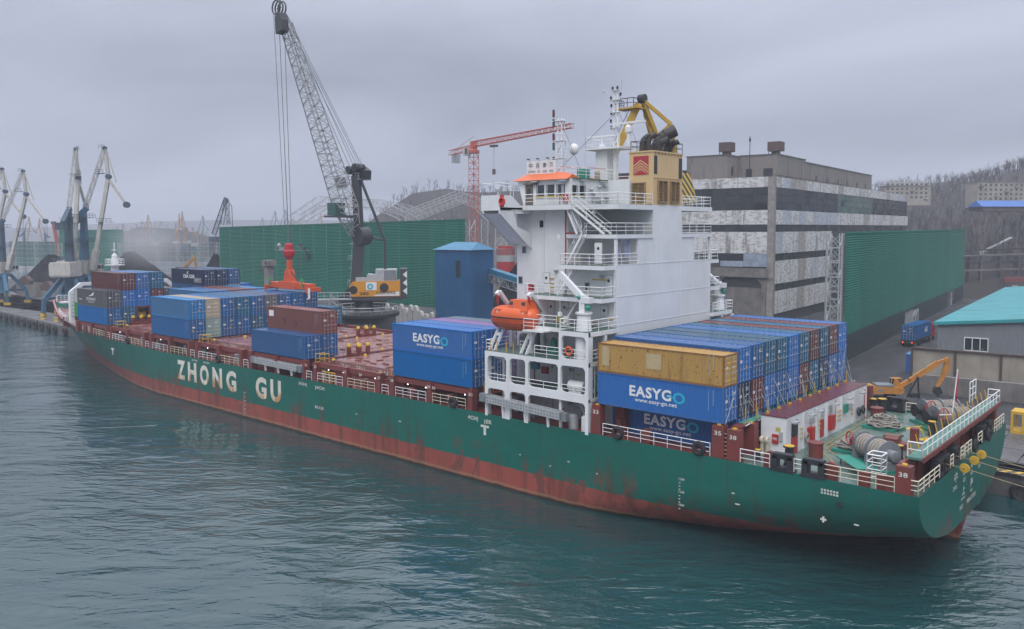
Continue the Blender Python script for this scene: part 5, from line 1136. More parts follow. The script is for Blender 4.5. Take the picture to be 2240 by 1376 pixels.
GSC = screen_mat('screen_green', (.006,.15,.095,1), (.010,.18,.125,1), 7.0); GSC2 = screen_mat('screen_green_mid', (.005,.14,.09,1), (.009,.17,.118,1), -5)
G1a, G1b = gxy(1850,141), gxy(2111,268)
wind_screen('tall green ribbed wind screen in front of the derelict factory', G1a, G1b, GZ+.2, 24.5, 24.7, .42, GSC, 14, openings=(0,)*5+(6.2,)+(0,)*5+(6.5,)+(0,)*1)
part('gate_truss', MB().truss(G1a.lerp(G1b,.39)+V((0,0,GZ)), G1a.lerp(G1b,.39)+V((0,0,6.4)), 2.2, 3, .12).truss(G1a.lerp(G1b,.42)+V((0,0,GZ)), G1a.lerp(G1b,.42)+V((0,0,6.4)), 2.0, 3, .1), LGRY, bpy.data.objects['wind_screen'])
part('screen_tower', MB().truss(gxy(1828,143,GZ), gxy(1828,143,24.2), 2.2, 10, .12), LGRY, bpy.data.objects['wind_screen'])
wind_screen('long green ribbed wind screen behind the mobile harbour crane', gxy(480,263), gxy(1018,203), 5.5, 25.9, 27.6, .40, GSC2, 18)
wind_screen('distant green wind screen behind the left portal crane', gxy(128,420), gxy(270,400), 3, 25.0, 25.2, .7, GSC2, 5)
wind_screen('low faded wind screen far at left', gxy(20,520), gxy(128,500), 3, 18, 18, 1.0, screen_mat('screen_faded',(.04,.12,.10,1),(.05,.14,.12,1),-5), 3, False)
# netting on poles (thin lattice fence)
def netting(lab, a, b, h_, n_):
    T = thing('net_fence', (a.x,a.y,GZ), lab, 'fence'); d = (b-a)/n_
    for k in range(n_+1): o = a+d*k; part('lattice_post', MB().truss((o.x,o.y,GZ),(o.x,o.y,GZ+h_),1.6,8,.09), LGRY, T)
    g = MB()
    for j in range(7): z = GZ+h_*(j+1)/7.5; g.tube((a.x,a.y,z),(b.x,b.y,z),.07,3)
    m_ = n_*5
    for k in range(m_): o = a+(b-a)*k/m_; g.tube((o.x,o.y,GZ),(o.x,o.y,GZ+h_),.05,3)
    part('net_wires', g, LGRY, T)
    tt = NT('net_mesh_%d' % n_); tb = tt.n.new('ShaderNodeBsdfTransparent'); mx = tt.n.new('ShaderNodeMixShader'); mx.inputs[0].default_value = .35
    tt.b.inputs['Base Color'].default_value = (.05,.10,.09,1); tt.lk(tb.outputs[0], mx.inputs[1]); tt.lk(tt.b.outputs[0], mx.inputs[2]); tt.lk(mx.outputs[0], tt.n['Material Output'].inputs[0])
    part('net_cloth', MB().add([(a.x,a.y,GZ+h_*.55),(b.x,b.y,GZ+h_*.55),(b.x,b.y,GZ+h_),(a.x,a.y,GZ+h_)],[(0,1,2,3)]), tt.m, T)
netting('grey netting fence on lattice posts behind the coal heaps', gxy(262,370), gxy(482,345), 17.5, 5); netting('far netting fence at the left edge', gxy(-20,430), gxy(130,400), 17.5, 3)

# ================================================================ CRANES
def crane_mat(n_, c, streak=.3): return paint(n_, c, .55, .3, .8, streak=streak)
CBLUE = crane_mat('crane_blue', (.02,.12,.22)); CDARK = crane_mat('crane_dark', (.03,.075,.12)); CWHT = crane_mat('crane_white', (.52,.50,.46)); CYEL = crane_mat('crane_yellow', (.50,.31,.02)); CTEAL = crane_mat('crane_teal', (.04,.18,.20)); CORG = crane_mat('crane_ochre', (.45,.22,.04))
RUSTY = paint('rusty_steel', (.10,.06,.05), .8, .5, 1)
def portal_crane(loc, rz, lab, grp, cols, boomdir, scale=1.0, grab=None, lw=1.0, k=1.0):
    T = thing('portal_crane', loc, lab, 'crane', grp, rz); T.scale = (scale,)*3
    leg, col, boom = cols; P = lambda nm, mb, mt, par=T, **kk: part(nm, mb, mt, par, local=True, **kk)
    for sx_ in (-1, 1):
        for sy_ in (-1, 1):
            P('portal_leg', MB().beam((sx_*5.2,sy_*5.2,.9),(sx_*5.0,sy_*5.0,4.5),.9*lw).beam((sx_*5.0,sy_*5.0,4.5),(sx_*1.6,sy_*1.6,10.2),1.1*lw), leg)
            P('bogie', MB().box(sx_*5.2-1.1,sx_*5.2+1.1,sy_*5.2-.4,sy_*5.2+.4,0,.95), YEL)
    P('portal_ring', MB().lathe([(2.6,9.6),(2.6,10.6),(2.0,10.7)],(0,0,0),14).beam((-5,-5,4.6),(5,-5,4.6),.6).beam((-5,5,4.6),(5,5,4.6),.6).lathe([(1.5,4.5),(1.5,9.8)],(0,0,0),10), leg)
    P('machine_house', MB().box(-6.5,1.2,-2.6,2.6,10.8,14.8).box(-6.7,-2.5,-2.75,2.75,11.2,14.4), CWHT); P('house_railing', MB().rail([(-6.4,-2.5,14.8),(1,-2.5,14.8),(1,2.5,14.8),(-6.4,2.5,14.8),(-6.4,-2.5,14.8)],1.0,2,2,.05), CDARK)
    P('operator_cab', MB().box(2.2,4.0,1.2,2.8,11.4,13.6), CWHT); P('cab_window', MB().box(4.0,4.03,1.35,2.65,12.2,13.4).box(2.4,3.9,1.17,1.2,12.3,13.3), DGLS)
    P('column', MB().prism([(-1.2,10.8),(1.1,10.8),(.7,28.5),(-.4,28.5)], 'y', -.85, .85).beam((-3.5,0,25.5),(1.2,0,29.6),1.2).beam((-3.8,0,24.2),(-.6,0,26.5),1.0).box(-5.8,-3.2,-1.2,1.2,23.6,25.6), col)
    P('column_platform', MB().box(-2.2,2.2,-2,2,20,20.12).rail([(-2.2,-2,20.1),(2.2,-2,20.1),(2.2,2,20.1)],1,2,1.5,.05).box(-1.8,2.6,-1.8,1.8,26.8,26.9).rail([(-1.8,-1.8,26.9),(2.6,-1.8,26.9),(2.6,1.8,26.9)],1,2,1.5,.05), CDARK)
    bt = V((2.2+5.2*k,0,38.5)); hd = V((1.4+5.2*k,0,46.5)); tp = V((3.0+9.2*k,0,30.5+(1-k)*3))
    P('main_boom', MB().beam((2.2,0,12),V((2.2,0,12)).lerp(bt,.22),1.9,1.4).beam(V((2.2,0,12)).lerp(bt,.20),bt,1.0,.95), boom)
    P('jib', MB().beam(hd,bt,.7,.9).beam(bt-V((.2,.0,.5)),tp,.6,.65).beam(hd+V((.3,0,0)),bt+(tp-bt)*.25+V((.9,0,.4)),.3), boom); P('jib_head', MB().lathe([(.9,-.5),(.9,.5)],tp,12,'y'), CDARK); P('jib_sheave', MB().lathe([(.6,-.4),(.6,.4)],hd,10,'y'), CDARK); P('boom_joint', MB().lathe([(.7,-.7),(.7,.7)],bt,10,'y'), CDARK)
    P('back_stay', MB().truss(V((.3,0,28.6)), hd, .9, 12, .10), boom); P('stay_platform', MB().box(hd.x-2.4,hd.x-.2,-1.2,1.2,hd.z-7.2,hd.z-7.1).rail([(hd.x-2.4,-1.2,hd.z-7.1),(hd.x-.2,-1.2,hd.z-7.1)],1,2,1,.05).rail([(hd.x-1.4,-.8,hd.z-.2),(hd.x+.2,-.8,hd.z-.2)],1,2,.8,.05).box(bt.x-3.2,bt.x+.6,-1.2,1.2,bt.z-13,bt.z-12.9).rail([(bt.x-3.2,-1.2,bt.z-12.9),(bt.x+.8,-1.2,bt.z-12.9)],1,2,1.2,.05), CDARK)
    if grab is not None:
        g = MB()
        for dy in (-.4,.4):
            for dx in (-.3,.3): g.tube(tp+V((dx,dy,0)),V((tp.x+dx,dy,grab)),.05,3)
        P('hoist_ropes', g, CDARK)
        P('grab_bucket', MB().prism([(tp.x-1.9,grab-3.2),(tp.x+1.9,grab-3.2),(tp.x+2.2,grab-1.7),(tp.x+.4,grab),(tp.x-.4,grab),(tp.x-2.2,grab-1.7)], 'y', -1.3, 1.3), RUSTY)
    return T
YR = math.atan2(RT.y, RT.x)      # heading across the view
YF = math.atan2(FW.y, FW.x)
g0 = gxy(183, 236, GZ)
portal_crane(g0, YR+.05, 'blue and white portal crane with raised angled jib behind the bow', 'portal cranes on the quay', (CBLUE, CBLUE, CWHT), 1, 1.0, None)
g0 = gxy(150, 228, GZ)
portal_crane(g0, YF+.10, 'portal crane with white cabin and boom seen end on, left of the bow', 'portal cranes on the quay', (CBLUE, CDARK, CWHT), 1, .99, None)
portal_crane(gxy(2, 262, GZ), YR-.1, 'pale portal crane leaning over the left coal heap', 'portal cranes on the quay', (CBLUE, CDARK, CWHT), 1, .9, 8.0, 1, 1.5)
portal_crane(gxy(-40, 285, GZ), YR-.02, 'portal crane at the left edge, only its beak in view', 'portal cranes on the quay', (CBLUE, CDARK, CWHT), 1, .95, 8.0, 1, 1.35)
FARC = []
for i, (px, D, rz, sc, cols, lab) in enumerate([(335,760,YR+2.9,.95,(CTEAL,CTEAL,CORG),'far teal and ochre crane nearest the dust cloud'),(388,800,YF,1.0,(CORG,CORG,CORG),'far ochre crane seen end on, left of a twin'),(406,790,YF+3.0,1.05,(CBLUE,CORG,CORG),'far ochre crane seen end on, tallest mast of the pair'),
    (432,740,YR+.1,.92,(CTEAL,CORG,CTEAL),'far crane with teal beak above the netting fence'),(590,900,YR+.2,1.12,(CORG,CORG,CTEAL),'far ochre crane left of the hoist ropes'),(612,900,YR+.3,1.15,(CORG,CORG,CTEAL),'far ochre crane behind the hoist ropes'),(566,1100,YR,1.0,(CTEAL,CTEAL,CTEAL),'tiny far crane above the left end of the long green screen'),
    (98,700,YR+3.0,.85,(CBLUE,CBLUE,CORG),'far blue crane left of the red jib'),(52,720,YR,.9,(CBLUE,CBLUE,CORG),'far blue crane near the left edge'),(690,820,YR+.1,1.0,(CORG,CORG,CORG),'far ochre crane under the white roof trusses')]):
    portal_crane(gxy(px, D, GZ), rz, lab, 'far cranes on the horizon', cols, 1, sc*.82, None)
# dark lattice crane left of the long screen, red jib far left
T = thing('lattice_crane', gxy(478, 330, GZ), 'dark lattice crane rising behind the left end of the green screen', 'crane')
part('lattice_tower', MB().truss(gxy(476,330,GZ), gxy(470,330,21), 3.2, 6, .14), CDARK, T); part('crane_base', MB().lathe([(2.4,20.5),(2.4,22.5)], gxy(470,330,0), 12), CDARK, T)
part('lattice_jib', MB().truss(pt(468,512,330), pt(494,432,330), 1.6, 12, .12, 1.0).tube(pt(494,432,330),pt(507,452,330),.15,4).tube(pt(507,452,330),pt(509,500,330),.14,4).truss(pt(494,434,330),pt(486,492,330),1.2,8,.09).truss(pt(496,436,330),pt(500,492,330),1.2,8,.09), CDARK, T)
T = thing('red_jib', gxy(122, 430, GZ), 'small red telescopic jib left of the distant green screen', 'crane'); part('jib_arm', MB().beam(pt(126,535,430),pt(117,487,430),1.6,1.2).beam(gxy(126,430,GZ),pt(126,535,430),1.4), paint('jib_red',(.36,.05,.04),.5), T); part('jib_head', MB().box(*[v for q in ((pt(117,487,430).x-1,pt(117,487,430).x+1),(pt(117,487,430).y-1,pt(117,487,430).y+1),(pt(117,487,430).z-.6,pt(117,487,430).z+.6)) for v in q]), RUSTY, T)
# tower crane
RO = paint('tower_crane_red', (.50,.10,.06), .5, .2, 1)
T = thing('tower_crane', gxy(1037, 262, GZ), 'orange red lattice tower crane with long jib rising beside the bridge', 'crane')
b0 = gxy(1037, 262, GZ); tz = 25.45+(500-332)*262/1812
part('mast', MB().truss(b0, V((b0.x,b0.y,tz)), 2.2, 26, .14), RO, T)
j1, j0 = pt(1252,266,212), pt(985,322,279); jm = V((b0.x,b0.y,tz+1.2)); j1.z = tz+2.0; j0.z = tz+1.2
part('jib', MB().truss(jm+V((0,0,1)), j1, 1.6, 34, .10, 1.1, up=V((0,0,1))), RO, T); part('counter_jib', MB().truss(jm, j0, 1.5, 7, .10).tube(jm+V((0,0,3.4)), j0, .07,4), RO, T); part('slewing_ring', MB().lathe([(1.9,tz-.6),(1.9,tz+.2),(1.2,tz+.6),(1.2,tz+3)],(b0.x,b0.y,0),12), RO, T)
part('counterweight', MB().box(j0.x+.4,j0.x+2.6,j0.y+.2,j0.y+2.2,j0.z-3.4,j0.z-.6), LGRY, T); part('crane_cab', MB().box(b0.x-2.2,b0.x-.4,b0.y-2.6,b0.y-1.0,tz-1.4,tz+1.0), CWHT, T); part('cab_window', MB().box(b0.x-1.3,b0.x-.42,b0.y-2.65,b0.y-2.6,tz-1.0,tz+.8), DGLS, T)
tr = jm.lerp(j1,.24); part('trolley', MB().box(tr.x-1.2,tr.x+1.2,tr.y-.6,tr.y+.6,tr.z-1.2,tr.z-.6).tube(tr-V((0,0,1)),tr-V((0,0,8)),.05,3).box(tr.x-.35,tr.x+.35,tr.y-.35,tr.y+.35,tr.z-9.4,tr.z-7.8), RUSTY, T)
# yellow portal crane behind the funnel
D0 = 122; yb = gxy(1425, D0+2, GZ)
T = thing('yellow_crane', yb, 'yellow portal crane with folded jib standing behind the funnel', 'crane')
part('crane_portal', MB().beam((yb.x-5,yb.y-5,GZ),(yb.x-2,yb.y-2,14),1.2).beam((yb.x+5,yb.y-5,GZ),(yb.x+2,yb.y-2,14),1.2).beam((yb.x-5,yb.y+5,GZ),(yb.x-2,yb.y+2,14),1.2).beam((yb.x+5,yb.y+5,GZ),(yb.x+2,yb.y+2,14),1.2).lathe([(2.4,13),(2.2,30)],(yb.x,yb.y,0),12), CYEL, T)
a, b = pt(1290,455,D0-1), pt(1396,228,D0-2)
part('main_boom', MB().beam(a, b, 1.25, 1.0), CYEL, T)
g = MB()
for q in range(14): o = a.lerp(b, .25+q*.05); g.tube(o+V((-.9,0,.6)), o+V((-.4,0,1.3)), .06, 3)
part('boom_rungs', g, BLK, T)
hd = pt(1405,216,D0-2)
part('jib_frame', MB().beam(hd,pt(1438,300,D0-1),.6,.5).beam(hd,pt(1424,296,D0+1),.55,.45).beam(pt(1410,222,D0-2),pt(1468,272,D0-2),.5,.5).beam(pt(1468,272,D0-2),pt(1436,300,D0-1),.45,.45).beam(pt(1468,272,D0-2),pt(1478,345,D0-1),.5,.5).beam(pt(1424,296,D0+1),pt(1440,302,D0-1),.6), CYEL, T)
part('jib_braces', MB().truss(pt(1414,250,D0-1),pt(1432,296,D0-1),.8,5,.08), CYEL, T)
part('head_sheave', MB().lathe([(.65,-.5),(.65,.5)], hd, 14, 'x'), BLK, T)
hp = pt(1388,236,D0-2); part('head_platform', MB().box(hp.x-2.6,hp.x+1.2,hp.y-1.2,hp.y+1.2,hp.z-.2,hp.z), CYEL, T); part('platform_railing', MB().rail([(hp.x-2.6,hp.y-1.2,hp.z),(hp.x+.6,hp.y-1.2,hp.z),(hp.x+.6,hp.y+1.2,hp.z)],1.3,2,1.2,.06).rail([(hp.x-2.6,hp.y-1.2,hp.z),(hp.x-2.6,hp.y+1.2,hp.z)],1.3,2,1.2,.06), BLK, T)
cw = pt(1497,420,D0+8); t = NT('hazard_paint'); wv = t.n.new('ShaderNodeTexWave'); t.lk(t.map(t.geo.outputs['Position'],(1,1,1)), wv.inputs[0]); wv.inputs['Scale'].default_value = .45; wv.bands_direction = 'DIAGONAL'; HAZ = t.out(t.mix(t.ramp(wv.outputs['Fac'],.48,.52),(.5,.33,.02,1),(.02,.02,.02,1)), .5)
part('counterweight', MB().prism([(cw.x-2,cw.z-3),(cw.x+.3,cw.z-3),(cw.x+1.2,cw.z-1.5),(cw.x-.2,cw.z+3),(cw.x-2,cw.z+3)], 'y', cw.y-2, cw.y+2), HAZ, T); part('counterweight_arm', MB().beam((cw.x-1,cw.y,cw.z-1),(yb.x,yb.y,cw.z-1),1.4,1.2), CYEL, T)

# mobile harbour crane
DM = 158; mc = gxy(798, DM, GZ); k_ = DM/1812
MH = thing('harbour_crane', mc, 'dark grey mobile harbour crane with yellow housing and tall lattice boom', 'crane')
zq = lambda py, D=DM: 25.45+(500-py)*D/1812
HA = YR+.12
def rot(mb):                              # the crane body is slewed across the view
    ca, sa = math.cos(HA), math.sin(HA); mb.v = [(mc.x+(x-mc.x)*ca-(y-mc.y)*sa, mc.y+(x-mc.x)*sa+(y-mc.y)*ca, z) for x, y, z in mb.v]; return mb
rp3 = lambda v: V(rot(MB().add([v], [])).v[0])
hpart = lambda nm, mb, mt, par, **k: part(nm, rot(mb), mt, par, **k)
MG = paint('crane_charcoal', (.045,.048,.055), .5, .3, .8)
g = MB().prism([(mc.x-5.6,zq(736)),(mc.x-5.6,zq(690)),(mc.x+5.6,zq(690)),(mc.x+5.6,zq(736)),(mc.x+4.2,zq(736)),(mc.x+3.4,zq(716)),(mc.x+1.6,zq(716)),(mc.x+.8,zq(730)),(mc.x-4.0,zq(730)),(mc.x-4.4,zq(736))][::-1], 'y', mc.y-4.5, mc.y+4.5)
for sx_ in (-5,5):
    for sy_ in (-4.5,4.5): g.box(mc.x+sx_-.8,mc.x+sx_+.8,mc.y+sy_-.8,mc.y+sy_+.8,GZ,zq(730))
hpart('undercarriage', g, MG, MH); hpart('base_ring', MB().lathe([(6.2,zq(690)),(6.4,zq(686)),(6.4,zq(683)),(2.4,zq(682))],(mc.x,mc.y,0),28), MG, MH, smooth=True)
hpart('ring_railing', MB().rail([(mc.x+6.2*math.cos(a*.35),mc.y+6.2*math.sin(a*.35),zq(683)) for a in range(19)],1.3,2,1.6,.06), LGRY, MH)
hpart('turntable', MB().lathe([(2.1,zq(683)),(1.85,zq(676)),(1.85,zq(652)),(2.2,zq(650))],(mc.x-.4,mc.y,0),20), MG, MH, smooth=True)
hpart('base_lettering', text_mb('LIEBHERR',(mc.x-2.8,mc.y-4.52,zq(715)),(1,0,0),(0,0,1),4.2,1.0,.03), LGRY, MH)
HYW = paint('housing_yellow', (.62,.27,.02), .4, .12, .6)
hx0, hx1 = mc.x-2.9, mc.x+6.6; hy0, hy1 = mc.y-2.6, mc.y+2.6; HZ0, HZ1 = zq(646), zq(613)
HS = hpart('machine_housing', MB().prism([(hx0+.4,HZ0),(hx1,HZ0),(hx1,HZ1),(hx0+1.2,HZ1),(hx0+.5,HZ1-.2),(hx0,HZ1-.9),(hx0,HZ0+.7)], 'y', hy0, hy1), HYW, MH)
hpart('housing_base', MB().box(hx0-.2,hx1+.3,hy0+.1,hy1-.1,zq(655),HZ0-.01), MG, HS); hpart('fan_opening', MB().lathe([(.85,-.03),(.85,.0)],(hx1-3.0,hy0-.01,(HZ0+HZ1)/2+.2),18,'y'), BLK, HS); hpart('fan_opening', MB().lathe([(.8,-.03),(.8,.0)],(hx0+.75,hy0-.012,(HZ0+HZ1)/2-.2),18,'y'), BLK, HS)
hpart('housing_letters', text_mb('LIEBHERR',(hx1-4.4,hy0,HZ0+.35),(1,0,0),(0,0,1),3.6,.6,.03), BLK, HS); hpart('housing_letters', text_mb('280',(hx0+1.9,hy0,HZ0+.25),(1,0,0),(0,0,1),1.7,.6,.03), BLK, HS)
hpart('housing_sign', MB().box(hx0+3.1,hx0+5.1,hy0-.04,hy0,HZ0+1.2,HZ0+2.7), TEXTW, HS); hpart('sign_mark', MB().torus((hx0+3.9,hy0-.05,HZ0+1.9),.42,.14,16,4,'y'), CYAN, HS); hpart('housing_stripe', MB().prism([(hx0+4.2,HZ0+.1),(hx1-.2,HZ0+.1),(hx1-.2,HZ0+.9),(hx0+5.6,HZ0+.55)],'y',hy0-.012,hy0-.002), TEXTW, HS)
hpart('power_pack', MB().box(hx1-4.6,hx1-.6,hy0+.2,hy1-.4,HZ1,zq(588)), LGRY, HS); hpart('power_grille', MB().box(hx1-3.0,hx1-.7,hy0+.17,hy0+.2,HZ1+.1,zq(590)), GRY, HS); hpart('roof_unit', MB().prism([(hx0+2.8,HZ1),(hx0+5.4,HZ1),(hx0+5.0,zq(600)),(hx0+3.4,zq(598))],'y',hy0+.4,hy1-1), LGRY, HS); hpart('roof_unit', MB().box(hx0+1.2,hx0+3.0,hy0+.3,hy0+1.6,HZ1,HZ1+.7), LGRY, HS)
hpart('counterweight', MB().box(hx1+.02,hx1+1.3,hy0-.1,hy1+.1,HZ0-.6,zq(587)), MG, HS)
g = MB()
for q in range(3): z = HZ0+.3+q*1.55; g.add([(hx1+1.3,hy0-.12,z),(hx1+1.3,hy0-.12,z+1.4),(hx1+.5,hy0-.12,z+.7)],[(0,1,2)])
hpart('warning_triangles', g, TEXTW, HS)
# tower of the crane
tb, tm, tt_ = rp3(V((mc.x-2.0,mc.y,zq(650)))), rp3(V((mc.x-1.0,mc.y,zq(520)))), rp3(V((mc.x-1.5,mc.y,zq(385))))
part('tower', MB().beam(tb,tm,2.3,2.0).tube(tm-V((0,0,1.2)),tt_,.95,12).lathe([(1.7,-1.2),(1.7,1.2)],tm+V((.8,0,.4)),16,'y'), MG, MH, smooth=True)
part('tower_head', MB().prism([(tt_.x-1.6,tt_.z-.4),(tt_.x+1.8,tt_.z-.6),(tt_.x+2.0,tt_.z+1.0),(tt_.x+.6,tt_.z+1.8),(tt_.x-1.2,tt_.z+1.3)],'y',mc.y-1.0,mc.y+1.0).lathe([(.8,-1.1),(.8,1.1)],tt_+V((-1.2,0,1.1)),14,'y').lathe([(.8,-1.1),(.8,1.1)],tt_+V((.8,0,1.5)),14,'y'), BLK, MH)
part('head_platform', MB().box(tt_.x-2.6,tt_.x+1.4,mc.y-1.6,mc.y+1.6,tt_.z-.7,tt_.z-.6).rail([(tt_.x-2.6,mc.y-1.6,tt_.z-.6),(tt_.x+1.4,mc.y-1.6,tt_.z-.6)],1.1,2,1,.05).tube(tt_+V((1.6,0,1.5)),tt_+V((1.6,0,3.2)),.05,4), LGRY, MH)
g = MB(); u_ = pt(842,525,DM); l_ = V((u_.x,u_.y,zq(590)))
part('back_strut', MB().tube(tt_+V((.8,.3,-.4)),u_,.27,8).tube(u_,l_,.27,8).tube(tm+V((.6,0,.6)),u_-V((0,0,0)),.2,8), MG, MH)
lg = MB()
for q in range(8): z = zq(640)+q*2.35; lg.torus((tb.x-1.6+q*.12,mc.y-.9,z),.75,.05,12,4,'z').rail([(tb.x-2.3+q*.12,mc.y-1.5,z-1.0),(tb.x-1.0+q*.12,mc.y-1.5,z-1.0)],1,2,.7,.04) if q % 2 else lg.torus((tb.x-1.6+q*.12,mc.y-.9,z),.7,.05,12,4,'z')
lg.ladder((tb.x-1.6,mc.y-1.2,zq(650)),(tb.x-.6,mc.y-1.2,zq(500)),.6,34,.04)
part('access_ladder', lg, LGRY, MH)
hpart('boarding_stair', MB().stairs((mc.x-3.6,mc.y-3.4,zq(683)),(mc.x-6.4,mc.y-3.0,zq(648)),.9,14,(0,1,0)).box(mc.x-8.6,mc.x-2.4,mc.y-3.6,mc.y-2.0,zq(652),zq(650)).rail([(mc.x-8.6,mc.y-3.6,zq(650)),(mc.x-2.6,mc.y-3.6,zq(650))],1.2,2,1.2,.05), LGRY, MH)
cb2 = pt(735,458,DM-3); part('crane_cab', MB().box(cb2.x-1.2,cb2.x+1.3,cb2.y-1.1,cb2.y+1.1,cb2.z-1.1,cb2.z+1.2), paint('cab_green',(.02,.10,.08),.3), MH); part('cab_floor', MB().box(cb2.x-2.0,cb2.x+4.6,cb2.y-1.3,cb2.y+1.3,cb2.z-1.5,cb2.z-1.15).beam(cb2+V((1.5,0,-1.3)),tm+V((0,0,4)),.5), MG, MH)
TIP = V((-90.1,20,61.5)); bp = tm+V((-.8,-.6,.8)); CLG = paint('boom_grey', (.46,.47,.48), .5, .3, 1)
q1 = bp.lerp(TIP,.13); q2 = bp.lerp(TIP,.95)
part('boom', MB().truss(bp, q1, 1.6, 3, .13, 3.3, up=V((0,1,.2))).truss(q1, q2, 3.3, 30, .13, 1.5, up=V((0,1,.2))), CLG, MH); part('boom_plate', MB().beam(bp.lerp(TIP,.2)+V((.3,0,1.2)),bp.lerp(TIP,.25)+V((.3,0,1.2)),2.4,.2), CLG, MH)
part('boom_head', MB().prism([(TIP.x-.8,TIP.z-3.8),(TIP.x+.9,TIP.z-3.4),(TIP.x+.9,TIP.z-1.6),(TIP.x+.2,TIP.z-.4),(TIP.x-1.0,TIP.z-1.0)],'y',TIP.y-.7,TIP.y+.7), MG, MH)
g = MB()
for dy in (-.55,0,.55): g.torus(TIP+V((-.7,dy,.5)),1.15,.13,20,6,'y'); 
for q in range(8): g.tube(TIP+V((-.7,0,.5)),TIP+V((-.7+1.1*math.cos(q*.785),0,.5+1.1*math.sin(q*.785))),.05,3)
part('head_sheave', g, MG, MH)
HK = V((-89.3,20,21.8)); g = MB()
for dx, dy, ex in ((-1.9,-.4,-.5),(-1.6,.4,-.3),(-.2,-.4,.3),(.1,.4,.5)): g.tube(TIP+V((dx*.9,dy,-.4)),HK+V((ex,dy*.6,.4)),.055,4)
part('hoist_ropes', g, paint('wire_dark',(.10,.12,.12),.6), MH)
g = MB()
for dx, dz, dy in ((-1.2,1.6,-.4),(-1.0,1.7,.4),(.8,2.1,-.5),(.9,2.2,.1),(1.0,2.2,.5)): g.tube(tt_+V((dx,dy,dz)),TIP+V((.7,dy,-.6)),.055,4)
part('luffing_ropes', g, paint('wire_pale',(.24,.28,.29),.6), MH)
# container spreader hanging from the crane
SO = paint('spreader_orange', (.60,.085,.02), .45, .2, 1.2); SRD = paint('block_red', (.42,.02,.03), .45, .2, 1)
SPR = thing('container_spreader', (-88.7,20,15.3), 'orange red container spreader hanging from the harbour crane over blue boxes', 'spreader')
part('spreader_beam', MB().box(-94.4,-83.0,19.3,20.7,15.6,16.5).box(-91.2,-86.4,19.1,20.9,15.5,16.7), SO, SPR)
for x in (-94.8,-82.6): part('end_beam', MB().box(x-.3,x+.3,18.8,21.2,15.35,15.95).box(x-.18,x+.18,18.7,18.95,15.08,15.4).box(x-.18,x+.18,21.05,21.3,15.08,15.4), SO, SPR)
for x in (-93.8,-84.4): part('flipper', MB().box(x-.1,x+.1,18.9,19.1,15.9,17.3).box(x-.3,x+.3,18.88,19.12,16.8,17.3), paint('flipper_green',(.06,.30,.10),.5), SPR)
part('sling_legs', MB().tube((-91.2,20,16.6),(-89.5,20,18.6),.12,6).tube((-86.6,20,16.6),(-89.0,20,18.6),.12,6), BLK, SPR)
part('swivel_head', MB().prism([(-90.3,16.6),(-88.2,16.6),(-88.8,18.7),(-89.7,18.7)],'y',19.4,20.6).tube((-89.25,20,18.6),(-89.25,20,21.0),.28,8).prism([(-89.7,20.2),(-88.8,20.2),(-88.9,18.4),(-89.6,18.4)],'y',19.7,20.3), SO, SPR)
part('hook_block', MB().lathe([(.3,20.4),(.75,20.8),(.95,21.2),(.95,21.8),(.75,22.0),(.7,22.9),(.4,23.1)],(-89.3,20,0),14), SRD, SPR, smooth=True)
part('spreader_light', MB().box(-82.3,-82.1,18.7,19.0,14.2,15.9), WRAIL, SPR)

# ================================================================ BUILDINGS AND YARD
RZ = R(4.5); XD = V((math.cos(RZ), math.sin(RZ), 0)); YD = V((-math.sin(RZ), math.cos(RZ), 0))
# derelict factory
FA = thing('derelict_factory', (-53.8,131.7,GZ), 'derelict white factory with dark window bands and grey brick rooftop sheds', 'building', rz=RZ)
OFF[FA] = V((0,0,0))
F = lambda nm, mb, mt, par=FA: part(nm, mb, mt, par, local=True)
t = NT('peeling_white'); p = t.geo.outputs['Position']; rv = t.oi.outputs['Random']
pw = t.mix(t.ramp(t.noise(t.map(p,(.35,.35,.9)), 1.9, 7, .74), .50, .57), (.62,.62,.62,1), (.36,.34,.325,1)); pw = t.mix(t.math('MULTIPLY', t.ramp(t.noise(t.map(p,(.8,.8,.12)), 1, 5, .6), .52, .7), .75), pw, (.09,.075,.06,1)); pw = t.mix(t.math('MULTIPLY', t.ramp(rv, .88, .91), .6), pw, (.25,.21,.175,1)); pw = t.mix(t.math('MULTIPLY', t.ramp(rv,.12,.08), .5), pw, (.33,.38,.48,1))
PEEL = t.out(pw, .85, 0, t.noise(p, 2, 6), .3, .08)
t = NT('grey_brick'); p = t.map(t.tc.outputs['Object'], (1,1,1)); sx = t.sep(t.tc.outputs['Object'])
bt_ = t.n.new('ShaderNodeTexBrick'); cbx = t.n.new('ShaderNodeCombineXYZ'); t.lk(t.math('ADD', sx[0], sx[1]), cbx.inputs[0]); t.lk(sx[2], cbx.inputs[1]); t.lk(cbx.outputs[0], bt_.inputs[0]); bt_.inputs['Scale'].default_value = 1.6
for nme, cc in (('Color1',(.27,.245,.225,1)),('Color2',(.21,.19,.175,1)),('Mortar',(.10,.09,.08,1))): bt_.inputs[nme].default_value = cc
bc = t.mix(t.math('MULTIPLY', t.ramp(t.noise(t.map(p,(.5,.5,.06)), 1.4, 5, .6), .52, .75), .7), bt_.outputs[0], (.04,.035,.03,1)); BRICK = t.out(bc, .9, 0)
t = NT('old_panes'); rv = t.oi.outputs['Random']; pc = t.mix(rv, (.020,.024,.028,1), (.034,.042,.045,1)); pc = t.mix(t.ramp(rv, .93, .95), pc, (.006,.006,.007,1)); PANE = t.out(pc, t.math('MULTIPLY_ADD', rv, .3, .12), 0)
t = NT('teal_panes'); PANE2 = t.out(t.mix(t.oi.outputs['Random'], (.06,.12,.11,1), (.10,.18,.16,1)), .2)
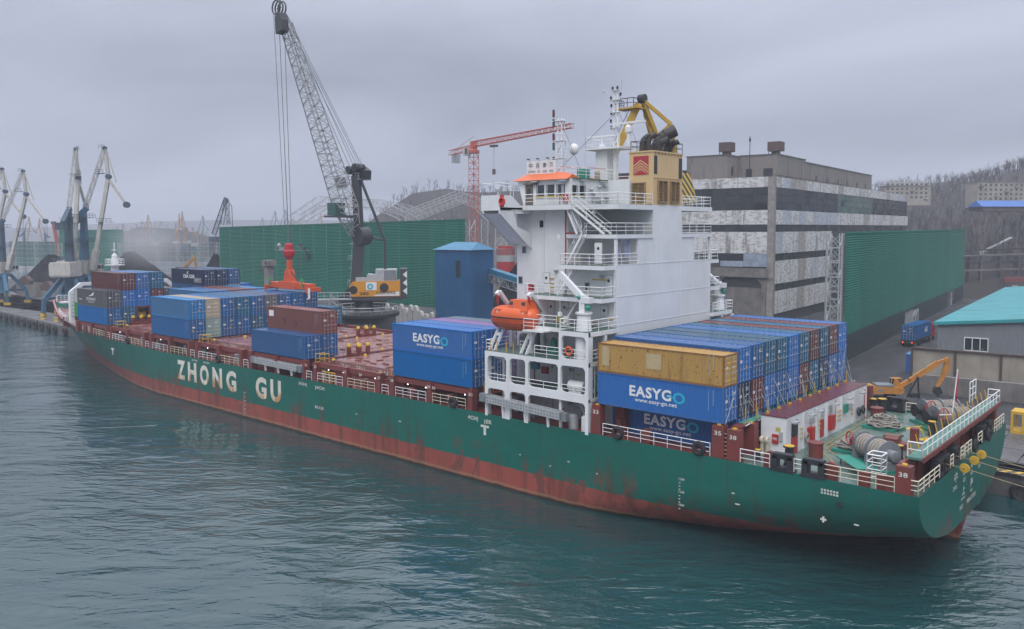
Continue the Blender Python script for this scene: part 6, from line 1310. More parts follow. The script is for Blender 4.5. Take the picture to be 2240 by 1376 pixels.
FRM = paint('window_frame_dark', (.03,.032,.035), .7, .3, 2); COLM = paint('column_grey', (.30,.28,.26), .9, .5, .8); CON2 = paint('stained_concrete', (.19,.18,.17), .9, .6, .5, streak=.5, rustc=(.05,.045,.04,1))
zt_ = 37.8-GZ; FL, FWD = 150.0, 62.0
F('core_wall', MB().box(-FWD,-.35,.35,FL,0,zt_-.6), CON2)
unit = mesh('unit', MB().box(0,1,0,1,0,1), PEEL); upane = mesh('upane', MB().box(0,1,0,1,0,1), PANE); upane2 = mesh('upane2', MB().box(0,1,0,1,0,1), PANE2)
def piece(nm, me, x, y, z, sx_, sy_, sz_, par=FA):
    o = bpy.data.objects.new(nm, me); COL.objects.link(o); o.parent = par; o.location = (x,y,z); o.scale = (sx_,sy_,sz_); OFF[o] = V((0,0,0)); return o
rg = random.Random(77)
WB = [(zt_-2.5,zt_),(zt_-11.5,zt_-8.0),(zt_-18.6,zt_-13.3),(zt_-26.0,zt_-20.4),(zt_-33.3,zt_-27.8)]
for bi, (z0, z1) in enumerate(WB):
    n_ = 25; w_ = FL/n_
    for k in range(n_):
        if bi > 1 and k > 7: continue
        piece('wall_panel', unit, -.33+rg.uniform(-.02,.03), .9+k*w_ if k else 1.4, z0, .33, w_-.06-(.5 if not k else 0), z1-z0)
    if bi < 3:
        for k in range(10): piece('wall_panel', unit, -1.4-(k+1)*6+.03, -.0+rg.uniform(-.02,.02), z0, 5.94, .34, z1-z0)
F('corner_column', MB().box(-1.4,.15,-.15,1.3,0,zt_), COLM)
F('window_back', MB().box(-.36,-.2,1.2,FL,0,zt_-1), FRM).location = (0,0,0)
F('window_back', MB().box(-FWD,-1.3,.2,.36,9,zt_-1), FRM)
def band(z0, z1, rows, n_, ylen, face, brk=None):
    hh = (z1-z0)/rows
    for r_ in range(rows):
        for k in range(n_):
            w_ = ylen/n_; teal = face == 'r' and rows == 3 and 16 <= k <= 27
            if rg.random() < .03: continue
            if face == 'r': piece('pane', upane2 if teal else upane, -.24, 1.5+k*w_+.08, z0+r_*hh+.08, .08, w_-.16, hh-.16)
            else: piece('pane', upane, -1.5-(k+1)*w_+.08, .12, z0+r_*hh+.08, w_-.16, .08, hh-.16)
band(zt_-8.0,zt_-2.5,3,44,FL-2,'r'); band(zt_-8.0,zt_-2.5,3,10,35,'l'); band(zt_-13.3,zt_-11.5,1,44,FL-2,'r'); band(zt_-13.3,zt_-11.5,1,10,35,'l'); band(zt_-20.4,zt_-18.6,1,14,48,'r'); band(zt_-27.8,zt_-26,1,14,48,'r'); band(zt_-20.4,zt_-18.9,1,6,21,'l')
blp = paint('faded_blue_panel', (.30,.36,.46), .85, .5, .6)
F('blue_panel', MB().box(-7.3,-1.45,.0,.34,zt_-21.8,zt_-18.65), blp); F('blue_panel', MB().box(-13.3,-7.36,.0,.34,zt_-21.9,zt_-20.5), blp)
F('ledge', MB().box(-FWD,-1.0,-.5,.4,zt_-24.0,zt_-22.2).box(-FWD,-1.0,-.9,.4,zt_-24.4,zt_-24.0), CON2)
for k in range(5): F('arch_column', MB().box(-2.6-k*12,-1.5-k*12,-.3,.5,0,zt_-24.4).prism([(-2.6-k*12,zt_-26),(-4.4-k*12,zt_-24.4),(.3-k*12,zt_-24.4),(-1.5-k*12,zt_-26)],'y',-.25,.45), CON2)
# rooftop sheds
PT = F('rooftop_shed', MB().box(-24,-13.0,3,17,zt_-.6,zt_+6.0).box(-13.0,-3.2,11.0,34,zt_-.6,zt_+6.2), BRICK); F('rooftop_shed', MB().box(-12,-3.4,34,108,zt_-.6,zt_+5.6), BRICK)
F('roof_cap', MB().box(-24.2,-12.8,2.8,17.2,zt_+6.0,zt_+6.2).box(-13.2,-3.0,10.8,34.2,zt_+6.2,zt_+6.4).box(-12.2,-3.2,34.2,108.2,zt_+5.6,zt_+5.8), CON2)
F('roof_lean_to', MB().box(-50,-24,2,12,zt_-.5,zt_+2.6), FRM)
for y, z, s_ in ((5.6,zt_+1.0,1.3),(13.4,zt_+1.0,1.3)): F('opening', MB().box(-13.0,-12.97,y,y+1.2,z,z+2.2), BLK)
for x in (-11.2,-6.6): F('opening', MB().box(x,x+(1.6 if x < -10 else 2.4),10.96,11.0,zt_+.6,zt_+2.8), BLK)
for k in range(6): F('opening', MB().box(-3.4,-3.37,44+k*11,45.6+k*11,zt_+.9,zt_+2.5), BLK)
for x, y, w_, z in ((-16.0,10,3.2,0),(-6.6,20,3.4,.4)): F('roof_vent', MB().box(x-w_/2,x+w_/2,y-w_/2,y+w_/2,zt_+7.4+z,zt_+9.8+z).box(x-.9,x+.9,y-.9,y+.9,zt_+6,zt_+7.5+z).beam((x-1.4,y-1.4,zt_+6),(x-1.4,y-1.4,zt_+7.5+z),.15).beam((x+1.4,y-1.4,zt_+6),(x+1.4,y-1.4,zt_+7.5+z),.15), RUSTY)
F('roof_aerial', MB().tube((-9.5,9,zt_),(-9.5,9,zt_+11),.10,5).box(-9.7,-9.3,8.8,9.2,zt_+9.6,zt_+10.4), BLK); F('roof_rail', MB().rail([(-3,2,zt_),(-3,80,zt_)],1.0,2,4,.05), FRM)
# blue sheet-clad tower with conveyor
t = NT('blue_sheet'); p = t.geo.outputs['Position']; BLS = t.out(t.mix(t.ramp(t.noise(p,.25,4),.3,.7),(.012,.085,.20,1),(.018,.105,.235,1)), .45, 0)
bt0 = gxy(1029,165); A_ = V((bt0.x,bt0.y,0)); TW = thing('blue_tower', (A_.x,A_.y,GZ), 'blue sheet clad transfer tower with pitched roof beside the green screen', 'tower', rz=RZ); OFF[TW] = V((0,0,0))
g = MB(); hT = 21.2-GZ
def corrug(g, u0, u1, z0, z1, fix, ax, step=.5, d=.08):
    n_ = int(abs(u1-u0)/step); vs = []
    for k in range(n_):
        for du, o in ((0,0),(.5,0),(.6,d),(.9,d)):
            u = u0+(u1-u0)*(k+du)/n_; q = fix[0]+fix[1]*o
            vs += [(u,q,z0),(u,q,z1)] if ax == 'x' else [(q,u,z0),(q,u,z1)]
    vs += [(u1,fix[0],z0),(u1,fix[0],z1)] if ax == 'x' else [(fix[0],u1,z0),(fix[0],u1,z1)]
    return g.add(vs, [(2*i,2*i+2,2*i+3,2*i+1) for i in range(len(vs)//2-1)])
corrug(g,-9.5,0,0,hT,(0,-1),'x'); corrug(g,0,7.3,0,hT,(0,1),'y'); g.box(-9.45,-.1,.1,7.25,0,hT)
part('tower_wall', g, BLS, TW, local=True); part('tower_roof', MB().add([(-9.9,-.4,hT-.05),(.4,-.4,hT-.05),(.4,7.7,hT-.05),(-9.9,7.7,hT-.05),(-7.4,3.6,hT+1.5),(-1.0,3.6,hT+1.5)],[(0,1,5,4),(1,2,5),(2,3,4,5),(3,0,4),(0,3,2,1)]), paint('blue_roof',(.03,.18,.32),.4,.2), TW, local=True)
part('tower_window', MB().box(-3.8,-2.6,-.12,-.09,hT-5.6,hT-2.2), DGLS, TW, local=True); part('window_frame', MB().box(-3.95,-3.8,-.13,-.08,hT-5.75,hT-2.05).box(-2.6,-2.45,-.13,-.08,hT-5.75,hT-2.05).box(-3.8,-2.6,-.13,-.08,hT-2.2,hT-2.05), BLS, TW, local=True)
T = thing('blue_conveyor', gxy(1080,176,GZ), 'bright blue covered conveyor running from the blue tower behind the bridge house', 'conveyor')
part('conveyor_cover', MB().beam(pt(1070,592,172),pt(1180,628,150),1.6,1.3), paint('conv_blue',(.02,.16,.28),.4), T); part('conveyor_truss', MB().truss(pt(1070,606,172),pt(1180,642,150),1.6,12,.1), GRY, T); ce = pt(1180,642,150); part('conveyor_trestle', MB().truss((ce.x,ce.y,GZ),(ce.x,ce.y,ce.z),2.0,4,.12), GRY, T); part('loading_hopper', MB().add([(ce.x-2,ce.y-4,ce.z-.5),(ce.x+2,ce.y-4,ce.z-.5),(ce.x+2,ce.y,ce.z-.5),(ce.x-2,ce.y,ce.z-.5),(ce.x-.6,ce.y-2.6,GZ),(ce.x+.6,ce.y-2.6,GZ),(ce.x+.6,ce.y-1.4,GZ),(ce.x-.6,ce.y-1.4,GZ)],[(0,1,5,4),(1,2,6,5),(2,3,7,6),(3,0,4,7)]), GRY, T)
T = thing('striped_chimney', gxy(1105,235,GZ), 'red and white striped chimney base seen left of the bridge house', 'chimney')
for k, (y0, y1) in enumerate(((602,588),(588,572),(572,558),(558,543))):
    q = gxy(1106,235); part('chimney_band', MB().lathe([(2.6,zq(y0,235)),(2.6,zq(y1,235))],(q.x,q.y,0),16), (LGRY,REDL,LGRY,paint('faded_red',(.3,.1,.1),.7))[k%4] if k else REDL, T)
q = gxy(1106,235); part('chimney_base', MB().lathe([(3.2,GZ),(3.0,zq(602,235))],(q.x,q.y,0),16), CONC, T); part('chimney_gear', MB().box(q.x-2,q.x+2,q.y-1,q.y+1,zq(543,235),zq(538,235)), REDL, T)
# unfinished white roof trusses
T = thing('roof_trusses', gxy(850,300,GZ), 'tangle of white steel roof trusses above the long green screen', 'trusses')
WT = paint('truss_white', (.42,.43,.44), .6, .2, 1)
def arch(D, pts, n_, w_):
    g = MB()
    for (xa,ya),(xb,yb2) in zip(pts, pts[1:]): g.truss(pt(xa,ya,D),pt(xb,yb2,D),w_,n_,.085)
    return g
for i, D in enumerate((292,310,330)):
    o = 22*i
    part('roof_truss', arch(D, [(640+o,480-2*i),(698+o,440+i),(790+o,446),(850+o,458),(880+o,472)], 5, 3.2), WT, T)
    part('roof_truss', arch(D, [(884+o*.6,474),(940+o*.6,452),(1000+o*.5,428+2*i),(1045+o*.4,448),(1075+o*.3,478)], 5, 3.2), WT, T)
for px in (648,760,880,960,1060): part('truss_column', MB().truss(gxy(px,300,GZ),pt(px,478,300),2.4,10,.12), WT, T)
part('lattice_frame', MB().truss(gxy(1095,240,GZ),pt(1095,455,240),3.0,10,.14).truss(gxy(1118,250,GZ),pt(1118,450,250),3,10,.14).truss(pt(1090,540,240),pt(1125,500,250),2,4,.1), WT, T)
# old concrete pylon
q = gxy(587,205); T = thing('concrete_pylon', (q.x,q.y,GZ), 'weathered concrete pylon with railed head left of the spreader', 'pylon')
part('pylon_shaft', MB().box(q.x-1.1,q.x+.6,q.y-.8,q.y+.8,GZ,zq(580,205)).box(q.x-2.2,q.x-1.1,q.y-.8,q.y+.6,zq(588,205),zq(582,205)), CONC, T); part('pylon_head', MB().box(q.x-1.4,q.x+1.3,q.y-1.2,q.y+1.2,zq(580,205),zq(568,205)), CONC, T); part('head_opening', MB().lathe([(.5,-.02),(.5,0)],(q.x+.5,q.y-1.2,zq(574,205)),14,'y'), BLK, T); part('pylon_railing', MB().rail([(q.x-2.6,q.y-1,zq(584,205)),(q.x+1.8,q.y-1,zq(584,205))],1.6,3,.9,.06).rail([(q.x-2.8,q.y-1,zq(598,205)),(q.x-1.2,q.y-1,zq(598,205))],1.6,3,.9,.06), RUSTY, T)
for i, px in enumerate((616,664)):
    q = pt(px,547,236); T = thing('lamp_platform', q, 'small steel lamp platform on the green screen, %s of the red hook block' % ('left','right')[i], 'platform')
    part('platform_floor', MB().box(q.x-2.2,q.x+1.6,q.y-1.0,q.y+1.2,q.z-.15,q.z).beam((q.x-1.6,q.y+1,q.z),(q.x,q.y+1,q.z-2.6),.12).beam((q.x+1.2,q.y+1,q.z),(q.x,q.y+1,q.z-2.6),.12), GRY, T); part('platform_railing', MB().rail([(q.x-2.2,q.y-1,q.z),(q.x+1.6,q.y-1,q.z)],1.1,2,1.2,.05), GRY, T); part('flood_lamp', MB().box(q.x-.7,q.x+.5,q.y-.4,q.y+.4,q.z,q.z+.8).ball((q.x-.5,q.y-.5,q.z+1.4),.55,8,6), LGRY if i == 0 else BLK, T)
# grey clad shed with turquoise roof
s0 = gxy(2058,125); SH = thing('clad_shed', (s0.x,s0.y,GZ), 'grey ribbed shed with turquoise roof behind the concrete fence', 'building', rz=RZ); OFF[SH] = V((0,0,0)); eh = 11.2-GZ
CLAD = paint('clad_grey', (.20,.215,.235), .5, .15, .4, streak=.12, rustc=(.1,.1,.1,1)); TQ = paint('roof_turquoise', (.03,.31,.34), .4, .3, .25, streak=.0)
S = lambda nm, mb, mt: part(nm, mb, mt, SH, local=True)
g = MB(); W_ = 26.0; sl_ = .10
def cl(g, x0, x1, z0): 
    n_ = int((x1-x0)/.42); vs = []
    for k in range(n_):
        for du, o in ((0,0),(.72,0),(.78,.07),(.94,.07)): x = x0+(x1-x0)*(k+du)/n_; vs += [(x,-o,z0),(x,-o,eh+x*sl_-.02)]
    vs += [(x1,0,z0),(x1,0,eh+x1*sl_)]; return g.add(vs, [(2*i,2*i+2,2*i+3,2*i+1) for i in range(len(vs)//2-1)])
S('gable_wall', cl(g,0,W_,0), CLAD); S('side_wall', MB().add([(0,0,0),(0,0,eh),(0,90,eh),(0,90,0)],[(0,1,2,3)]), CLAD)
S('shed_roof', MB().add([(-.5,-.5,eh-.03),(W_,-.5,eh+W_*sl_),(W_,90,eh+W_*sl_),(-.5,90,eh-.03),(-.5,-.5,eh-.5),(W_,-.5,eh+W_*sl_-.5),(-.5,90,eh-.5),(W_,90,eh+W_*sl_-.5)],[(0,1,2,3),(0,4,5,1),(3,6,4,0)]), TQ)
for k in range(1,4): S('roof_seam', MB().add([(-.5,k*20,eh+.02),(W_,k*20,eh+W_*sl_+.05),(W_,k*20+.25,eh+W_*sl_+.05),(-.5,k*20+.25,eh+.02)],[(0,1,2,3)]), paint('seam%d'%k,(.02,.22,.25),.5))
for x, z in ((3.6,5.1),(3.6,.5),(12.0,5.1),(12.0,.5),(20,5.1)):
    S('window_frame', MB().box(x,x+3.2,-.16,-.04,z,z+.12).box(x,x+3.2,-.16,-.04,z+1.9,z+2.05).box(x,x+.12,-.16,-.04,z,z+2).box(x+1.03,x+1.13,-.16,-.04,z,z+2).box(x+2.06,x+2.16,-.16,-.04,z,z+2).box(x+3.08,x+3.2,-.16,-.04,z,z+2), TEXTW)
    for k in range(3): S('pane', MB().box(x+.12+k*1.03,x+1.03+k*1.03,-.1,-.08,z+.12,z+1.9), DGLS)
# concrete fence with rusty cap and barbed wire
fa, fb = gxy(2003,122), gxy(2003,122)+XD*46
CF = wall_thing('concrete_fence', fa, fb, 5.6, 'tall concrete panel fence with rusty joints in front of the clad shed', 8, mt=paint('fence_panel',(.34,.31,.26),.85,.35,.5,streak=.3,rustc=(.16,.10,.06,1)), th=.3, gap=.12, pn='fence_panel')
for k in range(9): o = fa+XD*(46/8*k); part('fence_post', MB().box(o.x-.14,o.x+.14,o.y-.25,o.y+.2,GZ,GZ+5.7), RUSTY, CF)
part('fence_cap', MB().beam(fa+V((0,-.1,GZ+5.68)),fb+V((0,-.1,GZ+5.68)),.5,.14), RUSTY, CF)
g = MB(); o = fa-V((0,.2,0))
pts = [o+XD*(k*.22)+V((0,.3*math.cos(k*1.1),GZ+6.0+.3*math.sin(k*1.1))) for k in range(200)]; part('razor_wire', g.path(pts,.02,3), GRY, CF)
wall_thing('lower_wall', gxy(2003,117), gxy(2003,117)+XD*46, 2.6, 'stained low concrete wall below the panel fence', 6, mt=CON2, th=.8)
# blue site cabin
q = gxy(1990,133); T = thing('site_cabin', (q.x,q.y,GZ), 'blue site cabin with white windows behind the excavator', 'cabin', rz=RZ); OFF[T] = V((0,0,0))
part('cabin_wall', MB().box(0,8.0,0,3,0,2.9), paint('cabin_blue',(.015,.10,.32),.5,.15), T, local=True); part('cabin_roof', MB().box(-.1,8.1,-.1,3.1,2.9,3.05), paint('cabin_roof',(.05,.22,.45),.5), T, local=True)
for x in (2.6,6.0): part('window', MB().box(x,x+1.0,-.04,0,.7,2.0), DGLS, T, local=True); part('window_frame', MB().box(x-.1,x,-.06,0,.6,2.1).box(x+1.0,x+1.1,-.06,0,.6,2.1).box(x,x+1,-.06,0,2.0,2.1).box(x,x+1,-.06,0,.6,.7), TEXTW, T, local=True)
# truck with container
tq = gxy(1992,162); trd = RZ+R(90); T = thing('container_truck', (tq.x,tq.y,GZ), 'red truck with a low trailer seen from behind beside the green screen', 'truck', rz=trd-R(4)); OFF[T] = V((0,0,0))
part('trailer_bed', MB().box(0,13,-1.2,1.2,1.0,1.3).box(.2,12.6,-.5,.5,.8,1.0).box(-.1,0,-1.2,1.2,.6,1.2), BLK, T, local=True)
for x in (1.2,2.6,4.0,11.5,14.6):
    for y in (-1.05,1.05): part('wheel', MB().lathe([(.45,-.15),(.5,-.1),(.5,.1),(.45,.15)],(x,y,.5),14,'y'), TYRE, T, local=True)
part('truck_cab', MB().prism([(13.2,.8),(15.6,.8),(15.6,2.2),(15.2,3.6),(13.2,3.6)],'y',-1.2,1.2), REDL, T, local=True); part('cab_window', MB().prism([(13.8,2.2),(15.2,2.2),(14.9,3.2),(13.8,3.2)],'y',-1.23,-1.2), DGLS, T, local=True)
for y in (-.95,.75): part('tail_light', MB().box(-.14,-.1,y,y+.2,.75,.95), emit('tail_red%d'%int(y*10),(1,.05,.03,1),2.0), T, local=True)
lc = V((tq.x,tq.y,GZ+1.3)); dv = V((math.cos(trd-R(4)),math.sin(trd-R(4)),0)); ov = V((-dv.y,dv.x,0))
CT = container(0,0,0,'blue','x','x',label='blue container riding on the truck trailer beside the green screen', grp='containers ashore'); CT.location = lc+dv*.0+ov*1.22; CT.rotation_euler[2] = trd-R(4)+math.pi
part('container_lettering', text_mb('A&S',(-7.4,2.41,.9),(-1,0,0),(0,0,1),2.2,1.2,.04), TEXTW, CT, local=True)
# material handler excavator
eq = V((-4.6,56.0,GZ)); er_ = YR-.10; T = thing('excavator', eq, 'orange yellow excavator with raised two piece boom on the quay behind the stern', 'excavator', rz=er_); OFF[T] = V((0,0,0))
EY = paint('excavator_yellow', (.50,.21,.03), .5, .4, 1.2); P = lambda nm, mb, mt, **k: part(nm, mb, mt, T, local=True, **k)
for y in (-1.5,1.5): P('track', MB().prism([(-2.6,.25),(-2.2,0),(2.2,0),(2.6,.25),(2.7,.7),(2.2,1.0),(-2.2,1.0),(-2.7,.7)],'y',y-.35,y+.35), TYRE)
P('undercarriage', MB().box(-2.0,2.0,-1.2,1.2,.4,1.2).lathe([(1.0,1.1),(1.0,2.0)],(0,0,0),14), BLK); P('upper_body', MB().prism([(-3.4,2.2),(-3.1,1.9),(1.6,1.9),(2.0,2.2),(2.0,3.0),(-2.8,3.2),(-3.4,3.0)],'y',-1.4,1.4), EY); P('counterweight', MB().prism([(-3.8,2.1),(-3.0,1.9),(-3.0,3.4),(-3.5,3.4),(-3.8,3.0)],'y',-1.42,1.42), EY)
P('engine_cover', MB().box(-2.6,.3,-1.2,1.2,3.2,3.6), GRY); P('cab', MB().box(.4,2.0,.3,1.4,3.0,4.5), DGLS); P('cab_frame', MB().box(.35,2.05,.25,1.45,4.5,4.6).box(.35,.45,.28,.38,3,4.5).box(1.95,2.05,.28,.38,3,4.5), EY)
P('body_stripe', MB().add([(-2.6,-1.41,2.3),(-1.8,-1.41,2.3),(-1.5,-1.41,2.8),(-2.3,-1.41,2.8)],[(0,1,2,3)]), GRY)
P('boom', MB().beam((.9,-.5,2.8),(4.0,-.5,5.0),.55,.8).beam((3.9,-.5,4.9),(7.8,-.5,7.9),.5,.95).beam((7.6,-.5,7.8),(9.4,-.5,8.6),.45,.6), EY); P('boom_bracket', MB().prism([(.4,2.8),(1.4,2.8),(1.3,4.4),(.7,4.6)],'y',-.9,-.1), EY); P('boom_cylinder', MB().tube((1.8,-.2,2.4),(4.9,-.2,5.4),.12,8).tube((5.6,-.5,6.9),(9.0,-.5,8.1),.1,8), GRY)
P('stick', MB().prism([(8.9,8.9),(9.8,8.7),(9.7,6.6),(9.2,5.4),(8.0,3.2),(7.6,3.3),(8.4,5.6),(8.8,7.2)],'y',-.75,-.25), EY); P('stick_joint', MB().lathe([(.5,-.85),(.5,-.15)],(9.3,0,8.4),14,'y'), EY); P('boom_number', text_mb('2',(2.9,-.78,4.25),(.8,0,.55),(-.55,0,.8),.45,.6,.03), BLK)
P('grab', MB().prism([(7.4,3.3),(8.2,3.3),(8.6,2.2),(7.9,1.4),(7.1,2.2)],'y',-.9,-.1), BLK)
T.scale = (.76,.76,.70); T.location = eq+RT*.6
P('hydraulic_frame', MB().beam((2.6,-.9,1.2),(4.4,-.9,5.2),.25).beam((4.4,-.9,5.2),(4.6,-.9,1.0),.25).box(3.2,4.8,-1.0,0,1.2,2.0), BLK)
# yellow cages and bits on the quay
for i, (x, y) in enumerate(((11.6,47.5),(16.2,46.0))):
    T = thing('spreader_cage', (x,y,GZ), 'yellow steel lifting cage on the quay, %s the ship stern' % ('nearer to','farther from')[i], 'cage'); g = MB().box(x,x+3.6,y,y+2.4,GZ,GZ+.4).box(x,x+3.6,y,y+2.4,GZ+2.3,GZ+2.6)
    for dx in (0,1.1,2.3,3.35):
        for dy in (0,2.15): g.box(x+dx,x+dx+.25,y+dy,y+dy+.25,GZ+.4,GZ+2.3)
    part('cage_frame', g, YEL, T); part('cage_hook', MB().tube((x+1.8,y+1.2,GZ+2.6),(x+1.8,y+1.2,GZ+3.6),.2,8), BLK, T)
T = thing('quay_hopper', (2.6,48,GZ), 'open steel box with blue sides lying on the quay behind the winch', 'skip'); part('skip_body', MB().box(2.2,6.4,46,49,GZ,GZ+2.0), paint('skip_blue',(.03,.22,.40),.5,.4), T); part('skip_load', MB().box(2.3,6.3,46.1,48.9,GZ+1.95,GZ+2.1), RUSTY, T)
solo('electric_cabinet', MB().box(7.6,9.2,50,50.8,GZ,GZ+1.5).box(7.5,9.3,49.9,50.9,GZ+1.5,GZ+1.6).box(7.65,9.15,49.97,50,GZ+.2,GZ+1.4), LGRY, 'pale grey electric cabinet against the low concrete wall', 'cabinet')
# orange digger on the far heap
q = gxy(400,300,GZ+7); T = thing('digger', q, 'ochre excavator digging at the coal heap near the netting fence', 'excavator'); part('digger_body', MB().box(q.x-3.4,q.x+1,q.y-1.5,q.y+1.5,q.z+1,q.z+2.8).box(q.x-3,q.x+1.4,q.y-1.6,q.y+1.6,q.z-5,q.z+1), RUSTY, T); part('digger_boom', MB().beam((q.x,q.y,q.z+2.4),(q.x+3.2,q.y+2.4,q.z+6.4),.8).beam((q.x+3.2,q.y+2.4,q.z+6.4),(q.x+3.8,q.y+2.8,q.z+1),.7), CORG, T)
# ---- hills
HF = V((FW.x,FW.y,0)).normalized()
HILLS = [(2330,470,33,100,95),(1985,720,58,85,110),(1160,600,50,62,90),(905,640,34,38,60),(290,820,19,40,60),(415,900,14,50,60),(2800,470,38,120,110),(700,2400,44,500,200),(200,2600,30,600,200),(1550,1100,30,160,150),(2180,330,9,60,50)]
HC_ = [(gxy(px,D),z,a,b) for px,D,z,a,b in HILLS]
def hz_(x, y):
    h_ = -3.0
    for c_, z, a, b in HC_:
        d = V((x,y,0))-c_; u_, v_ = d.dot(RT)/a, d.dot(HF)/b
        h_ = max(h_, -3+(z+3)*math.exp(-(u_*u_+v_*v_)/2)*1.0) if 0 else h_+(z+3)*math.exp(-(u_*u_+v_*v_)/2)
    return h_+(1.2*math.sin(x*.05+y*.03)+.8*math.sin(x*.11-y*.07) if h_ > 2 else 0)
t = NT('hillside'); p = t.geo.outputs['Position']; hc = t.mix(t.ramp(t.noise(p,.03,6,.65),.35,.68),(.018,.013,.012,1),(.034,.024,.019,1)); hc = t.mix(t.math('MULTIPLY', t.ramp(t.noise(p,.25,5,.7),.5,.68), .6), hc, (.015,.012,.012,1)); HILL = t.out(hc, .95, 0, t.noise(p,.4,5), .6, .8)
def terrain(D0, D1, nD, L0, L1, nL):
    vs = []; 
    for i in range(nD+1):
        for j in range(nL+1):
            D = D0+(D1-D0)*i/nD; l = (L0+(L1-L0)*j/nL)
            q = V((CAM.x,CAM.y,0))+HF*D+RT*l; vs.append((q.x,q.y,hz_(q.x,q.y)))
    return MB().add(vs, [(i*(nL+1)+j,i*(nL+1)+j+1,(i+1)*(nL+1)+j+1,(i+1)*(nL+1)+j) for i in range(nD) for j in range(nL)])
struct('hills', terrain(270,1500,50,-700,1100,72), HILL, smooth=True); struct('far_hills', terrain(1600,3000,14,-2400,2400,50), HILL, smooth=True)
struct('hill_foot_ground', MB().add([tuple(gxy(2050,250,GZ-.05)),tuple(gxy(2500,200,GZ-.05)),tuple(gxy(2500,420,GZ-.05)),tuple(gxy(1900,420,GZ-.05))],[(0,1,2,3)]), HILL)
# bare trees
BARK = paint('bare_bark', (.050,.040,.036), .95, .4, .5); BARKL = paint('birch_bark', (.17,.16,.155), .9, .4, 1)
def tree_mb(rg, H_, r0, lev, nb, g=None, base=V((0,0,0)), sides=3):
    g = g or MB()
    def br(p0, d, l, r, k):
        p1 = p0+d*l; g.tube(p0, p1, r, sides if k else sides+1, r*.55)
        if k >= lev: return
        for i in range(nb[k]):
            q = rg.uniform(.35,1) if k == 0 else rg.uniform(.25,1); a = rg.random()*6.283
            s_ = rg.uniform(.45,.95); nd = (d+V((math.cos(a)*s_, math.sin(a)*s_, rg.uniform(.0,.5)))).normalized()
            br(p0+d*l*q, nd, l*rg.uniform(.42,.66), r*(.5 if k else .4), k+1)
    br(base, V((rg.uniform(-.08,.08),rg.uniform(-.08,.08),1)).normalized(), H_*.5, r0, 0)
    return g
def wood(name, lab, cnt, Dr, Lr, H_, seed, lev=2, nb=(6,5), cond=3, rr=.18):
    rg = random.Random(seed); g = MB(); protos = [tree_mb(random.Random(seed*9+i), 1, rr/9, lev, nb) for i in range(6)]
    n_ = 0; tries = 0
    while n_ < cnt and tries < cnt*20:
        tries += 1; D = rg.uniform(*Dr); l = rg.uniform(*Lr); q = V((CAM.x,CAM.y,0))+HF*D+RT*l; z = hz_(q.x,q.y)
        if z < cond: continue
        s_ = H_*rg.uniform(.7,1.3); a = rg.random()*6.28; ca, sa = math.cos(a)*s_, math.sin(a)*s_; pr_ = rg.choice(protos); nv = len(g.v)
        g.v += [(q.x+x*ca-y*sa, q.y+x*sa+y*ca, z-.3+zz_*s_) for x, y, zz_ in pr_.v]; g.f += [tuple(i+nv for i in f_) for f_ in pr_.f]; n_ += 1
    o = struct(name, g, BARK, kind='stuff', label=lab); return o
wood('bare_woodland', 'leafless brown wood covering the hill at right', 2600, (270,600), (130,420), 9, 5)
wood('bare_woodland', 'leafless wood on the hill behind the factory', 700, (600,820), (220,480), 9, 6, 2, (5,4), 12)
wood('bare_woodland', 'leafless wood on the far hill behind the tower crane', 900, (480,720), (-120,130), 8, 8, 2, (5,4), 10)
wood('bare_woodland', 'thin leafless wood on the low hills at left', 160, (740,950), (-420,-280), 9, 9, 2, (5,4), 5)
TR = [(2196,300,17,0,'broad bare tree in front of the pale apartment block'),(2120,290,13,0,'bare tree at the right edge of the tall green screen'),(2150,285,14,1,'pale birch standing left of the shed roof posts'),(2170,310,12,1,'slim pale birch behind the shed roof'),(2225,320,15,1,'leaning pale birch near the right edge'),(2238,295,13,0,'bare tree at the right edge above the shed roof'),(2070,345,10,0,'bare tree below the hip roofed block'),(2100,330,10,0,'bare tree between the two apartment blocks'),(2020,350,9,0,'bare tree beside the factory corner'),(2138,340,12,0,'dark bare tree below the blue roof')]
for i, (px, D, H_, bi, lab) in enumerate(TR):
    q = gxy(px,D); q.z = max(hz_(q.x,q.y), GZ-.3); T = thing('bare_tree', q, lab, 'tree', 'bare trees on the slope'); rg = random.Random(100+i)
    g = MB(); g.tube(q, q+V((rg.uniform(-.4,.4),0,H_*.45)), .22, 6, .13); part('trunk', g, BARKL if bi else BARK, T)
    part('crown', tree_mb(rg, H_*1.5, .13, 4, (8,5,4,3), base=q+V((0,0,H_*.18))), BARKL if bi else BARK, T)
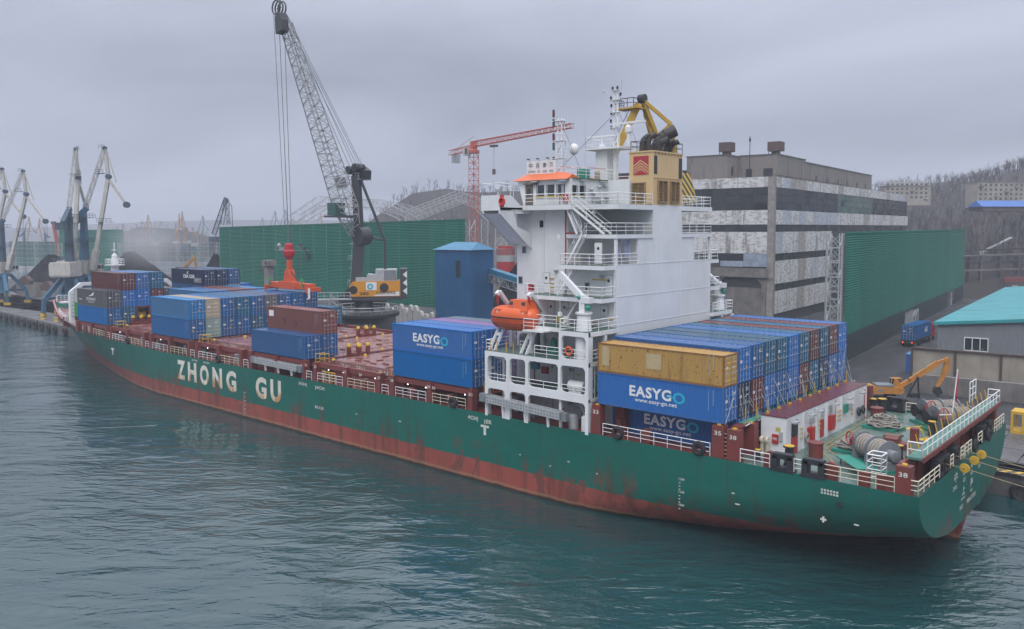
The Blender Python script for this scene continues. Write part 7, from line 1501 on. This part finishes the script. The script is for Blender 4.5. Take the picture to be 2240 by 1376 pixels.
# apartment blocks
APW = paint('apartment_wall', (.36,.33,.29), .85, .4, .25); APD = paint('grim_wall',(.10,.09,.085),.9,.3,.5); APR = paint('slate_roof', (.16,.155,.15), .8, .3, .5); BLR = paint('roof_bright_blue', (.03,.13,.42), .5, .2)
def apartment(px, D, w_, d_, h_, rz, lab, rows, cols, pyb, roof=True):
    q = pt(px,pyb,D); T = thing('apartment_block', q, lab, 'building', rz=rz); OFF[T] = V((0,0,0)); P = lambda nm, mb, mt, par=T: part(nm, mb, mt, par, local=True)
    P('wall', MB().box(0,w_,0,d_,-4,h_), APW)
    if roof: P('roof', MB().add([(-.6,-.6,h_),(w_+.6,-.6,h_),(w_+.6,d_+.6,h_),(-.6,d_+.6,h_),(4,d_/2,h_+3),(w_-4,d_/2,h_+3)],[(0,1,5,4),(1,2,5),(2,3,4,5),(3,0,4),(0,3,2,1)]), APR)
    else: P('roof', MB().box(-.3,w_+.3,-.3,d_+.3,h_,h_+.5), CONC)
    for r_ in range(rows):
        for c_ in range(cols):
            x = 1.2+c_*(w_-2)/cols; z = .8+r_*2.9
            if (c_*3+r_) % 7 == 3: P('balcony', MB().box(x-.4,x+2.2,-1.0,0,z-.6,z+.5), (APR, APW, LGRY)[(c_+r_)%3])
            P('window', MB().box(x,x+1.5,-.05,0,z,z+1.5), DGLS); P('window_frame', MB().box(x-.08,x,-.07,0,z-.08,z+1.58).box(x+.7,x+.78,-.07,0,z,z+1.5).box(x+1.5,x+1.58,-.07,0,z-.08,z+1.58), LGRY)
    for c_ in range(3): P('side_window', MB().box(w_,w_+.05,2+c_*3.4,3.6+c_*3.4,.8,2.3).box(w_,w_+.05,2+c_*3.4,3.6+c_*3.4,3.7,5.2), DGLS)
    T.scale = (.64,)*3; return T
apartment(1935,365,30,13,9.5,RZ+.5,'beige apartment block with hipped slate roof beyond the factory',4,9,437); apartment(2138,340,48,12,12,RZ+.75,'pale weathered apartment block on the hill at the right edge',4,13,440,False)
q = pt(2150,452,290); T = thing('blue_roofed_house', q, 'low house with bright blue roof among bare trees at right', 'house', rz=RZ+.7); part('wall', MB().box(0,30,0,8,-1.6,0), APD, T, local=True); part('roof', MB().add([(-.5,-.5,0),(30.5,-.5,0),(30.5,8.5,0),(-.5,8.5,0),(0,4,2.2),(30,4,2.2)],[(0,1,5,4),(1,2,5),(2,3,4,5),(3,0,4)]), BLR, T, local=True)
# elevated track and pipe behind the tall screen
T = thing('rail_viaduct', gxy(2120,290,GZ), 'dark steel rail viaduct behind the tall green screen', 'viaduct')
for py in (548,560,575,592): a, b = pt(2105,py,285), pt(2290,py-6,290); part('viaduct_girder', MB().beam(a,b,.8,.5), (CON2, RUSTY, BLK, CON2)[(py//7)%4], T)
for px in (2118,2145,2185,2225): part('viaduct_column', MB().beam(gxy(px,288,GZ),pt(px,560,288),.7), BLK, T)
part('stair_pipe', MB().beam(pt(2145,548,300),pt(2148,560,300),1.2).beam(pt(2147,552,300),pt(2212,520,320),.9,.5), LGRY, T); part('red_wagon', MB().beam(pt(2195,612,270),pt(2260,612,268),2.0,1.4), paint('wagon_red',(.2,.03,.03),.7,.4), T)
T = thing('lamp_poles', gxy(2218,200,GZ), 'three white flag poles standing behind the turquoise roof', 'poles')
for px in (2216,2220,2225): part('pole', MB().tube(gxy(px,215,GZ),pt(px,624,215),.12,6), TEXTW, T)

# ================================================================ HAZE
def vol(name, mb, dens, col, lab, an=.0):
    m_ = bpy.data.materials.new(name+'_air'); m_.use_nodes = True; n_ = m_.node_tree.nodes; n_.clear(); pv = n_.new('ShaderNodeVolumePrincipled'); pv.inputs['Density'].default_value = dens; pv.inputs['Color'].default_value = col; pv.inputs['Anisotropy'].default_value = an
    o_ = n_.new('ShaderNodeOutputMaterial'); m_.node_tree.links.new(pv.outputs[0], o_.inputs['Volume']); return struct(name, mb, m_, label=lab, kind='stuff')
HAZE = vol('haze', MB().box(-3300,3300,-3300,3300,-5.5,150), .00050, (.84,.89,1,1), 'pale bluish haze over the whole port')
q = pt(318,535,285); d_ = vol('dust_cloud', MB().box(-1,1,-1,1,-1,1), .05, (.93,.93,.97,1), 'pale dust cloud rising from the coal heap'); d_.location = q; d_.scale = (16,16,11)
nt_ = d_.data.materials[0].node_tree; n_ = nt_.nodes; pv = next(x for x in n_ if x.type == 'PRINCIPLED_VOLUME'); tcd = n_.new('ShaderNodeTexCoord'); gr_ = n_.new('ShaderNodeTexGradient'); gr_.gradient_type = 'QUADRATIC_SPHERE'; nz = n_.new('ShaderNodeTexNoise'); nz.inputs['Scale'].default_value = 2.2; nz.inputs['Detail'].default_value = 3
m1 = n_.new('ShaderNodeMath'); m1.operation = 'MULTIPLY'; m2 = n_.new('ShaderNodeMath'); m2.operation = 'MULTIPLY'; m2.inputs[1].default_value = .22
for a_, b_ in ((tcd.outputs['Object'], gr_.inputs[0]), (tcd.outputs['Object'], nz.inputs['Vector']), (gr_.outputs['Fac'], m1.inputs[0]), (nz.outputs['Fac'], m1.inputs[1]), (m1.outputs[0], m2.inputs[0]), (m2.outputs[0], pv.inputs['Density'])): nt_.links.new(a_, b_)
